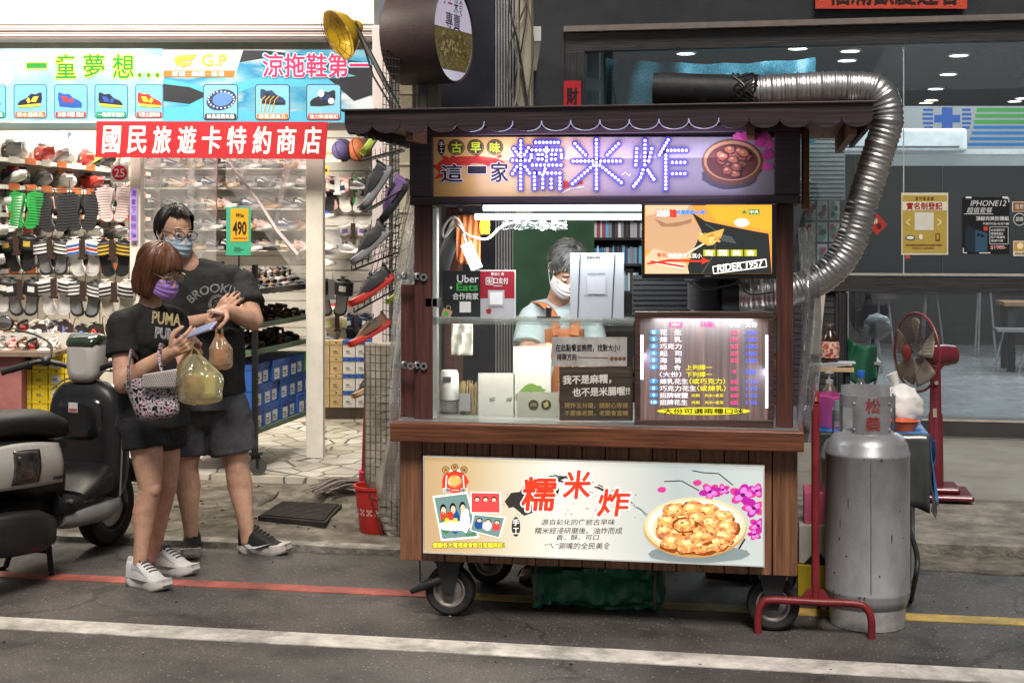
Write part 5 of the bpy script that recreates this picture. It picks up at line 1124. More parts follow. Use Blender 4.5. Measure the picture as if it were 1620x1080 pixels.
# gas cylinders, trolley frame, hose
STEELP = mat('silver_paint', (.46, .46, .485), .36, .5, .28, 4, .08, 30, (1, 1, .4), dirt=.3, det=9)
def gas(name, label, x, y, r_, h, mats, text=None, face=0):
 t = thing(name, label, 'gas cylinder', (x, y, 0))
 zs = h * .735; b = MB()
 b.lathe([(0, .075), (r_ * .8, .075), (r_ * .93, .09), (r_, .125), (r_, .135), (r_ * 1.012, .14), (r_ * 1.012, .15), (r_, .155), (r_, zs), (r_ * 1.012, zs + .004), (r_ * 1.012, zs + .012), (r_ * .995, zs + .016), (r_ * .95, zs + .05), (r_ * .82, zs + .082), (r_ * .6, zs + .102), (r_ * .3, zs + .112), (0, zs + .114)], (x, y, 0), 48)
 b.build('body', mats, t, angle=60)
 b = MB(); b.lathe([(r_ * .86, .0), (r_ * .9, .003), (r_ * .9, .1), (r_ * .86, .1), (r_ * .86, .0)], (x, y, 0), 40); b.build('foot_ring', mat('worn_silver', (.5, .49, .48), .45, .4, .3, 8, .1, 40, dirt=.6), t)
 rc = r_ * .66; z0, z1 = zs + .085, h; fa = R(-90 + face)
 b = MB()
 for a0, a1, za, zb in ((fa - .75, fa + .75, z0, z1), (fa + .75, fa + 1.35, z1 - .05, z1), (fa - 1.35, fa - .75, z1 - .05, z1), (fa + 1.35, fa + 1.8, z0, z1), (fa - 1.8, fa - 1.35, z0, z1), (fa + 2.0, fa + 4.28, z0 + .05, z1 + .03)):
  b.lathe([(rc, za), (rc, zb), (rc - .004, zb), (rc - .004, za), (rc, za)], (x, y, 0), 14, 0, None, a0, a1)
 b.build('collar', mats, t)
 b = MB(); b.cyl((x, y, zs + .1), (x, y, zs + .17), .022, .018, 14); b.cyl((x, y, zs + .14), (x + .05, y - .01, zs + .14), .012, .012, 10); b.cyl((x, y, zs + .17), (x, y, zs + .19), .028, .028, 14); b.build('valve', mat('brass', (.45, .3, .1), .35, .9), t)
 b = MB()
 for a in (fa - .68, fa + .68):
  for z in (z0 + .03, z1 - .03): b.ell((x + rc * math.cos(a), y + rc * math.sin(a), z), (.006, .006, .006), 0, 8, 5)
 b.build('rivets', mats, t)
 b = MB(); b.tube([(x + (r_ + .0005) * math.cos(fa - .12), y + (r_ + .0005) * math.sin(fa - .12), z) for z in (.16, .3, .5, zs)], .0022, 6); b.build('weld_seam', mat('seam_dark', (.2, .2, .21), .5, .4, .3, 30), t)
 rn = random.Random(int(x * 100)); b = MB()
 for k in range(22):
  a = fa + rn.uniform(-1.4, 1.4); z = rn.choice((rn.uniform(.16, zs), zs + .006, .146, rn.uniform(.3, .5))); s_ = rn.uniform(.002, .007); h_ = rn.uniform(.002, .012) if k % 7 else rn.uniform(.02, .045); q = r_ * 1.014 if z in (.146, zs + .006) else r_ * 1.003
  b.add([(x + q * math.cos(a + p * s_ / r_), y + q * math.sin(a + p * s_ / r_), z + c) for p, c in ((-1, 0), (-.3, -h_), (.6, -h_ * .8), (1, .1 * h_), (.2, h_ * .4))], [(0, 1, 2, 3, 4)])
 b.build('scuffs', mat('scuff_rust', (.09, .065, .055), .8, 0, .5, 60), t)
 if text:
  b = MB()
  for k, ch in enumerate(text):
   vs, fs = b.textm(ch, .025); a_ = fa - .32; out = []
   for v in vs:
    an = fa + (v.x - .5) * .062 / rc; rr_ = rc + .0025
    out.append((x + rr_ * math.cos(an), y + rr_ * math.sin(an), z1 - .004 - .072 * (k + .78) + v.y * .062))
   b.add(out, fs)
  b.build('lettering', mat('faded_red_ink', (.3, .05, .045), .7, 0, .5, 60), t)
 return t
gas('gas_cylinder', 'large silver gas cylinder with red characters on its collar', .385, 6.07, .171, .95, STEELP, '松義', 8)
b = MB()
seam = [(.385 + .1715 * math.cos(R(-97)), 6.07 + .1715 * math.sin(R(-97)), z) for z in (.16, .68)]
gas('gas_cylinder', 'second pale blue gas cylinder mostly hidden behind the silver one', .36, 6.47, .155, .84, mat('blue_silver_paint', (.42, .47, .5), .4, .3, .15, 6, dirt=.3), None, 0)
REDP = mat('red_frame_paint', (.22, .02, .025), .4, 0, .25, 10, .15, 60, dirt=.35)
t = thing('cylinder_trolley', 'dark red tubular trolley frame standing before the gas cylinder', 'trolley', (.17, 5.85, 0))
b = MB(); y_ = 5.84; zb = .135
b.tube(smooth_path([(-.06, y_, 0), (-.06, y_, .07), (-.045, y_, .115), (-.01, y_, zb), (.17, y_, zb), (.33, y_, zb), (.372, y_, .112), (.386, y_, .07), (.386, y_, 0)], 8), .0155, 14)
b.build('base_bar', REDP, t)
b = MB(); x_ = W(1290, 900, 5.86).x; b.tube([(x_, 5.86, zb - .01), (x_, 5.86, .93)], .0165, 14); b.tube(smooth_path([(x_, 5.86, .93), (x_, 5.9, .97), (x_, 6.0, .98)], 6), .0165, 14); b.build('upright', REDP, t)
b = MB(); b.prism([(-.06, 0), (.06, 0), (.03, .04), (-.03, .04)], lambda a, c, h: Vector((x_ + a, 5.852 + h, zb + .008 + c)), 0, .012); b.build('gusset', REDP, t)
b = MB()
for xx in (-.03, .2): b.tube([(xx, 5.85, zb - .02), (xx, 6.4, .03)], .012, 10)
b.build('rear_bar', REDP, t)
b = MB(); b.tube(smooth_path([W(1425, 800, 6.2), W(1438, 835, 6.2), W(1451, 880, 6.2), W(1448, 915, 6.2), G(1440, 950)], 8), .011, 10); b.cyl(G(1440, 950), G(1440, 935), .018, .018, 10)
tag(b.build('gas_hose', mat('cable_0', 0)), 'black rubber gas hose curling down beside the silver cylinder', 'hose')
# boxes behind the trolley
def crate(name, label, cat, px0, py0, px1, py1, Y, dep, m, extra=None):
 a, c = W(px0, py0, Y), W(px1, py1, Y); t = thing(name, label, cat, ((a.x + c.x) / 2, Y, c.z)); b = MB(); b.box(a.x, c.x, Y, Y + dep, c.z, a.z); b.build('box', m, t, .004)
 if extra: extra(t, PL(Y=Y))
 return t
def ex1(t, pl):
 b = MB(); b.poly(pl, [(1270, 893), (1292, 868), (1312, 893)], .002, 0); b.build('mark', pr('#1a1712'), t)
zg = W(1290, 935, 6.5)
crate('yellow_crate', 'yellow plastic crate on the ground between cart and cylinder', 'crate', 1262, 893, 1312, 946, 6.35, .3, mat('yellow_plastic', (.5, .37, .02), .5, 0, .2, 8))
crate('white_carton', 'white carton with black diamond mark on the yellow crate', 'carton', 1264, 830, 1312, 892.5, 6.37, .26, mat('white_carton', (.55, .53, .48), .7), ex1)
crate('pink_box', 'pink box stacked on the white carton beside the trolley', 'box', 1272, 778, 1304, 829.5, 6.4, .2, mat('pink_box', (.6, .12, .22), .6))
# table with blue cloth and its goods
zt_ = .70; t = thing('folding_table', 'folding table with blue printed cloth behind the gas cylinders', 'table', (.55, 6.9, 0))
ta, tb2 = W(1296, 680, 6.75).x, W(1466, 685, 6.75).x
b = MB(); b.box(ta, tb2, 6.75, 7.3, zt_ - .03, zt_ - .004); b.build('top', mat('table_board', (.3, .25, .2), .6), t)
for x in (ta + .04, tb2 - .06):
 for y in (6.8, 7.25): b = MB(); b.cyl((x, y, .03), (x, y, zt_ - .03), .013, n=10); b.build('leg', mat('galvanised', 0), t)
def cl(u, v):
 x = ta - .01 + (tb2 - ta + .02) * min(u / .72, 1); z = zt_ + .002; y = 6.73 + .59 * v
 if u > .72: q = (u - .72) / .28; z -= .33 * q * (1 - .35 * v); x += .02 * math.sin(v * 14) * q + .03 * q
 return Vector((x, y, z + .003 * nz((x * 9, y * 9, 0))))
b = MB(); b.sheet(cl, 40, 16)
def cl2(u, v):
 x = ta - .01 + (tb2 - ta + .02) * u; return Vector((x, 6.728 - .02 * v + .012 * math.sin(u * 22) * v, zt_ + .002 - (.16 + .2 * u) * v))
b.sheet(cl2, 30, 8, 1)
o = b.build('table_cover', [em2('blue_print_cloth', ['#1c4f8a', '#2a78c0', '#3f8fd0', '#c8a040'], 9, 0, det=2, lo=.35, hi=.75), mat('dark_clear_vinyl', (.06, .065, .065), .2, 0, .3, 5)], t, solid=.002)
b = MB(); b.sheet(lambda u, v: Vector((tb2 + .03 + .012 * math.sin(v * 9), 6.72 + .2 * u + .02 * math.sin(v * 5), zt_ - .02 - .36 * v)) , 8, 10); b.build('cover_edge', mat('pale_blue_vinyl', (.42, .55, .6), .3), t)
def lathe_thing(name, label, cat, px, py, Y, parts, group=None):
 p = W(px, py, Y); t = thing(name, label, cat, p, 0, group)
 for nm, prof, m in parts: b = MB(); b.lathe(prof, p, 20); b.build(nm, m, t, angle=60)
 return t
CP = glass('clear_plastic', 0)
lathe_thing('water_bottle', 'clear water bottle with blue cap on the blue cloth table', 'bottle', 1362, 676, 6.95, [('bottle', [(0, 0), (.035, 0), (.037, .01), (.036, .07), (.034, .08), (.037, .09), (.036, .17), (.02, .215), (.014, .225), (.014, .24)], glass('bottle_plastic', (.8, .88, .92), .14, .04, .1)), ('cap', [(.017, .238), (.018, .24), (.018, .27), (.0, .272)], pr('#2468c8', .4)), ('label', [(.0375, .1), (.0375, .16)], pr('#d8dde0'))])
def bagblob(name, label, cat, px, py, Y, r, m, sd=0, knot=True):
 p = W(px, py, Y); t = thing(name, label, cat, p)
 b = MB(); b.ell((p.x, p.y, p.z + r[2] * .9), r, 0, 36, 24, bumpf=lambda q: 1 + .16 * nz((q.x * 2.2 + sd, q.y * 2.2, q.z * 2.2)) + .07 * nz((q.x * 7, q.y * 7 + sd, q.z * 7)) + .035 * nz((q.x * 17, q.y * 17, q.z * 17)))
 b.build('bag', m, t)
 if knot:
  b = MB(); c_ = Vector((p.x - r[0] * .2, p.y, p.z + r[2] * 1.75)); b.tube([c_ - Vector((0, 0, .04)), c_, c_ + Vector((.0, 0, .03)), c_ + Vector((-.02, 0, .07))], [.03, .012, .02, .03], 9); b.build('knot', m, t)
 return t
bagblob('plastic_bag', 'white knotted plastic bag on the blue cloth table', 'plastic bag', 1424, 678, 7.0, (.105, .1, .11), mat('white_bag', (.72, .71, .69), .4, 0, .05, 8, .4, 25), 3)
bagblob('pink_bag', 'small pink and white knotted bag before the water bottle', 'plastic bag', 1378, 681, 6.85, (.05, .045, .06), mat('pink_white_bag', (.72, .4, .47), .4, 0, .3, 20), 7)
t = thing('orange_basket', 'shallow orange plastic basket at the edge of the blue table', 'basket', W(1430, 686, 6.8)); p = W(1430, 687, 6.82); p.z = zt_ + .004
b = MB(); b.lathe([(0, 0), (.05, 0), (.068, .045), (.074, .047), (.066, .049), (.05, .006), (0, .006)], p, 28); b.build('bowl', mat('orange_plastic', (.7, .13, .04), .4), t)
t = thing('blue_tub', 'blue tub wrapped in a bright pink plastic bag', 'tub', W(1318, 685, 6.9)); p = W(1316, 688, 6.92); p.z = zt_ + .004
b = MB(); b.lathe([(0, 0), (.085, 0), (.1, .12), (.096, .12), (.08, .01)], p, 28); b.build('tub', mat('blue_tub', (.06, .13, .4), .4), t)
b = MB(); b.lathe([(.088, .0), (.105, .1), (.108, .145), (.099, .15), (.1, .115)], p, 40, M=Matrix.Identity(4)); b.v = [(x + .01 * nz((x * 30, y * 30, z * 30)), y + .01 * nz((x * 30, y * 30, z * 30 + 5)), z + .012 * nz((x * 20, y * 20, 3))) for x, y, z in b.v]
b.build('bag', mat('pink_film', (.75, .12, .42), .35, 0, .15, 10, alpha=.72), t)
lathe_thing('pump_bottle', 'brown pump bottle standing among the bags beside the plastic sheet', 'bottle', 1312, 672, 7.1, [('bottle', [(0, 0), (.05, 0), (.052, .02), (.05, .14), (.03, .18), (.015, .2)], mat('brown_bottle', (.12, .09, .07), .3)), ('pump', [(.017, .2), (.018, .22), (.006, .222), (.006, .25), (.022, .252), (.02, .265), (0, .267)], mat('grey_pump', (.4, .38, .36), .4))])
# upper tray with syrup bottle
zt2 = W(1320, 588, 7.6).z; xa, xb = W(1285, 588, 7.6).x, W(1351, 588, 7.6).x
t = thing('tray_stand', 'small stand with plywood tray board behind the plastic sheet', 'stand', (xa + .1, 7.7, 0))
b = MB(); b.box(xa, xb, 7.6, 7.9, zt2, zt2 + .02); b.build('tray', mat('plywood', (.55, .38, .22), .6, 0, .15, 5), t)
for x in (xa + .03, xb - .03):
 for y in (7.63, 7.87): b = MB(); b.box(x - .012, x + .012, y - .012, y + .012, .055, zt2); b.build('leg', BLK, t)
lathe_thing('syrup_bottle', 'dark brown syrup bottle with red label on the plywood tray', 'bottle', 1313, 577, 7.7, [('bottle', [(0, 0), (.04, 0), (.045, .01), (.046, .06), (.05, .09), (.044, .13), (.03, .165), (.018, .18), (.016, .185)], mat('syrup_dark', (.03, .012, .008), .15)), ('cap', [(.019, .184), (.02, .186), (.018, .215), (.008, .22), (.007, .24), (0, .242)], mat('dark_cap', (.05, .03, .025), .4)), ('label', [(.0475, .04), (.0472, .062), (.0515, .09), (.046, .125)], em2('syrup_label', ['#a03a2a', '#d8c0b0', '#b04a38'], 28, 0, lo=.4, hi=.6))])
b = MB()
for k in range(6): p = W(1305 + 6 * k, 586, 7.65); b.box(p.x - .08, p.x + .06, 7.62, 7.75, zt2 + .0215 + .004 * k, zt2 + .0245 + .004 * k)
tag(b.build('napkins', mat('white_paper', 0)), 'loose stack of paper napkins on the plywood tray', 'napkins')
t = thing('folding_tray', 'grey folding tray table before the shop door', 'table', W(1370, 690, 8.0)); q0, q1 = W(1346, 574, 8.0), W(1394, 570, 8.0)
b = MB(); b.box(q0.x, q1.x, 8.0, 8.3, q0.z - .008, q0.z + .008); b.build('top', mat('grey_tray', (.35, .36, .36), .4, .3), t)
for s_ in (0, 1): b = MB(); b.tube([(q0.x + .02 + s_ * .13, 8.05, q0.z - .01), (q0.x + .15 - s_ * .13, 8.25, .06)], .009, 8); b.build('leg', mat('galvanised', 0), t)
b = MB(); b.sheet(lambda u, v: W(1342 + 46 * u, 532 + (22 * u + 6 * math.sin(u * 5)) * (1 - v) + (68 + 10 * math.sin(u * 3)) * v, 7.95) + Vector((0, .06 * math.sin(u * 7 + v * 2), 0)), 16, 10)
tag(b.build('green_cloth', mat('green_canvas', (.01, .1, .055), .6, 0, .2, 8), None, solid=.004), 'folded dark green canvas hanging over the grey tray table', 'canvas')
bagblob('clear_bag', 'translucent grey bag hanging inside the glass door', 'plastic bag', 1388, 534, 11.9, (.11, .06, .1), mat('grey_film', (.3, .32, .33), .4, 0, .2, 10), 2, False)
b = MB(); b.slab(PL(Y=8.1), 1284, 440, 1309, 445, 0, .04); bq = MB(); bq.add([W(1292, 445, 8.1), W(1308, 445, 8.1), W(1296, 560, 8.1), W(1281, 560, 8.1), W(1292, 445, 8.14), W(1308, 445, 8.14), W(1296, 560, 8.14), W(1281, 560, 8.14)], [(3, 2, 1, 0), (4, 5, 6, 7), (0, 1, 5, 4), (1, 2, 6, 5), (2, 3, 7, 6), (3, 0, 4, 7)])
tag(bq.build('leaning_board', mat('pale_plank', (.5, .46, .38), .6)), 'pale narrow plank leaning behind the clear plastic sheet', 'plank')
# clear plastic sheets at both ends of the cart
FILM = glass('clear_film', (.93, .94, .95), .14, .1, .17, (.75, .74, .74))
b = MB()
def pf(u, v):
 x0 = 1262 + 6 * math.sin(v * 4); w_ = (26 + 14 * v - 18 * max(0, v - .55)); p = W(x0 + w_ * u, 360 + 340 * v, 5.95 + .1 * math.sin(u * 9 + v * 5) + .04 * nz((u * 4, v * 7, 1))); return p
b.sheet(pf, 26, 40); tag(b.build('plastic_sheet', FILM), 'clear plastic sheet hanging down the right end of the cart', 'plastic sheet')
b = MB()
def pf2(u, v):
 x0 = 622 + 12 * (1 - v) ** 2 * 2 - 10 * math.sin(v * 3); w_ = 34 - 8 * v; p = W(x0 + w_ * u - (24 if v > .8 else 0) * (v - .8) * 4 * (1 - u), 292 + 500 * v, 6.1 + .07 * math.sin(u * 7 + v * 6) + .05 * nz((u * 3, v * 6, 8))); return p
b.sheet(pf2, 24, 50); tag(b.build('plastic_sheet', FILM), 'clear plastic sheet hanging down the left end of the cart', 'plastic sheet')
# red pedestal fan
MAR = mat('maroon_plastic', (.13, .012, .022), .32, 0, .15, 6, coat=.3)
fb = W(1480, 790, 8.75); fx, fy = fb.x, fb.y
t = thing('pedestal_fan', 'dark red pedestal fan standing on the tiles before the shop door', 'fan', (fx, fy, .065))
b = MB(); b.box(fx - .2, fx + .2, fy - .19, fy + .19, .066, .1); b.box(fx - .13, fx + .13, fy - .13, fy + .13, .1, .135); b.build('base', MAR, t, .025, 4)
b = MB(); zt3 = W(1478, 575, 8.75).z; b.tube([(fx, fy, .13), (fx, fy, .55), (fx, fy, .56), (fx, fy, zt3)], [.048, .04, .034, .03], 18); b.build('pole', MAR, t)
b = MB(); b.cyl((fx, fy - .036, .74), (fx, fy - .045, .74), .012, .012, 8); b.slab(PL(Y=fy - .041), 1476, 646, 1482, 660, 0, .002); b.build('control', pr('#a89a88'), t)
gc = W(1450, 557, 8.72); nrm = (-right * .95 - fwd * .3).normalized(); hub = W(1488, 562, 8.80)
b = MB(); b.tube([hub - nrm * .10, hub - nrm * .09, hub - nrm * .02, hub + nrm * .07, gc - nrm * .05], [.03, .058, .066, .06, .045], 20); b.tube([(fx, fy, zt3 - .03), hub - Vector((0, 0, .04))], .03, 12); b.build('motor', MAR, t)
U = Vector((0, 0, 1)); V = nrm.cross(U).normalized()
MF = Matrix(((U.x, V.x, nrm.x, gc.x), (U.y, V.y, nrm.y, gc.y), (U.z, V.z, nrm.z, gc.z), (0, 0, 0, 1)))
b = MB(); rg = .232
for s_, d_ in ((1, .07), (-1, -.055)):
 for k in range(64):
  a = 2 * math.pi * k / 64; b.tube([MF @ Vector((q * math.cos(a), q * math.sin(a), z)) for q, z in ((.045, d_), (.12, d_ * .98), (.2, d_ * .6), (rg, .004 * s_))], .0011, 4, 0, False)
 for q, z in ((.08, d_), (.15, d_ * .86)): b.tube([MF @ Vector((q * math.cos(k * .157), q * math.sin(k * .157), z)) for k in range(40)], .0014, 4, 0, False, True)
b.build('guard', mat('guard_wire', (.09, .04, .035), .4, .4), t)
b = MB(); b.tube([MF @ Vector((rg * math.cos(k * .105), rg * math.sin(k * .105), 0)) for k in range(60)], .0075, 8, 0, False, True); b.build('guard_ring', mat('ring_red', (.2, .02, .025), .4), t)
b = MB(); b.lathe([(0, .078), (.04, .076), (.05, .07), (.05, .066)], n=20, M=MF); b.build('centre_cap', mat('ring_red', 0), t)
for k in range(5):
 b = MB(); a0 = k * 1.2566
 b.sheet(lambda u, v: MF @ Vector(((.04 + .165 * u) * math.cos(a0 + (v - .5) * (1.0 - .2 * u)), (.04 + .165 * u) * math.sin(a0 + (v - .5) * (1.0 - .2 * u)), .03 - .045 * v)), 8, 8)
 b.build('blade', mat('fan_blade', (.28, .25, .2), .25, 0, .05, alpha=1), t, solid=.002)
# wire panel with grey cloth, bucket, mop, grate (left of the cart)
pm = PL(Y=7.25)
t = thing('grid_stand', 'rusty wire grid panel half covered by dull grey sheet left of the cart', 'wire panel', pm.p(612, 868))
b = MB()
for k in range(9):
 x = 577 + k * 8.5; b.tube([pm.p(x, 545), pm.p(x, 752 + k * 14)], .0022, 5)
for k in range(26):
 y = 548 + k * 12.6; x0 = 577 if y < 755 else 577 + (y - 755) * .34; b.tube([pm.p(x0, y), pm.p(645, y + 2)], .0022, 5)
b.tube([pm.p(577, 545), pm.p(577, 755), pm.p(617, 886)], .004, 6); b.tube([pm.p(633, 540), pm.p(633, 884)], .004, 6)
b.build('grid', mat('rusty_wire', (.12, .09, .07), .6, .5, .4, 30), t)
b = MB()
def gs(u, v):
 y = 541 + 318 * v; x0 = 578 if y < 757 else 578 + (y - 757) * .36; x1 = 640 + 6 * math.sin(v * 5); return pm.p(x0 + (x1 - x0) * u, y + 6 * math.sin(u * 4) * (v > .9), -.02 - .02 * math.sin(u * 6 + v * 3) - .03 * nz((u * 3, v * 5, 2)))
b.sheet(gs, 24, 50); b.build('cover_sheet', mat('dull_grey_sheet', (.42, .38, .30), .6, 0, .25, 5, .5, 12, dirt=.35), t, solid=.002)
bc = G(590, 852, .0); bc.y += .08
t = thing('bucket', 'red plastic bucket with pale pattern behind the wire panel', 'bucket', (bc.x, bc.y, .02))
rk = .118; zk = .26
b = MB(); b.lathe([(0, .025), (rk * .76, .025), (rk * .78, .03), (rk, zk), (rk * 1.06, zk), (rk * 1.06, zk + .015), (rk * .98, zk + .015), (rk * .75, .04), (0, .04)], (bc.x, bc.y, 0), 32); b.build('pail', mat('red_plastic', (.55, .03, .025), .38, 0, .08, 8), t, angle=60)
b = MB()
for k in range(-3, 4):
 a = R(-97) + k * .42; rr_ = rk * .885 + .002; c_ = Vector((bc.x + rr_ * math.cos(a), bc.y + rr_ * math.sin(a), .14)); u_ = Vector((-math.sin(a), math.cos(a), 0)); w_ = Vector((.02 * math.cos(a), .02 * math.sin(a), .16)).normalized()
 for (p, q) in ((-1, -1), (1, -1), (1, 1), (-1, 1), (0, 0)):
  o_ = c_ + u_ * p * .0095 + w_ * q * .0115; s_ = .0062
  b.add([o_ - u_ * s_ - w_ * s_, o_ + u_ * s_ - w_ * s_, o_ + u_ * s_ + w_ * s_, o_ - u_ * s_ + w_ * s_], [(0, 1, 2, 3)])
b.build('pattern', pr('#d8a8a0'), t)
b = MB(); b.tube([(bc.x + rk * math.cos(k * .1745), bc.y - .02 - .0 * k, zk + .01 - .06 * math.sin(k * .1745)) for k in range(19)], .003, 6); b.build('handle', mat('galvanised', 0), t)
m0 = G(535, 778, .05); t = thing('mop', 'grey string mop with red handle lying by the bucket', 'mop', m0)
b = MB(); rnd = random.Random(2); hd = W(573, 770, 8.3)
for k in range(90):
 a = rnd.uniform(-.5, .35); l = rnd.uniform(.12, .3)
 p0 = hd + Vector((rnd.uniform(-.03, .03), rnd.uniform(-.03, .03), rnd.uniform(-.01, .05))); p1 = p0 + Vector((-l * .55, a * .2, .015 - .02 * rnd.random())); p2 = p0 + Vector((-l, a * .5, 0)); p2.z = .085 + .02 * rnd.random(); p1.z = max(p1.z, .1) ; b.tube(smooth_path([p0, p1, p2], 4), .005, 5)
b.build('strings', mat('grey_strings', (.2, .17, .145), .9, 0, .3, 40), t)
b = MB(); top = W(581, 545, 7.9); b.tube([hd, hd + (top - hd) * .12], [.028, .02], 12); b.tube([hd, top], .0085, 10); b.build('handle', mat('red_handle', (.5, .03, .07), .4), t)
t = thing('drain_grate', 'dark iron drain cover lying askew in the broken gutter', 'drain cover', G(475, 815))
q = [G(408, 816, .05), G(515, 826, .05), G(541, 797, .07), G(445, 793, .07)]
b = MB(); n_ = [v - Vector((0, 0, .05)) for v in q]; b.add(q + n_, [(0, 1, 2, 3), (7, 6, 5, 4), (0, 4, 5, 1), (1, 5, 6, 2), (2, 6, 7, 3), (3, 7, 4, 0)]); b.build('plate', mat('dark_iron', (.035, .03, .027), .6, .4, .3, 8, .4, 40), t)
b = MB()
for k in range(1, 14):
 u = k / 14; a, c = q[0].lerp(q[3], u), q[1].lerp(q[2], u); a = a.lerp(c, .04); c = c.lerp(a, .04); w_ = (q[3] - q[0]) * .022
 b.add([a - w_, c - w_, c + w_, a + w_, a - w_ + Vector((0, 0, .008)), c - w_ + Vector((0, 0, .008)), c + w_ + Vector((0, 0, .008)), a + w_ + Vector((0, 0, .008))], [(4, 5, 6, 7), (0, 1, 5, 4), (1, 2, 6, 5), (2, 3, 7, 6), (3, 0, 4, 7)])
b.build('ribs', mat('dark_iron', 0), t)
rnd = random.Random(15)
for k, (x0, y0, x1, y1) in enumerate(((390, 800, 440, 778), (520, 830, 575, 800), (455, 792, 575, 772), (540, 815, 590, 838))):
 a, c = G(x0, y0, .03), G(x1, y1, .03); b = MB(); c_ = (a + c) / 2; sx_, sy_ = abs(c.x - a.x) / 2 + .05, abs(c.y - a.y) / 2 + .05
 b.ell((c_.x, c_.y, .02), (sx_, min(sy_, .22), .045), 0, 26, 12, bumpf=lambda q_: 1 + .3 * nz((q_.x * 1.7 + k, q_.y * 1.7, q_.z)) + .12 * nz((q_.x * 6, q_.y * 6, k)))
 b.v = [(x, y, min(z, .055 + .01 * nz((x * 8, y * 8, 1)))) for x, y, z in b.v]
 o = b.build('concrete_chunk', CONC); tag(o, ['broken concrete lump left of the drain cover', 'mossy concrete lump between drain cover and bucket', 'flat concrete slab under the mop strings', 'low concrete lump beside the red bucket'][k], 'concrete lump')
# yellow flood lamp on its pole
t = thing('flood_lamp', 'yellow dish flood lamp on a dark pole above the shop banner', 'lamp', W(600, 160, 9.0))
c_ = C(536, 55, 9.1); n_ = (-right * .72 - fwd * .45 - Vector((0, 0, .42))).normalized(); U = n_.cross(Vector((0, 0, 1))).normalized(); V = n_.cross(U)
MD = Matrix(((U.x, V.x, n_.x, c_.x), (U.y, V.y, n_.y, c_.y), (U.z, V.z, n_.z, c_.z), (0, 0, 0, 1)))
r_ = .165
b = MB(); b.lathe([(.0, -.13), (.05, -.128), (.08, -.1), (.12, -.075), (r_ * .95, -.02), (r_, .0), (r_ * 1.03, .004), (r_ * .97, .006), (.11, -.06), (.06, -.1), (0, -.11)], n=36, M=MD); b.build('dish', mat('yellow_dish', (.62, .4, .02), .3, .35, .12, 6), t, angle=70)
b = MB()
for q in (.07, .12, .165): b.tube([MD @ Vector((q * math.cos(k * .2094), q * math.sin(k * .2094), .02 + .04 * (1 - q / .165))) for k in range(30)], .002, 5, 0, False, True)
for k in range(10): a = k * .6283; b.tube([MD @ Vector((.165 * math.cos(a), .165 * math.sin(a), .01)), MD @ Vector((.07 * math.cos(a), .07 * math.sin(a), .045))], .002, 5)
b.build('guard', mat('guard_steel', (.12, .08, .06), .4, .7), t)
b = MB(); k_ = MD @ Vector((0, 0, -.12)); b.ell(k_, (.06, .06, .05)); b.build('lamp_back', mat('yellow_dish', 0), t)
b = MB(); e_ = C(563, 42, 9.05); b.tube([k_, e_], .02, 10); b.tube([e_, C(572, 60, 9.05), C(632, 175, 8.75)], .017, 10); b.tube([e_ + Vector((.0, 0, .03)), C(578, 80, 9.04), C(590, 120, 9.0), C(625, 178, 8.8)], .007, 6); b.build('pole', mat('black_pole', (.025, .025, .025), .5), t)
# ================================================================ SHOE SHOP GOODS
ORD = ['first', 'second', 'third', 'fourth', 'fifth', 'sixth', 'seventh', 'eighth', 'ninth', 'tenth', 'eleventh', 'twelfth']
def foot_outline(n=28, L_=.27, w=.1, side=1):
 """sole outline, heel at y=0, toe at y=L; inner edge towards -side"""
 pts = []
 key = [(0, .0), (.04, .55), (.12, .72), (.3, .66), (.45, .68), (.62, .92), (.74, 1.0), (.86, .9), (.95, .6), (1, 0)]
 def wd(t):
  for (a, p), (c, q) in zip(key, key[1:]):
   if t <= c: s = (t - a) / (c - a); s = s * s * (3 - 2 * s) if 0 < a < .9 else math.sqrt(max(0, s)) if a == 0 else 1 - (1 - math.sqrt(max(0, 1 - s))); return p + (q - p) * s
  return 0
 ts = [.5 - .5 * math.cos(math.pi * i / n) for i in range(n + 1)]
 for t in ts: pts.append((side * (.5 * w * wd(t) + .012 * math.sin(math.pi * t) * .4), L_ * t))
 for t in ts[-2:0:-1]: pts.append((side * (-.5 * w * wd(t) + .012 * math.sin(math.pi * t) * .9), L_ * t))
 return pts
def scale_poly(p, k, c=None):
 c = c or (sum(x for x, y in p) / len(p), sum(y for x, y in p) / len(p)); return [(c[0] + (x - c[0]) * k, c[1] + (y - c[1]) * k) for x, y in p]
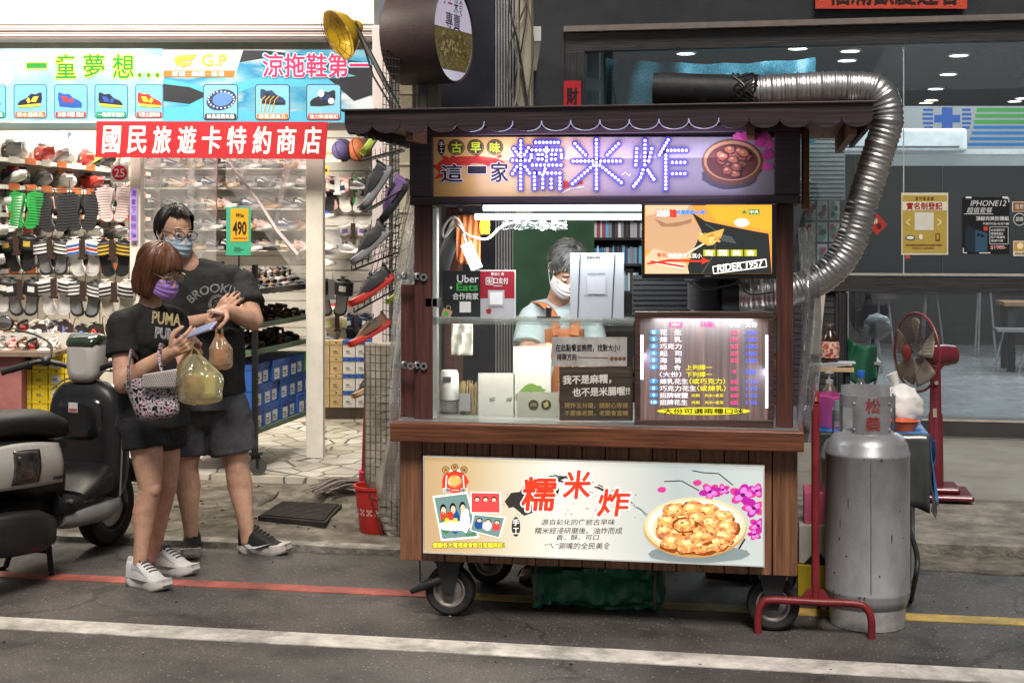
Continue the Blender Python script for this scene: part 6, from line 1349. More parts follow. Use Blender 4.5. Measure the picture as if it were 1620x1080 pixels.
# --- a hanging pair of slides, toes up, uppers towards -Y
def slide_pair(style):
 t = thing('slide_sandals', 'pair of slide sandals', 'slides')
 for s_ in (-1, 1):
  T = Matrix.Translation((s_ * .056, 0, 0)) @ Matrix.Rotation(R(5 * s_), 4, 'Y')
  ol = foot_outline(22, .275, .1, s_); b = MB(); fn = lambda a, c, h: Vector((a, h, c - .275))
  b.prism(ol, fn, -.012, .016, 0, T, True); b.prism(scale_poly(ol, .86), fn, -.0135, -.0125, 1, T)
  if style == 'ribbed':
   for k in range(12):
    y = .03 + k * .0195; b.box(-.036 + .012 * s_, .036 + .012 * s_, .0165, .0195, y - .275, y - .265, 0, T)
  b.build('sole', [MATS['sl_sole'], MATS['sl_bed']], t, .004)
  def st(u, v):
   x = s_ * .008 + (u - .5) * .104; z = -.125 + .095 * v - .012 * s_ * (u - .5); y = -.012 - .042 * math.sin(math.pi * u) ** .6; return T @ Vector((x, y, z))
  if style == 'flip':
   b = MB()
   for q in (-1, 1): b.tube(smooth_path([T @ Vector((s_ * .01, -.016, -.055)), T @ Vector((s_ * .01 + q * .02, -.042, -.1)), T @ Vector((s_ * .01 + q * .042, -.012, -.17))], 5), [.008] * 6 + [.012] * 5, 8)
   b.build('strap', MATS['sl_strap'], t)
  else:
   b = MB(); b.sheet(st, 14, 6); sp = b.build('strap', MATS['sl_strap'], t, solid=.005)
   if style == 'stripes':
    for k in range(3):
     b = MB(); b.sheet(lambda u, v: st(.03 + u * .94, .12 + .27 * k + .15 * v) + Vector((0, -.0042, 0)), 12, 1); b.build('stripe', MATS['sl_stripe%d' % (k % 2)], sp)
   elif style in ('logo', 'ribbed'):
    b = MB(); b.sheet(lambda u, v: st(.32 + u * .36, .3 + .4 * v) + Vector((0, -.0042, 0)), 6, 1); b.build('emblem', MATS['sl_stripe0'], sp)
 b = MB(); b.tube([(0, -.03, -.13), (0, -.02, -.02), (0, -.0, .03), (.012, .0, .042), (.018, .0, .03)], .0028, 6); b.box(-.016, .016, -.064, -.06, -.14, -.01); b.box(-.024, .024, -.066, -.062, -.15, -.132); b.build('hanger', MATS['sl_hang'], t)
 return local(t)
for n_, c_ in (('sl_sole', (.03, .03, .032)), ('sl_bed', (.022, .022, .024)), ('sl_strap', (.03, .03, .032)), ('sl_stripe0', (.75, .75, .73)), ('sl_stripe1', (.75, .75, .73)), ('sl_hang', (.12, .09, .07))): mat(n_, c_, .5, 0, .12, 14, .15, 60)
def colr(n, c): return mat('shoe_' + n, c, .5, 0, .14, 14, .15, 60)
SC = {k: colr(k, v) for k, v in dict(black=(.022, .022, .024), white=(.72, .71, .68), green=(.015, .28, .05), pink=(.72, .42, .4), palepink=(.68, .55, .54), gold=(.6, .4, .06), blue=(.05, .13, .5), red=(.5, .04, .03), lime=(.45, .6, .1), grey=(.25, .25, .26), navy=(.03, .045, .1), brown=(.16, .085, .045), tan=(.4, .26, .14), cream=(.62, .56, .46), orange=(.6, .2, .04), purple=(.2, .1, .3), teal=(.04, .3, .3), darkbrown=(.05, .03, .022)).items()}
def smats(sole, bed, strap, s0, s1=None, hang='darkbrown'): return {'sl_sole': SC[sole], 'sl_bed': SC[bed], 'sl_strap': SC[strap], 'sl_stripe0': SC[s0], 'sl_stripe1': SC[s1 or s0], 'sl_hang': SC[hang]}
P_STR, P_LOGO, P_RIB, P_FLIP = slide_pair('stripes'), slide_pair('logo'), slide_pair('ribbed'), slide_pair('flip')
USED = set()
def put(proto, M, label, group, mats=None):
 if id(proto) not in USED:
  USED.add(id(proto)); n = dup(proto, M, label, group, mats); protos.append(proto)
 else: n = dup(proto, M, label, group, mats)
 return n
protos = []
GS = 'slides hanging at the shoe shop front'
def hang(proto, px, py, D, label, mats, back=False, tilt=0, sc=1.0, group=GS):
 p = C(px, py, D); M = Matrix.Translation(p) @ Matrix.Rotation(TH + (math.pi if back else 0), 4, 'Z') @ Matrix.Rotation(R(tilt), 4, 'Y') @ Matrix.Rotation(R(6), 4, 'X') @ Matrix.Diagonal((sc * 1.28, sc * 1.1, sc, 1))
 return put(proto, M, label, group, mats)
hang(P_RIB, 8, 306, 10.0, 'white ribbed slides hanging soles outward at the far left', smats('white', 'white', 'white', 'grey'), True)
hang(P_RIB, 41, 301, 10.0, 'bright green ribbed slides hanging soles outward', smats('green', 'green', 'green', 'white'), True)
hang(P_RIB, 86, 306, 10.0, 'black ribbed slides hanging soles outward beside the green pair', smats('black', 'black', 'pink', 'white'), True, 3)
hang(P_RIB, 131, 304, 10.0, 'black slides with pale emblem hanging soles outward right of centre', smats('black', 'grey', 'black', 'white'), True)
hang(P_RIB, 182, 293, 10.0, 'pale pink slides hanging soles outward under the red number sign', smats('palepink', 'palepink', 'palepink', 'white'), True, 0, .95)
hang(P_LOGO, 28, 368, 9.95, 'black slides with gold emblem hanging at the left of the striped row', smats('black', 'black', 'black', 'gold'), False, -4)
hang(P_STR, 83, 374, 9.95, 'black slides with three white stripes hanging in the upper striped row', smats('black', 'grey', 'black', 'white'))
hang(P_STR, 134, 375, 9.95, 'white slides with blue and red stripes hanging between two black pairs', smats('white', 'white', 'white', 'blue', 'red'))
hang(P_STR, 181, 376, 9.95, 'black slides with three gold stripes hanging beside the cream post', smats('black', 'black', 'black', 'gold'))
hang(P_LOGO, -8, 436, 9.9, 'white and black slides cut off by the left picture edge', smats('grey', 'white', 'black', 'white'))
hang(P_LOGO, 36, 438, 9.9, 'black slides with white bar emblem hanging in the lower row', smats('black', 'grey', 'black', 'white'))
hang(P_STR, 89, 436, 9.9, 'white slides with three black stripes hanging in the lower row', smats('white', 'white', 'white', 'black'))
hang(P_STR, 136, 440, 9.9, 'black slides with three white stripes hanging in the lower row', smats('black', 'grey', 'black', 'white'), False, 4)
hang(P_STR, 184, 442, 9.9, 'white slides with black stripes hanging behind the woman', smats('white', 'cream', 'white', 'black'))
for k, (px, py, a, nm) in enumerate(((72, 508, 'darkbrown', 'dark brown flip flops leaning on the display left of the grey pair'), (100, 512, 'grey', 'grey flip flops leaning on the display'), (118, 509, 'blue', 'black flip flops with blue straps leaning on the display'), (163, 508, 'red', 'black flip flops with red straps leaning behind the scooter'))):
 hang(P_FLIP, px, py, 9.75, nm, smats('black' if a != 'grey' else 'grey', 'darkbrown', 'white' if a in ('darkbrown',) else a, 'white'), False, (-8, 10, 14, -6)[k], .86, 'flip flops on the display')
b = MB()
for y in (299, 361, 431):
 b.tube([C(-30, y + 3, 10.03), C(206, y, 10.03)], .004, 6)
for x in (-20, 60, 110, 158, 204): b.tube([C(x, 285, 10.04), C(x, 545, 10.04)], .003, 6)
tag(b.build('hanging_rail', mat('rail_wire', (.1, .09, .085), .4, .6)), 'thin wire rails carrying the rows of hanging slides', 'rail')
# --- sneaker: heel at x=0, toe at x=.28 along +X
def sneaker(nm='sneaker', hi=1.0, big=False):
 t = thing(nm, 'sneaker', 'sneaker'); nx = 26 if big else 16; na = 14 if big else 10
 ol = [(y - .0, x) for x, y in foot_outline(nx, .285, .096, 1)]
 b = MB()
 n = len(ol)
 def ring(k, z, dz=True):
  o = scale_poly(ol, k); return [(x, y, z + (.012 * max(0, (x - .2) / .085) ** 2 if dz else 0) + (.006 * max(0, (.05 - x) / .05))) for x, y in o]
 rs = [ring(.93, .0), ring(1.0, .006), ring(1.03, .014), ring(.985, .026), ring(1.0, .036), ring(.94, .039)]
 vs = sum(rs, []); fs = [tuple(range(n - 1, -1, -1)), tuple(range((len(rs) - 1) * n, len(rs) * n))]
 for i in range(len(rs) - 1):
  for j in range(n): fs.append((i * n + j, i * n + (j + 1) % n, (i + 1) * n + (j + 1) % n, (i + 1) * n + j))
 b.add(vs, fs, 0, True); b.build('sole', MATS['sn_sole'], t, angle=50)
 H = lambda u: (.098 + .012 * hi) if u < .12 else (.098 + .012 * hi - (u - .12) * .09 if u < .34 else .09 - (u - .34) * .10 + .012 * hi if u < .72 else .052 - (u - .72) * .07 + .012 * hi * (1 - u))
 def wd(u): return .5 * (.066 + .022 * math.sin(math.pi * min(1, max(0, (u - .15) / .85)) ** .9)) * (1 if u < .9 else math.sqrt(max(.02, 1 - ((u - .9) / .1) ** 2))) * (1 if u > .08 else math.sqrt(max(.15, 1 - ((.08 - u) / .08) ** 2)))
 def up(u, v, k=1.0):
  a = math.pi * v; w = wd(u) * k; h = (H(u) - .03) * k
  x = .008 + u * .262; ex = .75
  y = -w * math.copysign(abs(math.cos(a)) ** ex, math.cos(a)); z = .032 + h * math.sin(a) ** .8
  if u < .3 and .28 < v < .72: z -= (.05 if .06 < u else .012) * math.sin(math.pi * (v - .28) / .44) * (1 if .06 < u < .24 else .4)
  return Vector((x, y + .006 * math.sin(math.pi * u), z))
 b = MB(); b.sheet(lambda u, v: up(u, v), nx, na * 2); b.build('upper', MATS['sn_upper'], t, angle=80)
 b = MB(); b.sheet(lambda u, v: up(.86 + .14 * u, v, 1.02), 5, na); b.sheet(lambda u, v: up(.0 + .1 * u, v, 1.02), 4, na); b.build('overlay', MATS['sn_over'], t, angle=80)
 b = MB()
 for s_ in (0, 1):
  g = lambda u, v: up(.2 + .5 * u, (.10 + .16 * v * (1 - u) + .10 * (1 - u) * u + .02) if s_ == 0 else 1 - (.10 + .16 * v * (1 - u) + .10 * (1 - u) * u + .02), 1.035)
  b.sheet(g, 10, 2)
 b.build('side_mark', MATS['sn_mark'], t)
 b = MB()
 for k in range(5): u = .36 + k * .075; b.tube([up(u, v, 1.04) for v in (.36, .43, .5, .57, .64)], .0032, 6)
 b.tube(smooth_path([up(.35, .5, 1.05), up(.34, .42, 1.12), up(.4, .38, 1.1)], 5), .0028, 6); b.tube(smooth_path([up(.35, .5, 1.05), up(.34, .58, 1.12), up(.4, .62, 1.1)], 5), .0028, 6)
 b.build('laces', MATS['sn_lace'], t)
 b = MB(); b.sheet(lambda u, v: up(.08 + .15 * u, .36 + .28 * v, .98) + Vector((0, 0, .004)), 4, 4); b.sheet(lambda u, v: up(.3 - .04 * u, .4 + .2 * v, 1.0) + Vector((-.012 * u, 0, .004 + .03 * u)), 3, 4); b.build('tongue', MATS['sn_in'], t, solid=.003)
 return local(t)
for n_, c_ in (('sn_sole', (.6, .6, .58)), ('sn_upper', (.1, .1, .1)), ('sn_over', (.1, .1, .1)), ('sn_mark', (.7, .7, .7)), ('sn_lace', (.6, .6, .6)), ('sn_in', (.03, .03, .03))): mat(n_, c_, .55, 0, .12, 20, .2, 90)
def nmats(up, sole, mark, lace=None, over=None): return {'sn_sole': SC[sole], 'sn_upper': SC[up], 'sn_over': SC[over or up], 'sn_mark': SC[mark], 'sn_lace': SC[lace or mark], 'sn_in': SC['black' if up != 'black' else 'grey']}
P_SN = sneaker()
COMB = [('black', 'grey', 'white'), ('black', 'white', 'white'), ('red', 'red', 'black'), ('white', 'grey', 'cream'), ('black', 'white', 'grey'), ('black', 'red', 'red'), ('lime', 'black', 'navy'), ('blue', 'black', 'white'), ('grey', 'white', 'orange'), ('navy', 'white', 'red'), ('white', 'white', 'red'), ('cream', 'white', 'black'), ('pink', 'white', 'white'), ('purple', 'white', 'grey'), ('white', 'black', 'black'), ('orange', 'white', 'black'), ('teal', 'white', 'white')]
def cname(c): return '%s sneaker with %s sole, %s mark' % c
# side wall shelves
SHELF = mat('white_shelf', (.58, .56, .52), .4, 0, .06, 5)
TAG = [mat('orange_tag', (.72, .2, .06), .6, 0, .1, 20), mat('white_tag', (.7, .66, .6), .6)]
rnd = random.Random(31); wd_ = (L(rw(12.0), 12.0, 0) - L(rw(10.0), 10.0, 0)).normalized(); wn_ = Vector((wd_.y, -wd_.x, 0))
wall_ang = math.atan2(wn_.y, wn_.x)
ROWN = ['top', 'second', 'third', 'fourth', 'fifth']
for r_i, z in enumerate((2.155, 1.965, 1.77, 1.575, 1.375)):
 sh = thing('wall_shelf', 'white shelf on the left shop wall, %s row from the top, lined with price tags' % ROWN[r_i], 'shelf', L(rw(11), 11, z))
 b = MB(); a, c = L(rw(9.6), 9.6, z), L(rw(12.25), 12.25, z); q = wn_ * .2
 for z0, z1, off0, off1 in ((z - .008, z, .0, .2), (z - .03, z, .2, .206)):
  vs = [a + wn_ * off0, c + wn_ * off0, c + wn_ * off1, a + wn_ * off1]
  vs = [Vector((v.x, v.y, z0)) for v in vs] + [Vector((v.x, v.y, z1)) for v in vs]
  b.add(vs, [(0, 3, 2, 1), (4, 5, 6, 7), (0, 1, 5, 4), (1, 2, 6, 5), (2, 3, 7, 6), (3, 0, 4, 7)])
 b.build('board', SHELF, sh)
 for k in range(10):
  d = 10.05 + k * .225; p = L(rw(d), d, z) + wn_ * .209; u_ = wd_ * .075
  b = MB(); b.add([p - u_ + Vector((0, 0, -.036)), p + u_ + Vector((0, 0, -.036)), p + u_ + Vector((0, 0, .012)), p - u_ + Vector((0, 0, .012))], [(0, 3, 2, 1), (0, 1, 2, 3)]); b.build('price_tag', TAG[0 if (k * 3 + r_i) % 6 else 1], sh)
 for k in range(10):
  d = 10.02 + k * .225 + rnd.uniform(-.02, .02); cb = COMB[(k * 5 + r_i * 4 + k // 3) % len(COMB)] if r_i else COMB[[0, 0, 1, 2, 3, 4, 5, 6, 7, 8][k]]
  p = L(rw(d), d, z + .002) + wn_ * .03
  M = Matrix.Translation(p) @ Matrix.Rotation(wall_ang + R(rnd.uniform(-66, -38)), 4, 'Z') @ Matrix.Rotation(R(-10), 4, 'Y') @ Matrix.Scale(1.12, 4)
  put(P_SN, M, '%s, %s from left on the %s wall shelf' % (cname(cb), ORD[k], ROWN[r_i]), 'sneakers on the left wall shelves', nmats(*cb))
# back wall shelves (seen through the clear curtain)
for r_i, y in enumerate((266, 297, 330, 363, 396)):
 D = 14.3; z = Lz(y, D)
 b = MB(); b.box(Lr(215, D), Lr(520, D), D, 14.6, z - .012, z, 0, ML)
 tag(b.build('back_shelf', SHELF), 'long white back shelf behind the clear curtain, %s row from the top' % ROWN[r_i], 'shelf')
 for k in range(9):
  px = 236 + k * 30 + rnd.uniform(-4, 4); cb = [('pink', 'white', 'grey'), ('black', 'grey', 'grey'), ('grey', 'black', 'pink'), ('navy', 'grey', 'white'), ('black', 'black', 'white'), ('cream', 'tan', 'brown'), ('brown', 'tan', 'black'), ('grey', 'white', 'black')][(k * 3 + r_i * 2) % 8]
  p = C(px - 10, y, D + .08); p.z = z + .002
  M = Matrix.Translation(p) @ Matrix.Rotation(TH + R(rnd.choice((-25, -40, -15))), 4, 'Z') @ Matrix.Scale(.98, 4)
  put(P_SN, M, '%s, %s from left on the %s back shelf' % (cname(cb), ORD[k], ROWN[r_i]), 'sneakers on the back shelves', nmats(*cb))
# --- flat sandal for the rolling rack
def sandal():
 t = thing('sandal', 'sandal', 'sandal'); ol = [(y, x) for x, y in foot_outline(18, .265, .092, 1)]
 b = MB(); b.prism(ol, lambda a, c, h: Vector((a, c, h + .02 * max(0, (.1 - a) / .1))), 0, .022, 0, None, True); b.prism(scale_poly(ol, .9), lambda a, c, h: Vector((a, c, h + .02 * max(0, (.1 - a) / .1))), .0225, .0245, 1); b.build('sole', [MATS['sd_sole'], MATS['sd_bed']], t)
 for x0, x1, h in ((.06, .085, .055), (.14, .18, .045), (.2, .232, .035)):
  b = MB(); b.sheet(lambda u, v: Vector((x0 + (x1 - x0) * v + .012 * math.sin(math.pi * u), (u - .5) * .088 + .005, .018 + h * math.sin(math.pi * u) ** .7)), 10, 3); b.build('strap', MATS['sd_strap'], t, solid=.004)
 b = MB(); b.sheet(lambda u, v: Vector((.008 + .07 * (1 - math.sin(math.pi * u)), (u - .5) * .075 + .004, .05 + .022 * v)), 10, 2); b.build('heel_strap', MATS['sd_strap'], t, solid=.004)
 return local(t)
for n_, c_ in (('sd_sole', (.03, .025, .02)), ('sd_bed', (.12, .08, .05)), ('sd_strap', (.06, .04, .03))): mat(n_, c_, .5, 0, .15, 20, .2, 70)
P_SD = sandal()
SDC = [('black', 'darkbrown', 'black'), ('darkbrown', 'brown', 'brown'), ('black', 'grey', 'grey'), ('darkbrown', 'tan', 'darkbrown'), ('black', 'tan', 'brown'), ('grey', 'cream', 'black')]
def sdm(c): return {'sd_sole': SC[c[0]], 'sd_bed': SC[c[1]], 'sd_strap': SC[c[2]]}
# rolling rack
RXa, RXb, RYa, RYb = -4.02, -3.30, 8.76, 9.98
rk_ = thing('rolling_rack', 'black rolling rack with green edged shelves loaded with sandals and blue boxes', 'rack', (-3.66, 9.37, .06))
BM = mat('black_rack_steel', (.02, .02, .021), .45, .4, .2, 10)
GE = mat('green_shelf_edge', (.1, .15, .09), .6, 0, .3, 10)
for x in (RXa, RXb):
 for y in (RYa, RYb):
  b = MB(); b.box(x - .016, x + .016, y - .016, y + .016, .2, 1.42); b.build('upright', BM, rk_)
  b = MB(); b.lathe([(0, -.012), (.035, -.014), (.055, -.012), (.055, .012), (.035, .014), (0, .012)], n=20, M=Matrix.Translation((x + .02, y, .116)) @ Matrix.Rotation(R(90), 4, 'X') @ Matrix.Rotation(R(30), 4, 'Y')); w_ = b.build('caster', mat('grey_tyre', (.06, .06, .055), .6), rk_)
  b = MB(); b.box(x - .02, x + .03, y - .02, y - .016, .11, .2); b.box(x - .02, x + .03, y + .016, y + .02, .11, .2); b.box(x - .03, x + .04, y - .03, y + .03, .19, .205); b.build('fork', BM, w_)
for z in (.345, .86, 1.03, 1.25):
 b = MB(); b.box(RXa + .017, RXb - .017, RYa + .0, RYb, z - .02, z); b.box(RXb - .016, RXb + .012, RYa + .017, RYb - .017, z - .022, z + .008, 1); b.box(RXa + .02, RXb - .02, RYa - .02, RYa - .001, z - .022, z + .008, 1); b.build('shelf', [BM, GE if z != 1.25 else BM], rk_)
# shoe boxes
def shoebox(col, cap):
 t = thing('shoe_box', 'shoe box', 'shoe box'); b = MB(); b.box(-.14, .14, -.082, .082, 0, .105, 0); b.build('carton', MATS['bx_body'], t, .002)
 b = MB(); b.box(-.143, .143, -.085, .085, .1055, .14); b.build('lid', MATS['bx_lid'], t, .002)
 b = MB(); b.add([(.1405, -.05, .012), (.1405, .045, .012), (.1405, .045, .085), (.1405, -.05, .085)], [(0, 1, 2, 3)]); b.add([(.142, -.04, .03), (.142, .03, .03), (.142, .03, .035), (.142, -.04, .035)], [(0, 1, 2, 3)], 1); b.add([(.142, -.04, .045), (.142, .01, .045), (.142, .01, .055), (.142, -.04, .055)], [(0, 1, 2, 3)], 1); b.build('label', [MATS['bx_label'], pr('#5a5a60')], t)
 b = MB(); b.add([(.1436, .012 * math.cos(k * .6283), .124 + .008 * math.sin(k * .6283)) for k in range(10)], [tuple(range(10))]); b.build('finger_hole', pr('#151515'), t)
 return local(t)
for n_, c_ in (('bx_body', (.03, .12, .42)), ('bx_lid', (.03, .12, .42)), ('bx_label', (.65, .66, .66))): mat(n_, c_, .5, 0, .1, 8)
P_BX = shoebox(0, 0)
BXC = {k: mat('box_' + k, v, .5, 0, .1, 8) for k, v in dict(blue=(.03, .11, .4), green=(.06, .3, .07), tan=(.55, .4, .2), yellow=(.75, .56, .02), white=(.66, .66, .64), darkblue=(.02, .08, .3)).items()}
TIER = ['bottom', 'middle', 'top']
for tier in range(3):
 for k in range(7):
  y = RYa + .1 + k * .171; col = 'green' if (tier, k) == (2, 6) or (tier, k) == (1, 6) and False else ('darkblue' if (k + tier) % 3 == 0 else 'blue')
  M = Matrix.Translation((RXb - .16 + rnd.uniform(-.01, .012), y, .346 + tier * .1415)) @ Matrix.Rotation(R(rnd.uniform(-1.5, 1.5)), 4, 'Z')
  put(P_BX, M, '%s shoe box with white label, %s along the %s tier of the rack' % (col if col != 'darkblue' else 'dark blue', ORD[k], TIER[tier]), 'boxes on the rolling rack', {'bx_body': BXC[col], 'bx_lid': BXC[col]})
for si, (z, nm) in enumerate(((.868, 'lowest shelf'), (1.038, 'green shelf'), (1.258, 'upper shelf'))):
 for k in range(8):
  for row in (0, 1):
   y = RYa + .1 + k * .15; cb = SDC[(k * 2 + si * 3 + row) % 6] if si else SDC[(k + row) % 3]
   M = Matrix.Translation((RXb - .30 - row * .3 + rnd.uniform(-.02, .02), y, z + .012)) @ Matrix.Rotation(R(-14 + rnd.uniform(-9, 9)), 4, 'Z') @ Matrix.Rotation(R(8), 4, 'Y')
   put(P_SD, M, '%s sandal with %s straps, %s in the %s row of the %s' % (cb[0].replace('darkbrown', 'dark brown'), cb[2].replace('darkbrown', 'dark brown'), ORD[k], ('front', 'rear')[row], nm), 'sandals on the rolling rack', sdm(cb))
for k in range(9):
 cb = SDC[(k * 5 + 1) % 6]; y = RYa + .05 + k * .13; M = Matrix.Translation((RXb - .24, y, 1.33 + .0 * k)) @ Matrix.Rotation(R(-20 + rnd.uniform(-8, 8)), 4, 'Z') @ Matrix.Rotation(R(24), 4, 'Y')
 put(P_SD, M, '%s sandal with %s straps, %s along the tilted top display' % (cb[0].replace('darkbrown', 'dark brown'), cb[2].replace('darkbrown', 'dark brown'), ORD[k]), 'sandals on the rolling rack', sdm(cb))
b = MB(); b.add([(RXb - .26, RYa, 1.35), (RXb + .01, RYa, 1.262), (RXb + .01, RYb, 1.262), (RXb - .26, RYb, 1.35)], [(0, 1, 2, 3)]); b.build('tilted_shelf', BM, rk_, solid=.006)
# price placard 490
p9 = PL(D=9.05); t = thing('price_placard', 'green and yellow price placard reading 490 above the rolling rack', 'sign', p9.p(378, 405))
b = MB(); b.slab(p9, 358, 328, 397, 404, 0, .004); b.build('board', pr('#3fae86'), t); b = MB(); b.rect(p9, 365, 330, 393, 382, .0015, 0); b.text(p9, '490', (368, 350, 390, 372), .003, 1, .03); b.text(p9, '特價', (373, 337, 386, 344), .003, 1); b.rect(p9, 369, 376, 391, 377.5, .003, 2); b.text(p9, '元均一', (370, 391, 386, 399), .0015, 1); b.build('print', [pr('#e0a820'), pr('#2a2410'), pr('#b0502a')], t)
b = MB(); b.cyl(p9.p(378, 404), p9.p(378, 430), .005); b.build('stem', BM, t)
# right slat wall goods
D = 12.32
def hang2(proto, px, py, label, mats, sc=1.0, back=False, tilt=0): return hang(proto, px, py, D, label, mats, back, tilt, sc, 'slides hanging on the slat wall')
hang2(P_LOGO, 511, 279, 'black slides with white emblem hanging first on the slat wall', smats('black', 'black', 'black', 'white', None, 'white'), 1.1)
hang2(P_LOGO, 535, 277, 'pink slides hanging on the slat wall between black and white pairs', smats('pink', 'pink', 'pink', 'white', None, 'white'), 1.1)
hang2(P_LOGO, 557, 281, 'white slides with dark emblem hanging on the slat wall', smats('white', 'white', 'white', 'navy'), 1.1)
hang2(P_LOGO, 578, 279, 'green slides hanging on the slat wall beside the wire racks', smats('green', 'green', 'green', 'white'), 1.1)
hang2(P_LOGO, 560, 350, 'pale lilac slides hanging below the white pair on the slat wall', smats('white', 'palepink', 'white', 'purple'), 1.0)
hang(P_LOGO, 526, 437, 11.6, 'black slides with grey hanger hanging under the white notice sheet', smats('black', 'grey', 'black', 'white', None, 'grey'), False, 0, 1.2, 'slides hanging on the slat wall')
hang2(P_RIB, 535, 495, 'cream clog pair hanging low on the slat wall', smats('cream', 'cream', 'cream', 'lime'), 1.0)
hang2(P_LOGO, 565, 495, 'dark blue slides hanging low on the slat wall', smats('navy', 'black', 'navy', 'white'), 1.0)
for k, (px, py, cb) in enumerate(((500, 345, ('blue', 'white', 'navy')), (503, 395, ('cream', 'white', 'white')), (500, 420, ('white', 'white', 'grey')), (560, 300, ('black', 'grey', 'grey')), (545, 400, ('grey', 'white', 'white')), (508, 490, ('red', 'white', 'white')), (540, 560, ('green', 'lime', 'lime')), (562, 560, ('black', 'black', 'grey')), (515, 545, ('navy', 'grey', 'grey')))):
 M = Matrix.Translation(C(px - 6, py, 12.22)) @ Matrix.Rotation(TH + R(-30), 4, 'Z') @ Matrix.Scale(.85, 4)
 put(P_SN, M, '%s on the right slat wall, %s of its sneakers' % (cname(cb), ORD[k]), 'sneakers on the slat wall', nmats(*cb))
def ball(px, py, r_, m, label, sd):
 p = C(px, py, 12.2); t = thing('basketball', label, 'ball', p); b = MB(); b.ell(p, (r_, r_, r_), 0, 24, 14); b.build('skin', m, t)
 b = MB()
 for k in range(3):
  M = Matrix.Rotation(R(60 * k + 20), 4, 'Z') @ Matrix.Rotation(R(70), 4, 'X'); b.tube([p + M @ Vector((r_ * 1.004 * math.cos(a * .1745), r_ * 1.004 * math.sin(a * .1745), 0)) for a in range(36)], .0035, 5, 0, False, True)
 b.build('seams', pr('#1a1210'), t)
ball(568, 237, .105, mat('ball_orange', (.42, .12, .04), .6, 0, .15, 20, .3, 200), 'orange basketball on a ring high on the slat wall', 1)
ball(541, 238, .1, mat('ball_purple', (.09, .07, .2), .6, 0, .15, 20, .3, 200), 'dark purple basketball beside the orange one', 2)
P12 = PL(D=12.25)
t = thing('notice_sheet', 'blank white code notice hanging on the slat wall', 'notice', P12.p(520, 402)); b = MB(); b.slab(P12, 505, 363, 538, 403, 0, .002); b.build('paper', mat('white_paper', 0), t); b = MB(); b.rect(P12, 509, 368, 534, 398, .001); b.build('print', pr('#b8b8b8'), t)
t = thing('shop_sign', 'beige lettered sign half hidden behind the red banner', 'sign', P12.p(520, 255)); b = MB(); b.slab(P12, 498, 222, 540, 256, .1, .005); b.build('board', pr('#d8d0b4'), t); b = MB(); b.text(P12, 'Taiwan', (506, 236, 535, 246), .102, 0); b.build('print', pr('#a08a4a'), t)
for k, (x, c) in enumerate(((498, '#3a8ac8'), (510, '#d8b428'))):
 t = thing('small_tag', ('blue', 'yellow')[k] + ' small square price tag above the hanging slides', 'tag', P12.p(x + 5, 276)); b = MB(); b.slab(P12, x, 263, x + 10, 276, .1, .002); b.build('card', pr(c), t); b = MB(); b.rect(P12, x + 2, 267, x + 8, 272, .102); b.build('print', pr('#e8e8e0' if k == 0 else '#3a3020'), t)
for r_i in range(4):
 for k in range(5):
  px = 506 + k * 20; col = 'tan' if k < 2 else 'blue'
  p = C(px + 9, 660 - r_i * 24.6, 12.15); p.z = .162 + r_i * .1415
  M = Matrix.Translation(p) @ Matrix.Rotation(TH - math.pi / 2, 4, 'Z') @ Matrix.Diagonal((1, .62, 1, 1))
  put(P_BX, M, '%s shoe box, %s from left in the %s row against the slat wall' % ('tan' if col == 'tan' else 'blue and white', ORD[k], ('bottom', 'second', 'third', 'top')[r_i]), 'boxes against the slat wall', {'bx_body': BXC['tan' if k < 2 else 'white'], 'bx_lid': BXC[col], 'bx_label': BXC['tan' if k < 2 else 'white']})
# low display table with pink cloth, yellow boxes, sandals
D0 = 9.35
b = MB(); b.box(Lr(-120, D0), Lr(34, D0), D0, D0 + .5, .06, Lz(566, D0), 0, ML)
o = b.build('display_table', mat('dusty_pink_cloth', (.35, .13, .12), .8, 0, .2, 5, .3, 14)); tag(o, 'low display table under dusty pink cloth at the left edge', 'table')
b = MB(); b.box(Lr(-120, D0) - .02, Lr(92, D0), D0 - .06, D0 + .55, Lz(563, D0), Lz(556, D0), 0, ML); tag(b.build('table_board', mat('grey_brown_board', (.2, .15, .11), .6)), 'brown board on top of the pink display table', 'board')
zt5 = Lz(556, D0)
for row in range(2):
 for k in range(7):
  px = -12 + k * 17; cb = [('cream', 'cream', 'white'), ('grey', 'cream', 'grey'), ('black', 'pink', 'pink'), ('white', 'cream', 'brown'), ('black', 'red', 'black'), ('cream', 'white', 'cream')][(k + row * 2) % 6]
  p = L(Lr(px, D0 + .25), D0 + .3 + row * .24, zt5 + .012 + row * .11)
  M = Matrix.Translation(p) @ Matrix.Rotation(TH + R(-100 + rnd.uniform(-10, 10)), 4, 'Z') @ Matrix.Rotation(R(22), 4, 'Y')
  put(P_SD, M, '%s sandal with %s straps, %s in the %s row of the pink table' % (cb[0], cb[2], ORD[k], ('front', 'back')[row]), 'sandals on the display table', sdm(cb))
b = MB(); b.box(Lr(-120, D0), Lr(92, D0), D0 + .3, D0 + .56, zt5, zt5 + .1, 0, ML); tag(b.build('display_riser', SHELF), 'white riser carrying the back row of sandals', 'riser')
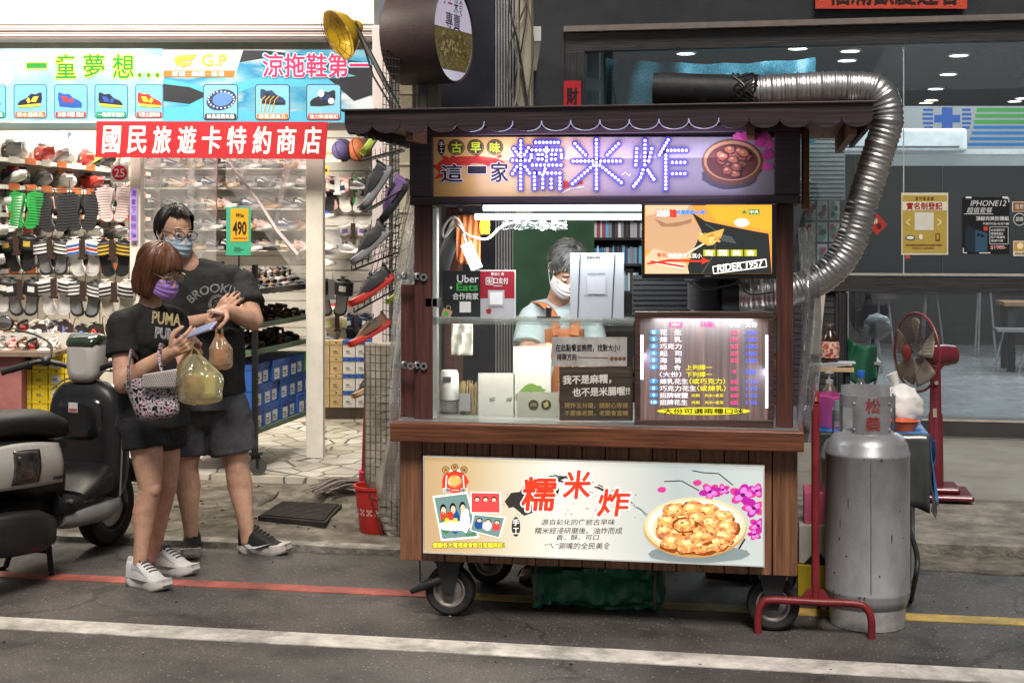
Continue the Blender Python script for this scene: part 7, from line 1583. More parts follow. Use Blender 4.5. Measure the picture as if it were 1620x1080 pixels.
for r_i in range(4):
 for k in range(4):
  px = 36 + k * 25.5; D1 = 9.6
  p = C(px + 12.5, 640, D1); p.z = .42 + r_i * .1
  if r_i == 3 and k < 1: continue
  M = Matrix.Translation(p) @ Matrix.Rotation(TH - math.pi / 2, 4, 'Z') @ Matrix.Diagonal((1, .62, .7, 1))
  put(P_BX, M, 'yellow shoe box, %s from the left in the %s row beside the pink table' % (ORD[k], ('bottom', 'second', 'third', 'top')[r_i]), 'yellow boxes beside the pink table', {'bx_body': BXC['yellow'], 'bx_lid': BXC['yellow'], 'bx_label': BXC['yellow' if k % 2 else 'white']})
b = MB(); b.box(Lr(30, 9.5), Lr(140, 9.5), 9.46, 9.9, .06, .418, 0, ML); tag(b.build('box_plinth', mat('dark_plinth', (.07, .06, .05), .7)), 'dark plinth under the yellow shoe boxes', 'plinth')
# wire rack with tilted sneakers next to the steel post
GW = mat('black_wire', (.02, .02, .02), .4, .5)
wr = thing('wire_rack', 'black wire grid rack with slanted baskets beside the beige post', 'rack', C(622, 560, 8.6))
b = MB(); Dg = 8.62
for k in range(6): b.tube([C(606 + k * 5, 76 + k * 2, Dg), C(606 + k * 5, 600, Dg)], .0025, 5)
for k in range(42): b.tube([C(605, 78 + k * 12.5, Dg), C(633, 82 + k * 12.5, Dg)], .0025, 5)
b.build('grid', GW, wr)
BK = [(556, 428, 640, 395), (560, 494, 640, 450), (575, 335, 636, 300), (572, 253, 636, 236)]
for (x0, y0, x1, y1) in BK:
 b = MB(); A, B2 = C(x0, y0, 8.3), C(x1, y1, 8.3); dd = fwd * .22
 for k in range(9): u = k / 8; p = A.lerp(B2, u); b.tube([p, p + dd, p + dd + Vector((0, 0, .06))], .0022, 5)
 for k in range(4): q = dd * (k / 3); b.tube([A + q, B2 + q], .0025, 5)
 b.tube([A + Vector((0, 0, .03)) - right * .0, A, A + dd, A + dd + Vector((0, 0, .03))], .004, 6); b.tube([A, B2], .006, 6)
 if y0 in (428, 494):
  for k in range(8): p = A.lerp(B2, .2 + k * .1) + Vector((0, 0, .01)); b.tube([p, p + Vector((.06, 0, .26))], .0022, 5)
  for k in range(6): b.tube([A.lerp(B2, .15) + Vector((.012 * k, 0, .04 * k)), B2 + Vector((.0, 0, .04 * k))], .0022, 5)
 b.build('basket', GW, wr)
for (px, py, D_, ang, cb, sc, lb) in ((580, 248, 8.35, 58, ('black', 'lime', 'black'), 1.0, 'black sneaker with yellow green sole standing steeply in the top wire basket'), (582, 330, 8.35, 56, ('black', 'grey', 'black'), 1.1, 'black high sneaker with grey sole tilted in the second wire basket'), (566, 418, 8.32, 42, ('black', 'grey', 'black'), 1.1, 'black sneaker with grey sole tilted in the third wire basket'), (565, 484, 8.32, 34, ('black', 'red', 'black'), 1.1, 'black sneaker with red sole tilted in the lowest wire basket'), (556, 552, 8.4, 30, ('brown', 'red', 'black'), 1.0, 'brown sneaker with red sole leaning below the wire baskets'), (556, 637, 8.5, 35, ('black', 'tan', 'tan'), .9, 'black boot with tan sole sticking out behind the wire panel'), (612, 350, 8.45, 56, ('purple', 'black', 'black'), 1.1, 'dark purple sneaker behind the grey soled one in the wire rack'), (618, 484, 8.5, 40, ('black', 'lime', 'lime'), 1.0, 'black sneaker with lime marks at the back of the wire rack')):
 M = Matrix.Translation(C(px, py, D_)) @ Matrix.Rotation(TH, 4, 'Z') @ Matrix.Rotation(R(-ang), 4, 'Y') @ Matrix.Translation((.28 * 1.0, 0, 0)) @ Matrix.Rotation(math.pi, 4, 'Z') @ Matrix.Scale(sc, 4) @ Matrix.Translation((-.0, 0, 0))
 put(P_SN, M, lb, 'sneakers in the wire baskets', nmats(*cb))
for p in protos:
 def rm(o):
  for c in list(o.children): rm(c)
  bpy.data.objects.remove(o)
 rm(p)
# ---------------------------------------------------------------- banners and notices
BB = PL(D=DF - .12)
def card(b, x0, y0, x1, y1, bg, fr, lab, labm, words, o):
 def rr(x0, y0, x1, y1, r, off, m):
  pts = []
  for cx_, cy_, a in ((x1 - r, y1 - r, 0), (x0 + r, y1 - r, 90), (x0 + r, y0 + r, 180), (x1 - r, y0 + r, 270)):
   for k in range(5): pts.append((cx_ + r * math.cos(R(a + 22.5 * k)), cy_ + r * math.sin(R(a + 22.5 * k))))
  b.poly(BB, pts, off, m)
 rr(x0 - 1.5, y0 - 1.5, x1 + 1.5, y1 + 1.5, 5, o, fr); rr(x0, y0, x1, y1, 4, o + .001, bg); rr(x0 + 1, y1 - 9, x1 - 1, y1, 3, o + .002, labm); b.text(BB, words, (x0 + 4, y1 - 8, x1 - 4, y1 - 1), o + .0032, 0, .02)
def shoe_pic(b, x, y, s, m1, m2, m3, o, fl=1):
 P = lambda q: [(x + fl * a * s, y + c * s) for a, c in q]
 b.poly(BB, P([(-1, -.55), (-.85, -.62), (-.5, -.45), (-.1, -.5), (.25, -.15), (.8, .1), (1, .35), (.95, .5), (-.9, .35), (-1.02, 0)]), o, m1)
 b.poly(BB, P([(-.92, .3), (-.2, .36), (.95, .48), (.97, .62), (.2, .64), (-.9, .52)]), o + .001, m3)
 b.poly(BB, P([(-.75, -.3), (-.3, -.25), (-.05, .15), (-.5, .2)]), o + .0012, m2); b.poly(BB, P([(.05, -.2), (.3, 0), (.15, .3), (-.05, .2)]), o + .0013, m2)
t = thing('banner', 'pale blue banner with green characters and pictures of children sandals', 'banner', BB.p(120, 192))
b = MB(); b.slab(BB, -160, 77, 257.5, 192, 0, .004)
b.build('cloth', em2('pale_blue_banner', ['#5f97b0', '#86b6c9', '#a9cdd8', '#cbdde0'], 2.2, 0, (1, 1, 1), 5, .3, .7), t)
b = MB(); b.blob(BB, 5, 118, 16, 20, .0015, 0, 20, .1); b.blob(BB, 238, 100, 28, 12, .0015, 0, 20, .1)
for k in range(14): b.oval(BB, 20 + k * 17, 85 + 30 * random.random(), 1.5, 1.5, .0015, 0, 8)
for ch, bx in (('一', (42, 100, 74, 108)), ('童', (88, 86, 120, 124)), ('夢', (132, 86, 165, 122)), ('想', (178, 86, 212, 124))):
 b.text(BB, ch, (bx[0] - 1.5, bx[1] - 1.5, bx[2] + 1.5, bx[3] + 1.5), .003, 1, .05); b.text(BB, ch, bx, .0045, 2, .014)
for x in (221, 235, 249): b.oval(BB, x, 119, 4.8, 4.8, .003, 1, 14); b.oval(BB, x, 119, 3.4, 3.4, .0045, 2, 14)
for k, (x0, lm, w_, c1, c2) in enumerate(((-42, 6, '止滑大底', 7, 8), (23, 4, '排水透氣孔', 7, 9), (87, 5, '超輕型', 8, 10), (151, 6, '一鞋兩穿設計', 7, 8), (215, 5, '可愛立體吊飾', 5, 11))):
 card(b, x0, 135, min(x0 + 50, 257), 186, 3, 12, 0, lm, w_, .002); shoe_pic(b, x0 + 24 if k < 4 else 237, 158, 19, c1, c2, 9 if k != 2 else 8, .005, -1 if k in (1,) else 1)
b.build('print', [pr('#eef2f0'), pr('#e6dc3a'), pr('#1f8a34'), pr('#6fb2d6'), pr('#e06a28'), pr('#d8341f'), pr('#1f8f6a'), pr('#1c2438'), pr('#2a52a8'), pr('#d8c040'), pr('#c83a2a'), pr('#e8c03a'), pr('#3a6f90')], t)
t = thing('banner', 'blue and black banner with magenta characters and slide sandal pictures', 'banner', BB.p(420, 192))
b = MB(); b.slab(BB, 258, 79, 590, 193, 0.0, .004); b.build('cloth', em2('blue_wave_banner', ['#b5c4ca', '#6aaac4', '#2f8ab2', '#c4d2d6'], 1.6, 0, (1, 1, 3), 4, .35, .65), t)
b = MB()
b.poly(BB, [(258, 121), (258, 79), (385, 79), (372, 121)], .0013, 8); b.poly(BB, [(258, 112), (372, 112), (370, 122), (258, 122)], .0026, 4)
b.poly(BB, [(320, 80), (420, 80), (590, 100), (590, 128), (500, 102), (420, 92), (372, 100)], .0010, 7); b.poly(BB, [(258, 124), (330, 140), (420, 122), (520, 128), (590, 145), (590, 152), (500, 138), (400, 138), (320, 170), (258, 162)], .0011, 9)
b.poly(BB, [(258, 133), (300, 138), (330, 150), (300, 165), (258, 160)], .0016, 7); b.poly(BB, [(258, 172), (330, 165), (420, 180), (540, 170), (590, 185), (590, 193), (258, 193)], .0012, 9); b.poly(BB, [(520, 125), (590, 118), (590, 150), (560, 160)], .0017, 7)
b.text(BB, 'G.P', (319, 86, 359, 105), .004, 2, .02); b.poly(BB, [(275, 92), (285, 88), (312, 86), (305, 95), (288, 98), (280, 106)], .004, 2); b.poly(BB, [(285, 100), (305, 98), (300, 104), (286, 107)], .004, 2)
b.text(BB, '舒適 · 美觀 · 活潑', (272, 113, 355, 121), .004, 0, .02)
b.text(BB, '涼拖鞋第一', (412, 82, 588, 125), .004, 3, .075); b.text(BB, '涼拖鞋第一', (413.5, 83, 587, 124), .0055, 0, .05); b.text(BB, '涼拖鞋第一', (415, 84, 586, 123), .007, 1, .02)
for k, (x0, lm, w_) in enumerate(((323, 7, '蜂巢避震氣墊'), (405, 4, '專業透氣孔'), (486, 5, '強力快速磁扣'))): card(b, x0, 135, x0 + 52, 189, 6, 10, 0, lm, w_, .003)
b.oval(BB, 350, 158, 24, 16, .0065, 11, 28, -.25); b.oval(BB, 352, 157, 16, 11, .0075, 12, 24, -.25)
for k in range(20): a = k * .314; b.oval(BB, 350 + 20.5 * math.cos(a), 158 + 13.2 * math.sin(a), 1.3, 1.3, .0078, 0, 8)
shoe_pic(b, 432, 153, 20, 11, 7, 7, .0065);
for k in range(4): b.line(BB, [(412 + k * 6, 176), (414 + k * 7, 158), (420 + k * 7, 152)], 1.2, .009, 2)
shoe_pic(b, 510, 155, 20, 7, 11, 7, .0065, -1); b.oval(BB, 508, 148, 5, 6, .009, 0, 14); b.oval(BB, 524, 160, 5, 5, .009, 0, 14)
b.build('print', [pr('#eef2f2'), pr('#c8286a'), pr('#d8b03a'), pr('#2f9ac8'), pr('#e8762a'), pr('#c84a3a'), pr('#7cc0e0'), pr('#23262e'), pr('#b8bcc4'), pr('#4fb0d4'), pr('#3a4a5a'), pr('#2c3f6a'), pr('#5a86c0')], t)
BR = PL(D=DF - .22)
t = thing('red_banner', 'red cloth banner with white characters hung across the shop entrance', 'banner', BR.p(335, 250))
b = MB(); b.add([BR.p(151, 249), BR.p(515, 252), BR.p(519, 193), BR.p(153, 192)] , [(0, 1, 2, 3)]); b.build('cloth', mat('red_cloth', (.45, .016, .024), .5, 0, .1, 3, .35, 5), t, solid=.003)
b = MB()
for k, ch in enumerate('國民旅遊卡特約商店'):
 x0 = 161 + k * 39.6; b.text(BR, ch, (x0, 199 + k * .12, x0 + 31, 243 + k * .12), .004, 0, .02, .1)
b.build('print', pr('#f0ece6'), t)
for k, (x0, x1, yy, s) in enumerate(((175, 202, 262, '25'),)):
 pn = PL(D=9.85); t = thing('number_sign', 'white card with red disc reading 25 above the hanging slides', 'sign', pn.p(188, 290)); b = MB(); b.slab(pn, 175, 261, 203, 289, 0, .003); b.build('card', pr('#e8e0d4'), t); b = MB(); b.oval(pn, 189, 273.5, 12, 12, .0015, 0); b.text(pn, '25', (181, 267, 197, 280), .003, 1, .01); b.build('print', [pr('#c8203a'), pr('#f0e8e4')], t)
pn = PL(D=9.87); t = thing('paper_strip', 'purple vertical paper strip pasted on the cream post', 'notice', pn.p(211, 382)); b = MB(); b.slab(pn, 206, 298, 217, 381, 0, .002); b.build('paper', pr('#a58ad0'), t)
b = MB()
for k, ch in enumerate('清倉下殺特價'): b.text(pn, ch, (207.5, 301 + k * 13, 215.5, 311 + k * 13), .0015)
b.build('print', pr('#5a3aa0'), t)
pn = PL(D=11.2); t = thing('shop_poster', 'pale poster with shoe pictures behind the transom', 'poster', pn.p(82, 226)); b = MB(); b.slab(pn, 48, 203, 116, 227, 0, .004); b.build('paper', pr('#c8d0cc'), t); b = MB(); b.poly(pn, [(55, 205), (70, 215), (80, 222), (66, 218)], .002, 0); b.blob(pn, 105, 213, 8, 6, .002, 1, 12, .2); b.blob(pn, 70, 220, 4, 3, .002, 0, 10, .2); b.build('print', [pr('#6a3a30'), pr('#3a4a5a')], t)
# clear curtain in the doorway with pink edging
CURT2 = glass('hazy_curtain', (.95, .95, .96), .06, .15, .17, (.85, .84, .84))
cu = thing('plastic_curtain', 'clear plastic strip curtain with pink edging in the shop doorway', 'curtain', C(350, 440, 9.98))
b = MB()
b.sheet(lambda u, v: C(224 + 118 * u, 250 + 300 * v, 9.98 + .03 * math.sin(u * 14 + v)), 24, 10)
b.sheet(lambda u, v: C(357 + (128 - 0) * u, 250 + (20 + 165 * min(1, .12 + u)) * v, 9.98 + .04 * math.sin(u * 12 + v * 3)), 24, 10)
b.build('sheet', CURT2, cu)
PE = mat('pink_edging', (.75, .38, .45), .5, 0, .1, 8)
b = MB(); b.tube([C(344, 250, 9.95), C(342, 345, 9.95)], .010, 6, flat=.4); b.build('edging', PE, cu)
b = MB(); b.tube([C(357, 250, 9.93), C(410, 320, 9.9), C(438, 365, 9.9), C(470, 402, 9.93)], [.012, .02, .028, .03], 8, flat=.5); b.build('rolled_edge', mat('pale_pink_roll', (.75, .6, .6), .45), cu)
# ================================================================ PEOPLE
SKIN = mat('skin', (.58, .335, .23), .48, 0, .16, 22, .08, 180, sub=.08)
def cone(b, p0, p1, r0, r1=None, m=0, caps=True):
 r1 = r0 if r1 is None else r1; p0, p1 = Vector(p0), Vector(p1); b.tube([p0, p1], [r0, r1], 18, m)
 if caps: b.ell(p0, (r0,) * 3, m, 16, 10); b.ell(p1, (r1,) * 3, m, 16, 10)
def limb(b, pts, rs, m=0, caps=True):
 for (p, q), (a, c) in zip(zip(pts, pts[1:]), zip(rs, rs[1:])): cone(b, p, q, a, c, m, caps)
def remesh(o, vox, it=4, disp=0, size=.1, fac=.5):
 q = o.modifiers.new('remesh', 'REMESH'); q.mode = 'VOXEL'; q.voxel_size = vox; q.use_smooth_shade = True
 if it: q = o.modifiers.new('smooth', 'SMOOTH'); q.factor = fac; q.iterations = it
 if disp:
  tx = bpy.data.textures.new('folds', 'CLOUDS'); tx.noise_scale = size; tx.noise_depth = 3
  q = o.modifiers.new('folds', 'DISPLACE'); q.texture = tx; q.strength = disp; q.texture_coords = 'GLOBAL'; q.mid_level = .5
 return o
def hand(b, w, d, n, side, curl=(.5, .6, .6, .7), L_=.085, thumb=.6, spread=.1, kc=1.0, fl=1.0):
 """wrist w, direction d of the palm, n = palm side, side = +1/-1 for where the thumb is (along d x n)"""
 d = Vector(d).normalized(); n = Vector(n); n = (n - d * n.dot(d)).normalized(); s = d.cross(n) * side
 for i in range(4): cone(b, w + s * (.028 - i * .0185) * .6, w + d * L_ + s * (.030 - i * .02), .0145, .0115)
 cone(b, w - d * .02, w + d * .02, .024, .026)
 for i in range(4):
  p = w + d * (L_ - .004 + (-.004, .003, .0, -.008)[i]) + s * (.030 - i * .02); l = (.040, .045, .041, .031)[i] * fl; a = 0; r_ = .0095
  f = (d + s * (.12 - i * .08) * spread * 4).normalized()
  for k in range(3):
   a += curl[i] * (.8, 1.1, .8)[k] * kc; q = p + (f * math.cos(a) + n * math.sin(a)) * l; cone(b, p, q, r_, r_ - .001); p = q; l *= .72; r_ -= .0008
 p = w + d * .02 + s * .026; q = p + (d * .55 + s * .75 + n * .3).normalized() * .042; e = q + (d * .85 + s * .1 + n * thumb).normalized() * .034; g = e + (d * .8 - s * .15 + n * thumb).normalized() * .026
 limb(b, [p, q, e, g], [.0155, .0125, .011, .009])
class Head:
 def __init__(s, c, face, tilt, roll=0, k=1.0):
  f = Vector(face).normalized(); z = Vector((0, 0, 1)); x = f.cross(z).normalized()
  f2 = (f * math.cos(tilt) - z * math.sin(tilt)).normalized(); u = x.cross(f2).normalized()
  u2 = (u * math.cos(roll) + x * math.sin(roll)); x2 = f2.cross(u2)
  s.M = Matrix(((x2.x, f2.x, u2.x, c.x), (x2.y, f2.y, u2.y, c.y), (x2.z, f2.z, u2.z, c.z), (0, 0, 0, 1))) @ Matrix.Scale(k, 4)
 def p(s, x, y, z): return s.M @ Vector((x, y, z))
 def add_to(s, b):
  M = s.M; R3 = M.to_3x3()
  E = lambda c, r, **k: b.ell(M @ Vector(c), r, 0, 20, 14, rot=R3, **k)
  E((0, -.012, .03), (.074, .094, .088)); E((0, .022, -.035), (.058, .066, .078)); E((0, .05, -.08), (.034, .036, .03)); E((0, .07, .0), (.05, .022, .03))
  E((-.034, .062, -.03), (.026, .025, .022)); E((.034, .062, -.03), (.026, .025, .022))
  for x in (-1, 1):
   E((x * .073, -.008, -.01), (.008, .02, .032)); E((x * .03, .081, .022), (.02, .01, .008))
  b.tube([s.p(0, .086, .005), s.p(0, .098, -.02), s.p(0, .107, -.036), s.p(0, .094, -.046)], [.0085, .010, .0135, .01], 12); E((0, .087, -.066), (.022, .012, .007)); E((0, .085, -.078), (.019, .012, .007))
 def face(s, body, sleepy=0):
  for x in (-.031, .031):
   b = MB(); b.ell(s.p(x, .0795, .003), (.0125, .0125, .011 - .004 * sleepy), 0, 14, 10, rot=s.M.to_3x3()); b.oval(PM(s.M @ Matrix.Translation((x, .0925, .001)) @ Matrix.Rotation(R(90), 4, 'X')), 0, 0, .0052, .0052, -.0, 1, 14); b.build('eye', [mat('eye_white', (.65, .62, .58), .25, 0, 0), mat('iris_dark', (.012, .008, .006), .2, 0, 0)], body)
   b = MB(); b.tube([s.p(x + q * .02, .088 - abs(q) * .006, .024 + .004 * (1 - q * q)) for q in (-1, -.5, 0, .5, 1)], [.002, .0035, .004, .0035, .002], 6); b.build('eyebrow', mat('brow_dark', (.02, .013, .01), .8), body)
 def mask(s, body, m):
  def f(u, v):
   a = (u - .5) * 2; zt, zb = -.012 - .012 * a * a, -.108 + .035 * a * a
   z = zt + (zb - zt) * v; w_ = .071
   x = w_ * math.sin(a * 1.32); y = .114 * math.cos(a * 1.22) * (1 - .14 * max(0, v - .55)) - .004 + .008 * math.sin(math.pi * v) * (1 - a * a)
   if v < .3: y -= (.3 - v) * .03
   y += .0022 * math.sin(v * 25)
   return s.p(x, y, z)
  b = MB(); b.sheet(f, 22, 20); o = b.build('face_mask', m, body, solid=.0015)
  b = MB()
  for x in (-1, 1):
   u = 0 if x < 0 else 1; b.tube(smooth_path([f(u, .08), s.p(x * .076, .03, .006), s.p(x * .08, -.016, .012), s.p(x * .081, -.025, -.015), s.p(x * .076, .02, -.05), f(u, .95)], 5), .0015, 5)
  b.build('ear_loop', m, o)
 def glasses(s, body, m):
  b = MB()
  for x in (-.033, .033): b.tube([s.p(x + .026 * math.cos(k * .2618), .108, .0 + .02 * math.sin(k * .2618)) for k in range(24)], .0021, 6, 0, False, True)
  b.tube([s.p(-.009, .109, .004), s.p(0, .112, .007), s.p(.009, .109, .004)], .002, 6)
  for x in (-1, 1): b.tube([s.p(x * .059, .106, .005), s.p(x * .075, .09, .008), s.p(x * .079, .0, .01), s.p(x * .078, -.02, -.01)], .0019, 6)
  o = b.build('glasses', m, body)
  b = MB()
  for x in (-.033, .033): b.add([s.p(x + .025 * math.cos(k * .2618), .1078, .019 * math.sin(k * .2618)) for k in range(24)], [tuple(range(24))])
  b.build('lens', glass('lens_glass', (.92, .94, .95), .1), o)
 def hair(s, body, m, end, grow=1.08, strands=260, seed=1, hang=0, rough=.012, sr=.0022, top=(.078, .1, .093)):
  """end(phi)->z of the hair's lower edge, phi=0 front"""
  rn = random.Random(seed)
  def f(phi, v, k=1.0):
   e = end(phi); t0 = math.acos(max(-1, min(1, (e - .03) / (top[2] * grow)))) if e > -.05 else math.pi * .66
   if e > -.05:
    t = t0 * v; r_ = math.sin(t); z = .03 + top[2] * grow * math.cos(t)
   else:
    if v < .6: t = math.pi * .55 * v / .6; r_ = math.sin(t); z = .03 + top[2] * grow * math.cos(t)
    else: q = (v - .6) / .4; z0 = .03 + top[2] * grow * math.cos(math.pi * .55); z = z0 + (e - z0) * q; r_ = math.sin(math.pi * .55) * (1 + hang * math.sin(q * 2.2) - .16 * q * q)
   g = grow * k * (1 + rough * 3 * nz((math.sin(phi) * 4, math.cos(phi) * 4, v * 2 + seed)) + rough * math.sin(phi * 37 + 4 * nz((phi, v * 2, seed))))
   return s.p(top[0] * g * r_ * math.sin(phi), -.012 + top[1] * g * r_ * math.cos(phi), z + .006 * nz((phi * 6, v * 3, seed + 2)))
  b = MB(); b.sheet(lambda u, v: f(u * 2 * math.pi, .001 + .999 * v), 120, 26); o = b.build('hair', m, body, solid=.004)
  b = MB()
  for i in range(strands):
   ph = rn.random() * 6.2832; v0 = rn.uniform(.05, .75); v1 = min(1.04, v0 + rn.uniform(.25, .5)); dp = rn.uniform(-.12, .12); k = rn.uniform(1.0, 1.05)
   pts = [f(ph + dp * q / 5, v0 + (v1 - v0) * q / 5, k + .004 * q / 5) for q in range(6)]; b.tube(pts, [sr * .6, sr, sr, sr, sr * .8, sr * .2], 4)
  b.build('strands', m, o)
def drape_text(body_txt, shirt, O, U, V, w, h, m, weight=.02, shear=0, off=.004, name='lettering', arc=0):
 b = MB(); vs, fs = b.textm(body_txt, weight, shear); a0, a1 = min(v.x for v in vs), max(v.x for v in vs); b0, b1 = min(v.y for v in vs), max(v.y for v in vs)
 out = []
 for v in vs:
  u, q = (v.x - a0) / (a1 - a0), (v.y - b0) / (b1 - b0)
  if arc: an = (u - .5) * arc; rr = w / arc * 1.0 + h * q; out.append(O + U * (rr * math.sin(an)) + V * (rr * math.cos(an) - w / arc))
  else: out.append(O + U * (w * (u - .5)) + V * (h * q))
 b.add(out, fs); o = b.build(name, m, shirt)
 q = o.modifiers.new('wrap', 'SHRINKWRAP'); q.target = shirt; q.wrap_method = 'PROJECT'; q.use_project_y = True; q.use_negative_direction = True; q.use_positive_direction = True; q.wrap_mode = 'ABOVE_SURFACE'; q.offset = off
 return o
P_SHOE = sneaker('shoe', .5, True)
def wear(parent, heel, toe, mats, sc=1.0):
 d = toe - heel; M = Matrix.Translation(heel) @ Matrix.Rotation(math.atan2(d.y, d.x), 4, 'Z') @ Matrix.Scale(sc, 4) @ Matrix.Diagonal((1, 1.1, 1.28, 1))
 n = None
 b_ = bpy.data.objects.new('shoe', None)
 parts = list(P_SHOE.children)
 first = None
 for c in parts:
  q = c.copy(); COL.objects.link(q)
  for i, sl in enumerate(q.material_slots): sl.link = 'OBJECT'; sl.material = mats.get(c.data.materials[i].name, c.data.materials[i])
  if c.name.startswith('upper'): first = q
  q.matrix_parent_inverse = Matrix.Identity(4)
 qs = [o for o in COL.objects if o.parent == P_SHOE and o not in parts]
 for q in qs:
  if q is first: q.parent = parent; q.matrix_basis = M; q.name = 'shoe'
  else: q.parent = first; q.matrix_basis = Matrix.Identity(4)
 bpy.data.objects.remove(b_)
BLKCL = mat('black_cotton', (.011, .011, .012), .85, 0, .2, 30, .3, 160)
LZ = Vector((0, 0, 1))
# ---------------------------------------------------------------- woman with the phone
DW = 6.62
w = lambda px, py, dd=0: C(px, py, DW + dd)
fcg = (right * .74 - fwd * .67).normalized(); sd = Vector((-fcg.y, fcg.x, 0)); sd = -sd     # sd: her right hand side (towards the camera)
b = MB(); hd = Head(w(252, 428, -.02), right * .86 - fwd * .5, R(20), R(4), 1.0); hd.add_to(b)
limb(b, [w(243, 455, .01), w(236, 486, .02)], [.047, .055]);
R3 = Matrix((sd, fcg, LZ)).transposed()
ce = w(232, 535, .02); b.ell(ce, (.155, .10, .16), 0, 20, 14, rot=R3); b.ell(w(236, 600, .02), (.14, .105, .14), 0, 20, 14, rot=R3); b.ell(w(243, 665, .02), (.165, .12, .12), 0, 20, 14, rot=R3)
shN, shF = w(192, 513, -.10), w(276, 506, .14)
elN, wrN = w(196, 606, -.17), w(272, 556, -.30)
limb(b, [shN, elN], [.05, .047]); limb(b, [elN, elN.lerp(wrN, .45), wrN], [.047, .046, .028])
elF, wrF = w(288, 592, .06), w(306, 552, -.14)
limb(b, [shF, elF], [.047, .041]); limb(b, [elF, wrF], [.041, .027])
phc, phd = w(318, 522, -.32), (w(345, 514, -.36) - w(296, 531, -.28)).normalized()
hand(b, wrN, w(300, 539, -.32) - wrN, fwd * .85 + LZ * .45, 1, (.5, .6, .65, .75), .07, .5, .05)
hand(b, wrF, w(312, 528, -.22) - wrF, -right * .4 - fwd * .9, 1, (.5, .55, .6, .65), .07, .6, .05)
hN, kN, aN = w(228, 672, -.06), w(238, 772, -.09), w(222, 888, -.08)
hF, kF, aF = w(258, 672, .10), w(263, 768, .12), w(244, 872, .18)
for h_, k_, a_ in ((hN, kN, aN), (hF, kF, aF)):
 limb(b, [h_, h_.lerp(k_, .55), k_], [.084, .071, .052]); cm = k_.lerp(a_, .33) - fcg * .02; limb(b, [k_, cm, k_.lerp(a_, .7) - fcg * .006, a_, Vector((a_.x, a_.y, .06))], [.051, .055, .039, .033, .032]); b.ell(k_ + fcg * .022, (.036, .036, .042), 0, 14, 10)
woman = remesh(b.build('person', SKIN), .0042, 3); tag(woman, 'woman in black tee and shorts with lilac mask looking down at her phone', 'person')
hd.face(woman, .6); hd.mask(woman, mat('lilac_mask', (.42, .24, .68), .7, 0, .08, 12, .15, 60)); hd.glasses(woman, mat('thin_gold_frame', (.25, .16, .08), .3, .8))
def we(ph):
 a = abs((ph + math.pi) % (2 * math.pi) - math.pi); return .028 + .016 * math.cos(ph * 3) if a < .75 else (.028 - .15 * min(1, (a - .75) / .25))
hd.hair(woman, mat('auburn_hair', (.15, .062, .032), .38, 0, .45, 30, .2, 40, (1, 1, .25)), we, 1.13, 800, 3, .06, .02, .0018)
b = MB(); b.ell(ce, (.172, .118, .165), 0, 24, 16, rot=R3); b.ell(w(236, 600, .02), (.165, .128, .17), 0, 24, 16, rot=R3); b.tube([w(241, 655, .02), w(237, 590, .02)], [.168, .158], 24)
limb(b, [w(205, 506, -.07), w(232, 496, .02), w(266, 502, .11)], [.062, .06, .058]); b.ell(ce + fcg * .055 + LZ * -.01, (.115, .07, .075), 0, 20, 14, rot=R3)
cone(b, shN, shN, .066, .066); b.tube([shN, shN.lerp(elN, .52)], [.066, .076], 22); b.ell(shF, (.06,) * 3); b.tube([shF, shF.lerp(elF, .5)], [.06, .068], 20)
sh = remesh(b.build('shirt', BLKCL, woman), .007, 6, .026, .1)
cf_ = ce + fcg * .13
TU = (right + LZ * -.12).normalized()
drape_text('PUMA', sh, w(263, 514, -.3), TU, LZ, .13, .056, mat('gold_print', (.50, .40, .2), .4, 0, .3, 60), .03, .1)
drape_text('PUMA', sh, w(267, 537, -.3), TU, LZ, .125, .05, pr('#d8d8d8'), .04, .1, .003); drape_text('PUMA', sh, w(267, 536.5, -.3), TU, LZ, .121, .046, pr('#111113'), .005, .1, .0055)
b = MB(); b.tube([w(243, 640, .02), w(243, 672, .02)], [.155, .178], 24); b.ell(w(243, 672, .02), (.178, .135, .125), 0, 20, 14, rot=R3)
for h_, k_ in ((hN, kN), (hF, kF)): b.ell(h_, (.105,) * 3); b.tube([h_, h_.lerp(k_, .36)], [.107, .108], 24)
remesh(b.build('shorts', mat('black_shorts', (.012, .012, .014), .8, 0, .2, 30, .3, 120), woman), .007, 5, .014, .08)
WSH = {'sn_sole': mat('white_sole', (.62, .60, .57), .5, 0, .1, 20), 'sn_upper': mat('white_mesh', (.62, .61, .6), .7, 0, .12, 60, .3, 200), 'sn_over': mat('white_over', (.66, .65, .63), .5), 'sn_mark': mat('grey_mark', (.35, .35, .37), .5), 'sn_lace': mat('black_lace', (.05, .05, .055), .6), 'sn_in': SC['grey']}
g1, g2 = G(203, 922), G(255, 934); wear(woman, g1, g2, WSH, .96); g1, g2 = G(236, 902), G(294, 909); wear(woman, g1, g2, WSH, .96)
# phone
U = phd; Vv = (LZ * .42 + fwd * .9 + right * .15); Vv = (Vv - U * Vv.dot(U)).normalized(); N = U.cross(Vv)
M = Matrix(((U.x, Vv.x, N.x, phc.x), (U.y, Vv.y, N.y, phc.y), (U.z, Vv.z, N.z, phc.z), (0, 0, 0, 1)))
t = thing('phone', 'lilac cased phone held in both hands by the woman', 'phone', phc); b = MB(); b.box(-.075, .075, -.035, .035, -.005, .005, 0, M); b.build('case', mat('lilac_case', (.42, .36, .62), .35), t, .004, 3); b = MB(); b.box(-.07, .07, -.031, .031, .0055, .006, 0, M); b.build('screen', em('#8a92b0', .5), t)
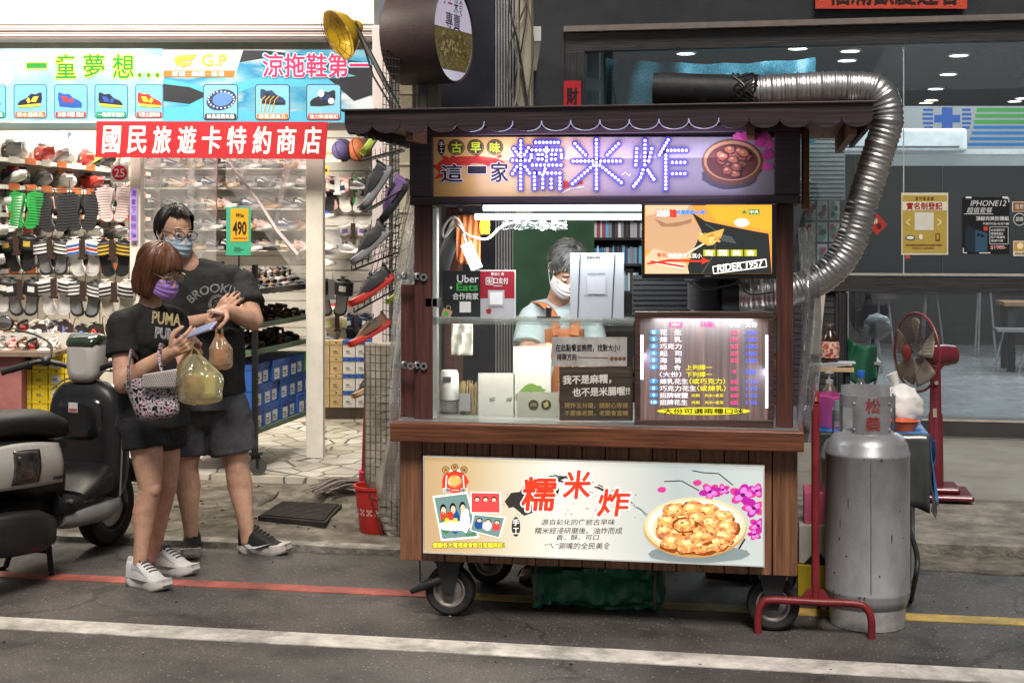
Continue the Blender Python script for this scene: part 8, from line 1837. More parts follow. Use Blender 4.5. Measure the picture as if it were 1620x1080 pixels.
# handbag over her forearm
HB = PL(D=6.27)
t = thing('handbag', 'dark patterned handbag with pale dotted pocket hanging from the arm of the woman', 'handbag', HB.p(243, 668))
BAGM = em2('bag_print', ['#0c0c12', '#101018', '#c8c4cc', '#14141c', '#e0dce0', '#b04a6c', '#16161e'], 62, 0, (1, 1, 1), 1, .36, .66)
b = MB()
def bagf(u, v):
 a = 2 * math.pi * u; x0, x1 = 196 + 18 * v, 282 - 2 * v; py = 602 + 60 * v - 6 * math.cos(a) * 0
 q = 1 if v < .8 else math.sqrt(max(.0, 1 - ((v - .8) / .22) ** 2)); hw = (x1 - x0) / 2 * (.55 + .45 * q); dpt = .055 * (.5 + .5 * v) * q
 return C((x0 + x1) / 2 + hw * math.copysign(abs(math.cos(a)) ** .7, math.cos(a)) + (v * 4), py + 5 * math.sin(math.pi * u * 2) * (1 - v) - 3 * math.cos(a), 6.3 + dpt * math.copysign(abs(math.sin(a)) ** .8, math.sin(a)) + .006 * nz((u * 12, v * 6, 0)))
b.sheet(bagf, 48, 22); b.build('body', BAGM, t, solid=.003)
b = MB(); b.sheet(lambda u, v: C(226 + 54 * u - 2 * v, 592 + 22 * v - 9 * u * (1 - v) + 0 * u, 6.232 + .012 * v * 0 - .012 * math.sin(math.pi * u)), 12, 6); o = b.build('pocket', mat('pale_pocket', (.5, .44, .42), .7), t, solid=.002)
b = MB()
for i in range(15):
 for j in range(7): q = C(229 + i * 3.5 + (j % 2) * 1.7 - j * .3, 594.5 + j * 2.9 - .165 * (i * 3.5) * (1 - j / 7), 6.2305 - .012 * math.sin(math.pi * (i + 1) / 16) - .0012); b.add([q + right * .0026 * math.cos(a * 1.05) + LZ * .0026 * math.sin(a * 1.05) for a in range(6)], [tuple(range(6))])
b.build('dots', pr('#3a3034'), o)
for x in ((200, 203, 206, 207), (262, 256, 252, 254)):
 b = MB(); b.tube(smooth_path([C(x[0] + 4, 610, 6.25), C(x[1], 585, 6.24), C(x[2], 562, 6.28), C(x[3] + 2, 546 if x[0] > 230 else 556, 6.36), C(x[3] + 10, 552 if x[0] > 230 else 566, 6.47)], 6), .014, 8, flat=.3); b.build('strap', BAGM, t)
# ---------------------------------------------------------------- man with crossed arms
DM = 7.2
m_ = lambda px, py, dd=0: C(px, py, DM + dd)
ff = (-fwd * .97 + right * .12).normalized(); ss = Vector((-ff.y, ff.x, 0)); R3m = Matrix((ss, ff, LZ)).transposed()
b = MB(); hm = Head(m_(277, 368, -.0), right * .66 - fwd * .75, R(8), R(-2), 1.06); hm.add_to(b)
limb(b, [m_(285, 398, .02), m_(300, 424, .03)], [.058, .066])
cm_ = m_(328, 480, .03); b.ell(cm_, (.175, .11, .2), 0, 20, 14, rot=R3m); b.ell(m_(328, 560, .03), (.16, .11, .2), 0, 20, 14, rot=R3m); b.ell(m_(328, 635, .03), (.17, .12, .13), 0, 20, 14, rot=R3m)
sR, sL = m_(270, 446, .02), m_(382, 448, .04)
eL, wL = m_(401, 507, -.12), m_(357, 491, -.30); limb(b, [sL, eL], [.055, .05]); limb(b, [eL, eL.lerp(wL, .4), wL], [.05, .047, .030])
eR, wR = m_(266, 522, -.06), m_(340, 503, -.22); limb(b, [sR, eR], [.055, .048]); limb(b, [eR, eR.lerp(wR, .4), wR], [.048, .045, .030])
hand(b, wL, m_(338, 496, -.36) - wL, -LZ * .6 - fwd * .0 + right * -.2, 1, (.6, .7, .75, .8), .075, .7, .06)
hand(b, m_(346, 497, -.2), m_(364, 474, -.2) - m_(346, 497, -.2), fwd * 1.0 + right * .2, -1, (.2, .22, .25, .3), .066, .3, .12, 1, .8)
limb(b, [wR, m_(346, 497, -.2)], [.03, .027])
lH = [m_(298, 640, .03), m_(294, 738, .02), m_(302, 838, -.02)]; rH = [m_(358, 640, .03), m_(374, 735, .02), m_(391, 842, .02)]
for (h_, k_, a_), fd in ((lH, ff), (rH, ff)):
 limb(b, [h_, h_.lerp(k_, .55), k_], [.098, .085, .062]); cq = k_.lerp(a_, .32) - fd * .022; limb(b, [k_, cq, k_.lerp(a_, .7), a_, Vector((a_.x, a_.y, .06))], [.06, .065, .045, .037, .035]); b.ell(k_ + fd * .022, (.04, .04, .045), 0, 14, 10)
man = remesh(b.build('person', SKIN), .0042, 3); tag(man, 'man in black tee and grey shorts with pale blue mask standing with folded arms', 'person')
hm.face(man); hm.mask(man, mat('pale_blue_mask', (.42, .55, .66), .7, 0, .06, 12, .15, 60)); hm.glasses(man, mat('dark_frame', (.015, .012, .012), .3))
def me_(ph):
 a = abs((ph + math.pi) % (2 * math.pi) - math.pi); return .09 + .004 * math.sin(ph * 9) if a < 1.05 else (.09 - .095 * min(1, (a - 1.05) / .35) - .045 * max(0, min(1, (a - 1.9) / .6)))
hm.hair(man, mat('black_hair', (.012, .010, .010), .42, 0, .4, 40, .3, 60), me_, 1.08, 1000, 5, 0, .035, .0017, (.079, .102, .1))
b = MB(); b.ell(cm_, (.198, .128, .205), 0, 24, 16, rot=R3m); b.ell(m_(328, 555, .03), (.185, .125, .22), 0, 24, 16, rot=R3m); b.tube([m_(328, 622, .03), m_(328, 520, .03)], [.19, .18], 26)
limb(b, [m_(282, 440, .02), m_(318, 428, .04), m_(368, 440, .04)], [.07, .066, .07])
for s_, e_ in ((sR, eR), (sL, eL)): b.ell(s_, (.074,) * 3); b.tube([s_, s_.lerp(e_, .66)], [.074, .084], 22)
ms = remesh(b.build('shirt', mat('black_washed_cotton', (.016, .016, .017), .85, 0, .25, 20, .3, 140), man), .008, 6, .03, .11)
GP = mat('faded_print', (.22, .21, .2), .8, 0, .5, 90)
drape_text('BROOKLYN', ms, m_(316, 466, -.3), right, LZ, .27, .045, GP, .02, 0, .004, 'lettering', 1.7)
b = MB()
for r_, wd2 in ((.036, .004), (.044, .003)):
 for k in range(30):
  a, c = k * .2094, (k + .8) * .2094; O_ = m_(317, 484, -.3); b.add([O_ + right * q * math.cos(z) + LZ * q * math.sin(z) for q, z in ((r_ - wd2, a), (r_ + wd2, a), (r_ + wd2, c), (r_ - wd2, c))], [(0, 1, 2, 3)])
for k in range(40): q = m_(317 + random.uniform(-8, 8), 484 + random.uniform(-8, 8), -.3); s2 = random.uniform(.002, .006); b.add([q, q + right * s2, q + right * s2 + LZ * s2, q + LZ * s2], [(0, 1, 2, 3)])
o = b.build('print', GP, ms); q = o.modifiers.new('wrap', 'SHRINKWRAP'); q.target = ms; q.wrap_method = 'PROJECT'; q.use_project_y = True; q.use_positive_direction = True; q.wrap_mode = 'ABOVE_SURFACE'; q.offset = .004
b = MB(); b.tube([m_(328, 600, .03), m_(328, 645, .03)], [.165, .178], 24); b.ell(m_(328, 640, .03), (.185, .14, .15), 0, 20, 14, rot=R3m)
for (h_, k_, a_) in (lH, rH): b.ell(h_, (.112,) * 3); b.tube([h_, h_.lerp(k_, .8)], [.114, .118], 24)
remesh(b.build('shorts', mat('charcoal_shorts', (.06, .061, .067), .85, 0, .25, 14, .4, 120), man), .008, 5, .022, .1)
MSH = {'sn_sole': mat('pale_sole', (.5, .45, .42), .5, 0, .15, 20), 'sn_upper': mat('black_mesh', (.014, .014, .015), .7, 0, .2, 60, .3, 200), 'sn_over': mat('black_over', (.016, .016, .017), .5), 'sn_mark': mat('black_over', 0), 'sn_lace': mat('dark_lace', (.04, .04, .04), .6), 'sn_in': SC['black']}
g1, g2 = G(376, 872), G(462, 878); wear(man, g1, g2, MSH, 1.0); g3, g4 = G(316, 862), G(298, 886); g3.y = g4.y + .25; wear(man, g3, g4 - Vector((0, .0, 0)), MSH, .98)
d_ = (g2 - g1).normalized(); b = MB(); q = g1 + d_ * .06 + Vector((d_.y, -d_.x, 0)) * .051; sw = [(.0, .045), (.03, .03), (.06, .032), (.15, .062), (.075, .044), (.045, .042), (.025, .052)]
b.add([q + d_ * x + LZ * z - Vector((d_.y, -d_.x, 0)) * (.008 * max(0, (z - .03) / .03)) for x, z in sw], [tuple(range(7))]); b.build('shoe_emblem', pr('#c8c8c8'), man, solid=.001)
# carried bags
def carrier(name, label, top, cx_, x0, x1, y0, y1, D, m, inside, dp=.08, sd_=1):
 t = thing(name, label, 'plastic bag', C(cx_, y1, D)); b = MB()
 def f(u, v):
  a = 2 * math.pi * u; k = .18 + .82 * min(1, v / .42) ** .8; k *= 1 if v < .86 else math.sqrt(max(.02, 1 - ((v - .86) / .143) ** 2)); cx2 = cx_ + ((x0 + x1) / 2 - cx_) * min(1, v * 1.6); hw = (x1 - x0) / 2 * k
  n_ = 1 + .14 * nz((math.cos(a) * 2, math.sin(a) * 2, v * 3 + sd_)) + .06 * math.sin(a * 9 + 5 * v) * (1 - v) + .045 * nz((math.cos(a) * 9, math.sin(a) * 9, v * 14 + sd_))
  return C(cx2 + hw * math.cos(a) * n_, y0 + (y1 - y0) * v + 3 * nz((a, v, sd_)), D + dp * k * math.sin(a) * n_)
 b.sheet(f, 54, 30); b.build('film', m, t)
 b = MB()
 for q in (-1, 1): b.tube(smooth_path([C(top[0], top[1], D), C(cx_ + q * 4, y0 - (y0 - top[1]) * .4, D), C(cx_ + q * (x1 - x0) * .16, y0 + 8, D), C(cx_ + q * (x1 - x0) * .26, y0 + 24, D)], 5), [.006] * 6 + [.01] * 10, 8, flat=.5)
 b.build('handle', m, t); inside(t, D); return t
def bagfilm(n, c, a):
 m = glass(n, c, .06, .15, a, c); return m
def in1(t, D):
 b = MB(); b.ell(C(308, 612, D), (.055, .05, .06), 0, 18, 12); b.box(-.05, .05, -.03, .03, -.06, .03, 1, Matrix.Translation(C(325, 600, D + .01)) @ Matrix.Rotation(.4, 4, 'Z')); b.build('contents', [mat('purple_food', (.3, .16, .25), .6), mat('white_food_box', (.6, .58, .5), .6)], t)
carrier('carrier_bag', 'pale yellow plastic carrier bag held by the woman below her phone', (300, 546), 308, 279, 352, 560, 640, 6.30, bagfilm('yellow_film', (.88, .80, .42), .36), in1, .085)
def in2(t, D): b = MB(); b.ell(C(348, 565, D), (.04, .04, .035), 0, 16, 10); b.build('contents', mat('snack_brown', (.45, .22, .1), .7, 0, .3, 40), t)
carrier('carrier_bag', 'small peach plastic carrier bag held by the man', (346, 506), 347, 331, 368, 528, 584, 6.86, bagfilm('peach_film', (.9, .66, .42), .42), in2, .055, 4)
b = MB(); q = m_(343, 490, -.39); b.prism([(-.045, -.008), (.03, -.022), (.034, -.014), (-.04, .0)], lambda a, c, h: q + right * a + LZ * c - fwd * h, -.02, .02); tag(b.build('card', mat('card_pink', (.5, .3, .28), .5)), 'small folded card pinched in the hand of the man', 'card')
# ---------------------------------------------------------------- vendor behind the counter
DV = 6.86
v_ = lambda px, py, dd=0: C(px, py, DV + dd)
fv = (-fwd * .86 + right * .45).normalized(); sv = Vector((-fv.y, fv.x, 0)); R3v = Matrix((sv, fv, LZ)).transposed()
b = MB(); hv = Head(v_(896, 424, -.10), right * .3 - fwd * .95, R(44), R(-6), 1.0); hv.add_to(b)
limb(b, [v_(890, 450, 0), v_(880, 490, .04)], [.05, .06]); b.ell(v_(882, 560, .05), (.19, .12, .22), 0, 20, 14, rot=R3v); b.ell(v_(885, 670, .08), (.18, .13, .2), 0, 20, 14, rot=R3v)
vs1, vs2 = v_(842, 505, .0), v_(930, 505, .05); ve1, vw1 = v_(834, 560, -.14), v_(872, 552, -.34); limb(b, [vs1, ve1, vw1], [.052, .046, .028]); ve2, vw2 = v_(945, 580, -.05), v_(915, 590, -.3); limb(b, [vs2, ve2, vw2], [.052, .046, .028])
hand(b, vw1, right * .9 - LZ * .3 - fwd * .3, -LZ, -1); hand(b, vw2, -right * .6 - LZ * .3 - fwd * .5, -LZ, 1)
f1, f2 = G(842, 912), G(905, 905)
limb(b, [v_(862, 700, .08), Vector((f1.x, f1.y + .06, .5)), Vector((f1.x, f1.y + .06, .09))], [.1, .065, .042]); limb(b, [v_(908, 700, .08), Vector((f2.x, f2.y + .06, .5)), Vector((f2.x, f2.y + .06, .09))], [.1, .065, .042])
for f_ in (f1, f2): limb(b, [Vector((f_.x, f_.y + .08, .06)), Vector((f_.x, f_.y - .1, .04))], [.036, .03]); [cone(b, Vector((f_.x + (k - 2) * .014, f_.y - .1, .036)), Vector((f_.x + (k - 2) * .016, f_.y - .135 + .006 * abs(k - 1), .032)), .009, .008) for k in range(5)]
vend = remesh(b.build('person', SKIN), .006, 4); tag(vend, 'grey haired vendor with white mask and orange apron working behind the cart counter', 'person')
hv.face(vend, .7); hv.mask(vend, mat('white_mask', (.75, .75, .75), .7, 0, .04, 12, .15, 60))
def ve_(ph):
 a = abs((ph + math.pi) % (2 * math.pi) - math.pi); return .06 if a < .7 else (.06 - .09 * min(1, (a - .7) / .5) - .03 * max(0, min(1, (a - 1.9) / .6)))
hv.hair(vend, mat('grey_hair', (.14, .136, .133), .4, 0, .9, 22, .3, 60), ve_, 1.1, 1100, 8, 0, .05, .0016, (.079, .1, .1))
b = MB(); b.ell(v_(882, 555, .05), (.21, .14, .225), 0, 24, 16, rot=R3v); b.tube([v_(885, 660, .07), v_(882, 560, .05)], [.19, .2], 24); limb(b, [v_(852, 498, .01), v_(884, 490, .04), v_(922, 498, .05)], [.068, .066, .068])
for s_, e_ in ((vs1, ve1), (vs2, ve2)): b.ell(s_, (.07,) * 3); b.tube([s_, s_.lerp(e_, .8)], [.07, .078], 20)
vsh = remesh(b.build('shirt', mat('pale_blue_tee', (.48, .56, .58), .8, 0, .08, 14, .2, 120), vend), .008, 6, .018, .09)
OA = mat('orange_apron', (.5, .17, .06), .75, 0, .12, 14, .3, 60)
b = MB(); b.sheet(lambda u, q: v_(862 + 62 * u, 520 + 190 * q, -.16 + .02 * q + .05 * (2 * u - 1) ** 2 + .008 * math.sin(u * 14 + q * 3)), 20, 20); ap = b.build('apron', OA, vend, solid=.003)
for xs in ((846, 862, 876), (918, 914, 912)):
 b = MB(); b.tube(smooth_path([v_(xs[0], 478 if xs[0] < 900 else 484, .03), v_(xs[1], 482, -.10), v_(xs[2], 500, -.15), v_(xs[2] + (6 if xs[0] < 900 else -4), 530, -.165)], 6), .024, 8, flat=.22); b.build('apron_strap', OA, vend)
b = MB(); b.tube([v_(885, 650, .08), v_(885, 700, .08)], [.185, .19], 20)
for h_, f_ in ((v_(862, 700, .08), f1), (v_(908, 700, .08), f2)): b.tube([h_, Vector((f_.x, f_.y + .06, .5)), Vector((f_.x, f_.y + .06, .16))], [.115, .085, .07], 18)
remesh(b.build('trousers', mat('dark_trousers', (.02, .022, .028), .85, 0, .2, 14), vend), .01, 4, .015, .1)
SLP = mat('brown_slipper', (.06, .045, .035), .7)
def slipper(par, x, y, a):
 M = Matrix.Translation((x, y, .006)) @ Matrix.Rotation(a, 4, 'Z'); ol = [(q - .13, z) for z, q in foot_outline(16, .27, .1)]
 b = MB(); b.prism(ol, lambda p, c, h: M @ Vector((p, c, h)), 0, .022, 0, None, True); b.sheet(lambda u, v: M @ Vector((.02 + .07 * v, (u - .5) * .1, .02 + .05 * math.sin(math.pi * u) ** .6)), 12, 4); b.build('slipper', SLP, par, solid=.004)
for f_ in (f1, f2): slipper(vend, f_.x, f_.y - .02, -math.pi / 2)
# second worker, hidden but for the foot
f3, f4 = G(1152, 914), G(1100, 890)
X_ = f3.x - .05; Y_ = f3.y + .3; b = MB(); h2 = Head(Vector((X_ + .06, Y_ + .02, 1.42)), Vector((-.6, -.8, 0)), R(25), 0, 1.0); h2.add_to(b)
limb(b, [Vector((X_ + .05, Y_, 1.34)), Vector((X_ + .03, Y_, 1.24))], [.05, .06]); b.ell((X_, Y_, 1.08), (.18, .12, .22)); b.ell((X_, Y_, .84), (.18, .13, .18))
for s_ in (-1, 1): limb(b, [Vector((X_ + s_ * .19, Y_, 1.2)), Vector((X_ + s_ * .24, Y_ - .04, .98)), Vector((X_ + s_ * .14, Y_ - .24, .94))], [.05, .044, .028]); hand(b, Vector((X_ + s_ * .14, Y_ - .24, .94)), Vector((-s_ * .3, -1, 0)), -LZ, -s_)
for s_, f_, a in ((1, f3, -.25), (-1, Vector((X_ - .22, Y_ - .02, 0)), -1.5)):
 d_ = Vector((math.cos(a), math.sin(a), 0)); an = Vector((f_.x, f_.y, .09)) - d_ * .06; limb(b, [Vector((X_ + s_ * .09, Y_, .78)), (Vector((X_ + s_ * .09, Y_, .78)) + an) / 2 + Vector((0, -.03, 0)), an], [.1, .065, .04]); limb(b, [an - LZ * .03, an + d_ * .15 - LZ * .045], [.037, .03]); [cone(b, an + d_ * .15 + Vector((-d_.y, d_.x, 0)) * (k - 2) * .014 - LZ * .05, an + d_ * (.19 - .006 * abs(k - 1)) + Vector((-d_.y, d_.x, 0)) * (k - 2) * .016 - LZ * .053, .009, .008) for k in range(5)]
wk = remesh(b.build('person', SKIN), .007, 4); tag(wk, 'second worker in slippers hidden behind the lit menu board', 'person')
h2.hair(wk, MATS['black_hair'], me_, 1.1, 200, 9, 0, .03); h2.face(wk); h2.mask(wk, MATS['white_mask'])
b = MB(); b.ell((X_, Y_, 1.07), (.2, .14, .24)); b.tube([(X_, Y_, .85), (X_, Y_, 1.05)], [.19, .19], 20)
for s_ in (-1, 1): b.ell((X_ + s_ * .18, Y_, 1.2), (.07,) * 3); b.tube([(X_ + s_ * .19, Y_, 1.2), (X_ + s_ * .235, Y_ - .03, 1.02)], [.07, .075], 18)
remesh(b.build('shirt', mat('grey_tee', (.2, .2, .22), .85), wk), .01, 4, .015, .1)
b = MB(); b.tube([(X_, Y_, .9), (X_, Y_, .76)], [.185, .2], 20)
for s_, f_, a in ((1, f3, -.25), (-1, Vector((X_ - .22, Y_ - .02, 0)), -1.5)):
 an = Vector((f_.x, f_.y, .09)) - Vector((math.cos(a), math.sin(a), 0)) * .06; b.tube([(X_ + s_ * .09, Y_, .8), an + LZ * .36], [.115, .085], 18); b.ell((X_ + s_ * .09, Y_, .78), (.115,) * 3)
 slipper(wk, f_.x + .02 * math.cos(a), f_.y + .02 * math.sin(a), a)
remesh(b.build('trousers', MATS['dark_trousers'], wk), .01, 4, .015, .1)
for c in list(P_SHOE.children): bpy.data.objects.remove(c)
bpy.data.objects.remove(P_SHOE)
# ================================================================ PARKED SCOOTER
fd = (right * .32 + fwd * .947).normalized(); f0 = G(180, 857)
MSc = Matrix(((fd.x, -fd.y, 0, f0.x), (fd.y, fd.x, 0, f0.y), (0, 0, 1, 0), (0, 0, 0, 1)))
sc_ = thing('scooter', 'black and white motor scooter parked at the kerb beside the woman', 'scooter', MSc @ Vector((-.6, 0, 0)))
S = lambda x, y, z: MSc @ Vector((x, y, z))
PB = mat('black_scooter_plastic', (.014, .014, .015), .38, 0, .2, 10, .08, 120)
PBG = mat('black_gloss', (.012, .012, .013), .18, 0, .1, 6, coat=.5)
PWH = mat('pearl_white_panel', (.52, .50, .46), .25, 0, .06, 5, coat=.5)
PGR = mat('grey_scooter_plastic', (.09, .09, .092), .45, 0, .15, 10)
def wheel(x, z, r_, par):
 M = MSc @ Matrix.Translation((x, 0, z)) @ Matrix.Rotation(R(90), 4, 'X')
 b = MB(); b.lathe([(r_ * .62, -.045), (r_ * .82, -.055), (r_ * .95, -.042), (r_, -.018), (r_, .018), (r_ * .95, .042), (r_ * .82, .055), (r_ * .62, .045)], n=40, M=M); w_ = b.build('tyre', mat('tyre_rubber', 0), par)
 b = MB(); b.lathe([(0, -.035), (.03, -.04), (.035, -.02), (r_ * .55, -.018), (r_ * .6, -.048), (r_ * .64, -.046), (r_ * .64, .046), (r_ * .6, .048), (r_ * .55, .018), (.035, .02), (.03, .04), (0, .035)], n=32, M=M); b.build('rim', mat('dark_rim', (.1, .1, .1), .35, .6), w_)
 b = MB(); b.lathe([(.05, .03), (r_ * .5, .03), (r_ * .5, .034), (.05, .034)], n=28, M=M); b.build('brake_disc', mat('galvanised', 0), w_); return w_
wheel(-.07, .205, .205, sc_); wheel(-1.2, .215, .215, sc_)
def loft(secs, name, m, par=sc_, n=20, bev=0, e=.6, solid=0):
 """secs: (x, yc, hw, z0, z1) super-ellipse sections along the scooter"""
 b = MB(); vs = []
 for (x, yc, hw, z0, z1) in secs:
  for j in range(n):
   a = 2 * math.pi * j / n; ca, sa = math.cos(a), math.sin(a)
   vs.append(S(x, yc + hw * math.copysign(abs(ca) ** e, ca), (z0 + z1) / 2 + (z1 - z0) / 2 * math.copysign(abs(sa) ** e, sa)))
 fs = [(i * n + j, i * n + (j + 1) % n, (i + 1) * n + (j + 1) % n, (i + 1) * n + j) for i in range(len(secs) - 1) for j in range(n)]
 b.add(vs, fs, 0, True); b.add(vs[:n], [tuple(range(n - 1, -1, -1))], 0, True); b.add(vs[-n:], [tuple(range(n))], 0, True)
 return b.build(name, m, par, bev, angle=55)
# mudguard, fork, leg shield
b = MB(); b.sheet(lambda u, v: S(-.07 + .225 * math.cos(R(12 + 150 * u)), (v - .5) * .16, .215 + .235 * math.sin(R(20 + 150 * u))), 20, 8); b.build('mudguard', PB, sc_, solid=.006)
b = MB()
for y in (-.07, .07): b.tube([S(0, y, .215), S(-.1, y, .55)], .017, 10)
b.tube([S(-.09, 0, .5), S(-.2, 0, .98)], .03, 12); b.build('fork', mat('fork_grey', (.12, .12, .12), .4, .5), sc_)
loft([(-.10, 0, .11, .50, .62), (-.13, 0, .185, .36, .80), (-.18, 0, .215, .24, .865), (-.25, 0, .222, .22, .872), (-.285, 0, .19, .24, .85), (-.292, 0, .12, .30, .79)], 'leg_shield', PB, n=32)
loft([(-.2, 0, .18, .31, .44), (-.3, 0, .21, .30, .47), (-.42, 0, .20, .30, .41), (-.5, 0, .18, .29, .36)], 'lower_fairing', PB, n=24)
loft([(-.285, 0, .14, .57, .80), (-.305, 0, .125, .59, .79), (-.309, 0, .08, .62, .76)], 'glove_box', PBG, n=24)
b = MB(); b.add([S(-.3115, .055, .715), S(-.3115, .0, .715), S(-.3115, .0, .765), S(-.3115, .055, .765)], [(0, 1, 2, 3)]); b.add([S(-.3125, .052, .718), S(-.3125, .003, .718), S(-.3125, .003, .735), S(-.3125, .052, .735)], [(0, 1, 2, 3)], 1); b.build('warning_label', [pr('#c8c4be'), pr('#a06058')], sc_)
b = MB(); b.tube([S(-.33 + .0, .115 + .045 * math.cos(k * .3142), .60 + .018 * math.sin(k * .3142)) for k in range(20)], .005, 6, 0, False, True); b.build('cup_ring', PGR, sc_)
b = MB(); b.tube(smooth_path([S(-.255, -.21, .3), S(-.26, -.226, .6), S(-.255, -.2, .82), S(-.253, -.07, .878), S(-.253, .1, .878), S(-.255, .2, .82)], 6), .005, 6); b.build('shield_trim', mat('steel_trim', (.4, .4, .4), .3, .8), sc_)
# handlebar and instrument housing
loft([(-.14, 0, .05, .96, 1.02), (-.17, 0, .085, .90, 1.075), (-.22, 0, .095, .875, 1.10), (-.275, 0, .092, .86, 1.095), (-.3, 0, .075, .88, 1.07), (-.306, 0, .05, .91, 1.04)], 'instrument_housing', PWH, n=28)
loft([(-.15, 0, .06, 1.045, 1.075), (-.2, 0, .094, 1.05, 1.112), (-.255, 0, .096, 1.045, 1.114), (-.3, 0, .078, 1.04, 1.085), (-.309, 0, .05, 1.05, 1.07)], 'instrument_window', mat('dark_green_lens', (.03, .045, .03), .12, 0, .2, 5, coat=.6), n=26)
b = MB(); b.tube(smooth_path([S(-.24, .07, .93), S(-.26, .16, .955), S(-.3, .23, .965), S(-.34, .30, .945), S(-.37, .36, .92)], 6), .014, 10); b.tube(smooth_path([S(-.24, -.07, .93), S(-.26, -.16, .955), S(-.3, -.23, .965), S(-.35, -.34, .945)], 6), .014, 10); b.build('handlebar', PB, sc_)
for y0, y1 in ((.27, .4), (-.27, -.4)):
 b = MB(); s_ = 1 if y0 > 0 else -1; p, q = S(-.335, y0, .953), S(-.385, y1, .915); b.tube([p, p.lerp(q, .1), p.lerp(q, .92), q], [.019, .0185, .0175, .021], 14); b.build('grip', mat('rubber_grip', (.012, .012, .012), .7, 0, .2, 60, .4, 200), sc_)
 b = MB(); b.tube(smooth_path([S(-.27, y0 * .7, .965), S(-.25, y0, .965), S(-.275, y1 * .95, .93)], 6), .006, 6); b.ell(S(-.28, y0 * .8, .965), (.035, .03, .028)); b.build('brake_lever', PB, sc_)
 b = MB(); b.tube(smooth_path([S(-.27, y0 * .72, .98), S(-.24, y0 * .8, 1.05), S(-.25, y0 * 1.15, 1.10), S(-.27, y0 * 1.5, 1.12)], 6), .006, 6)
 mr_ = b.build('mirror', PB, sc_); b = MB(); b.ell(S(-.275, y0 * 1.75, 1.155), (.012, .06, .042), 0, 18, 10, rot=MSc.to_3x3()); b.build('mirror_shell', PB, mr_); b = MB(); b.ell(S(-.283, y0 * 1.75, 1.155), (.008, .054, .037), 0, 18, 10, rot=MSc.to_3x3()); b.build('mirror_glass', mat('mirror_glass', (.7, .65, .6), .05, 1, 0), mr_)
b = MB()
for k in range(4): b.tube(smooth_path([S(-.2, -.07, .98 - .02 * k), S(-.12 - .02 * k, -.18, 1.0 - .03 * k), S(-.16, -.26, .97 - .03 * k), S(-.24, -.2 + .02 * k, .93)], 6), .004, 5)
b.build('cables', mat('cable_0', 0), sc_)
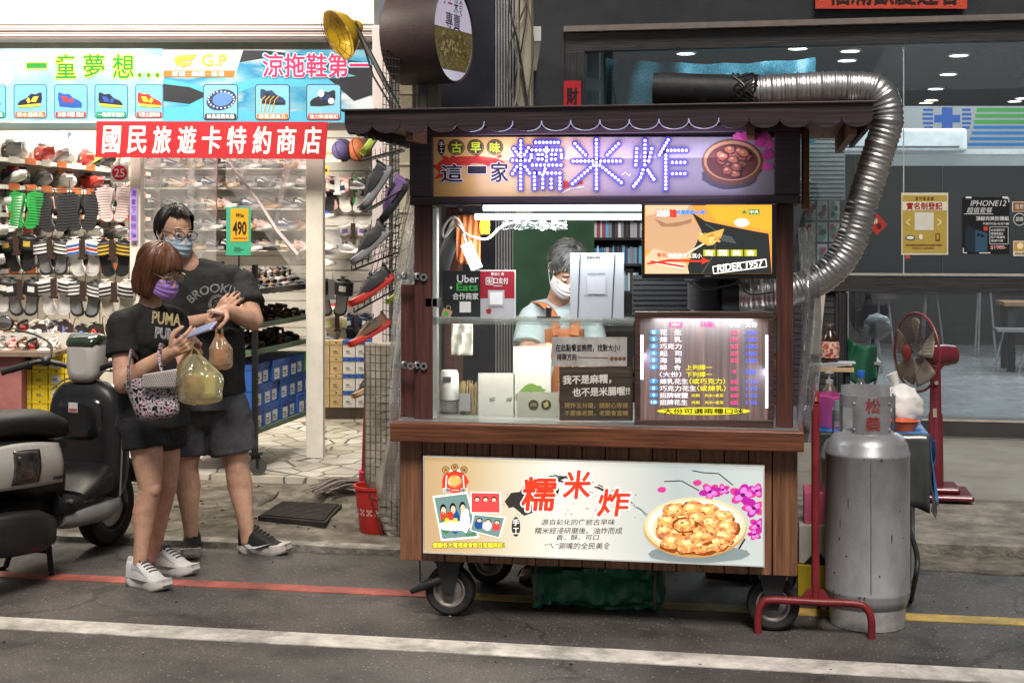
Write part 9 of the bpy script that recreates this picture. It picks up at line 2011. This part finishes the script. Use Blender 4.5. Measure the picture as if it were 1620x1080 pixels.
# floorboard, body, seat
loft([(-.26, 0, .15, .27, .36), (-.34, 0, .175, .25, .345), (-.6, 0, .17, .25, .345), (-.68, 0, .16, .26, .40)], 'floorboard', PB, n=24)
loft([(-.17, 0, .15, .22, .305), (-.22, 0, .195, .19, .31), (-.34, 0, .205, .17, .305), (-.55, 0, .18, .18, .29), (-.62, 0, .15, .2, .28)], 'belly_panel', mat('belly_grey', (.2, .2, .2), .4, 0, .1, 8), n=24)
loft([(-0.56, 0, .11, 0.32, 0.54), (-0.62, 0, .145, 0.32, 0.63), (-0.85, 0, .165, 0.38, 0.68), (-1.1, 0, .175, 0.44, 0.7), (-1.4, 0, .15, 0.5, 0.72), (-1.6, 0, .09, 0.56, 0.72)], 'body_shell', PB, n=26)
for s_ in (-1, 1):
 b = MB()
 def pf3(u, v):
  x = -.62 - .9 * u; z0 = .43 + .07 * u; z1 = .61 + .075 * math.sin(min(1, u * 1.7) * math.pi / 2) - .04 * u; z = z0 + (z1 - z0) * v
  edge = min(1, u / .06) ** .5; y = (.128 + .065 * math.sin(math.pi * (.12 + .8 * u)) * edge) * (1 - .16 * v * v) + .012 * math.sin(math.pi * v)
  return S(x, s_ * (y + .006), z)
 b.sheet(pf3, 26, 12); sp2 = b.build('side_panel', PWH, sc_, solid=.006)
 b = MB(); b.sheet(lambda u, v: (pf3(.30 + .22 * u - .04 * v, .1 + .75 * v) + (S(0, s_, 0) - S(0, 0, 0)) * .006), 8, 6); b.build('lamp', mat('smoked_lens', (.05, .045, .045), .1, 0, .5, 25, coat=.6), sp2, solid=.004)
 if s_ < 0:
  b = MB(); vs, fs = b.textm('cuxi', .045); a0, a1 = min(v.x for v in vs), max(v.x for v in vs)
  b.add([pf3(.16 - .12 * (v.x - a0) / (a1 - a0), .10 + .16 * v.y) + (S(0, s_, 0) - S(0, 0, 0)) * .0055 for v in vs], fs); b.build('badge', pr('#15161a'), sp2)
loft([(-0.52, 0, .09, 0.62, 0.68), (-0.56, 0, .13, 0.62, 0.735), (-0.66, 0, .145, 0.63, 0.775), (-0.9, 0, .155, 0.67, 0.795), (-1.15, 0, .15, 0.68, 0.81), (-1.4, 0, .13, 0.69, 0.83), (-1.52, 0, .09, 0.7, 0.82)], 'seat', mat('seat_vinyl', (.02, .02, .021), .5, 0, .2, 14, .2, 200), n=26, e=.75)
loft([(-.62, .0, .10, .2, .34), (-.8, .0, .13, .16, .40), (-1.05, .0, .12, .16, .38), (-1.2, .02, .08, .17, .3)], 'engine', mat('engine_dark', (.02, .02, .02), .6, .3, .3, 14), n=20)
loft([(-.74, -.15, .03, .2, .26), (-.78, -.17, .052, .16, .30), (-.9, -.19, .068, .15, .345), (-1.1, -.2, .07, .17, .37), (-1.3, -.2, .06, .2, .37), (-1.34, -.2, .035, .24, .34)], 'muffler', mat('muffler_black', (.025, .025, .026), .4, .2, .2, 10), n=22)
b = MB(); b.tube(smooth_path([S(-.62, -.16, .33), S(-.62, -.185, .335), S(-.62, -.185, .33)], 3), .012, 6); b.tube([S(-.42, -.172, .31), S(-.5, -.172, .312)], .009, 6); b.build('foot_peg', mat('fork_grey', 0), sc_)
b = MB()
for y in (-.13, .13): b.tube([S(-.66, y * .6, .22), S(-.70, y, .012)], .014, 8); b.tube([S(-.70, y, .012), S(-.74, y * 1.25, .008)], .013, 8)
b.tube([S(-.685, -.11, .1), S(-.685, .11, .1)], .010, 8); b.build('centre_stand', mat('stand_black', (.02, .02, .02), .5, .4), sc_)
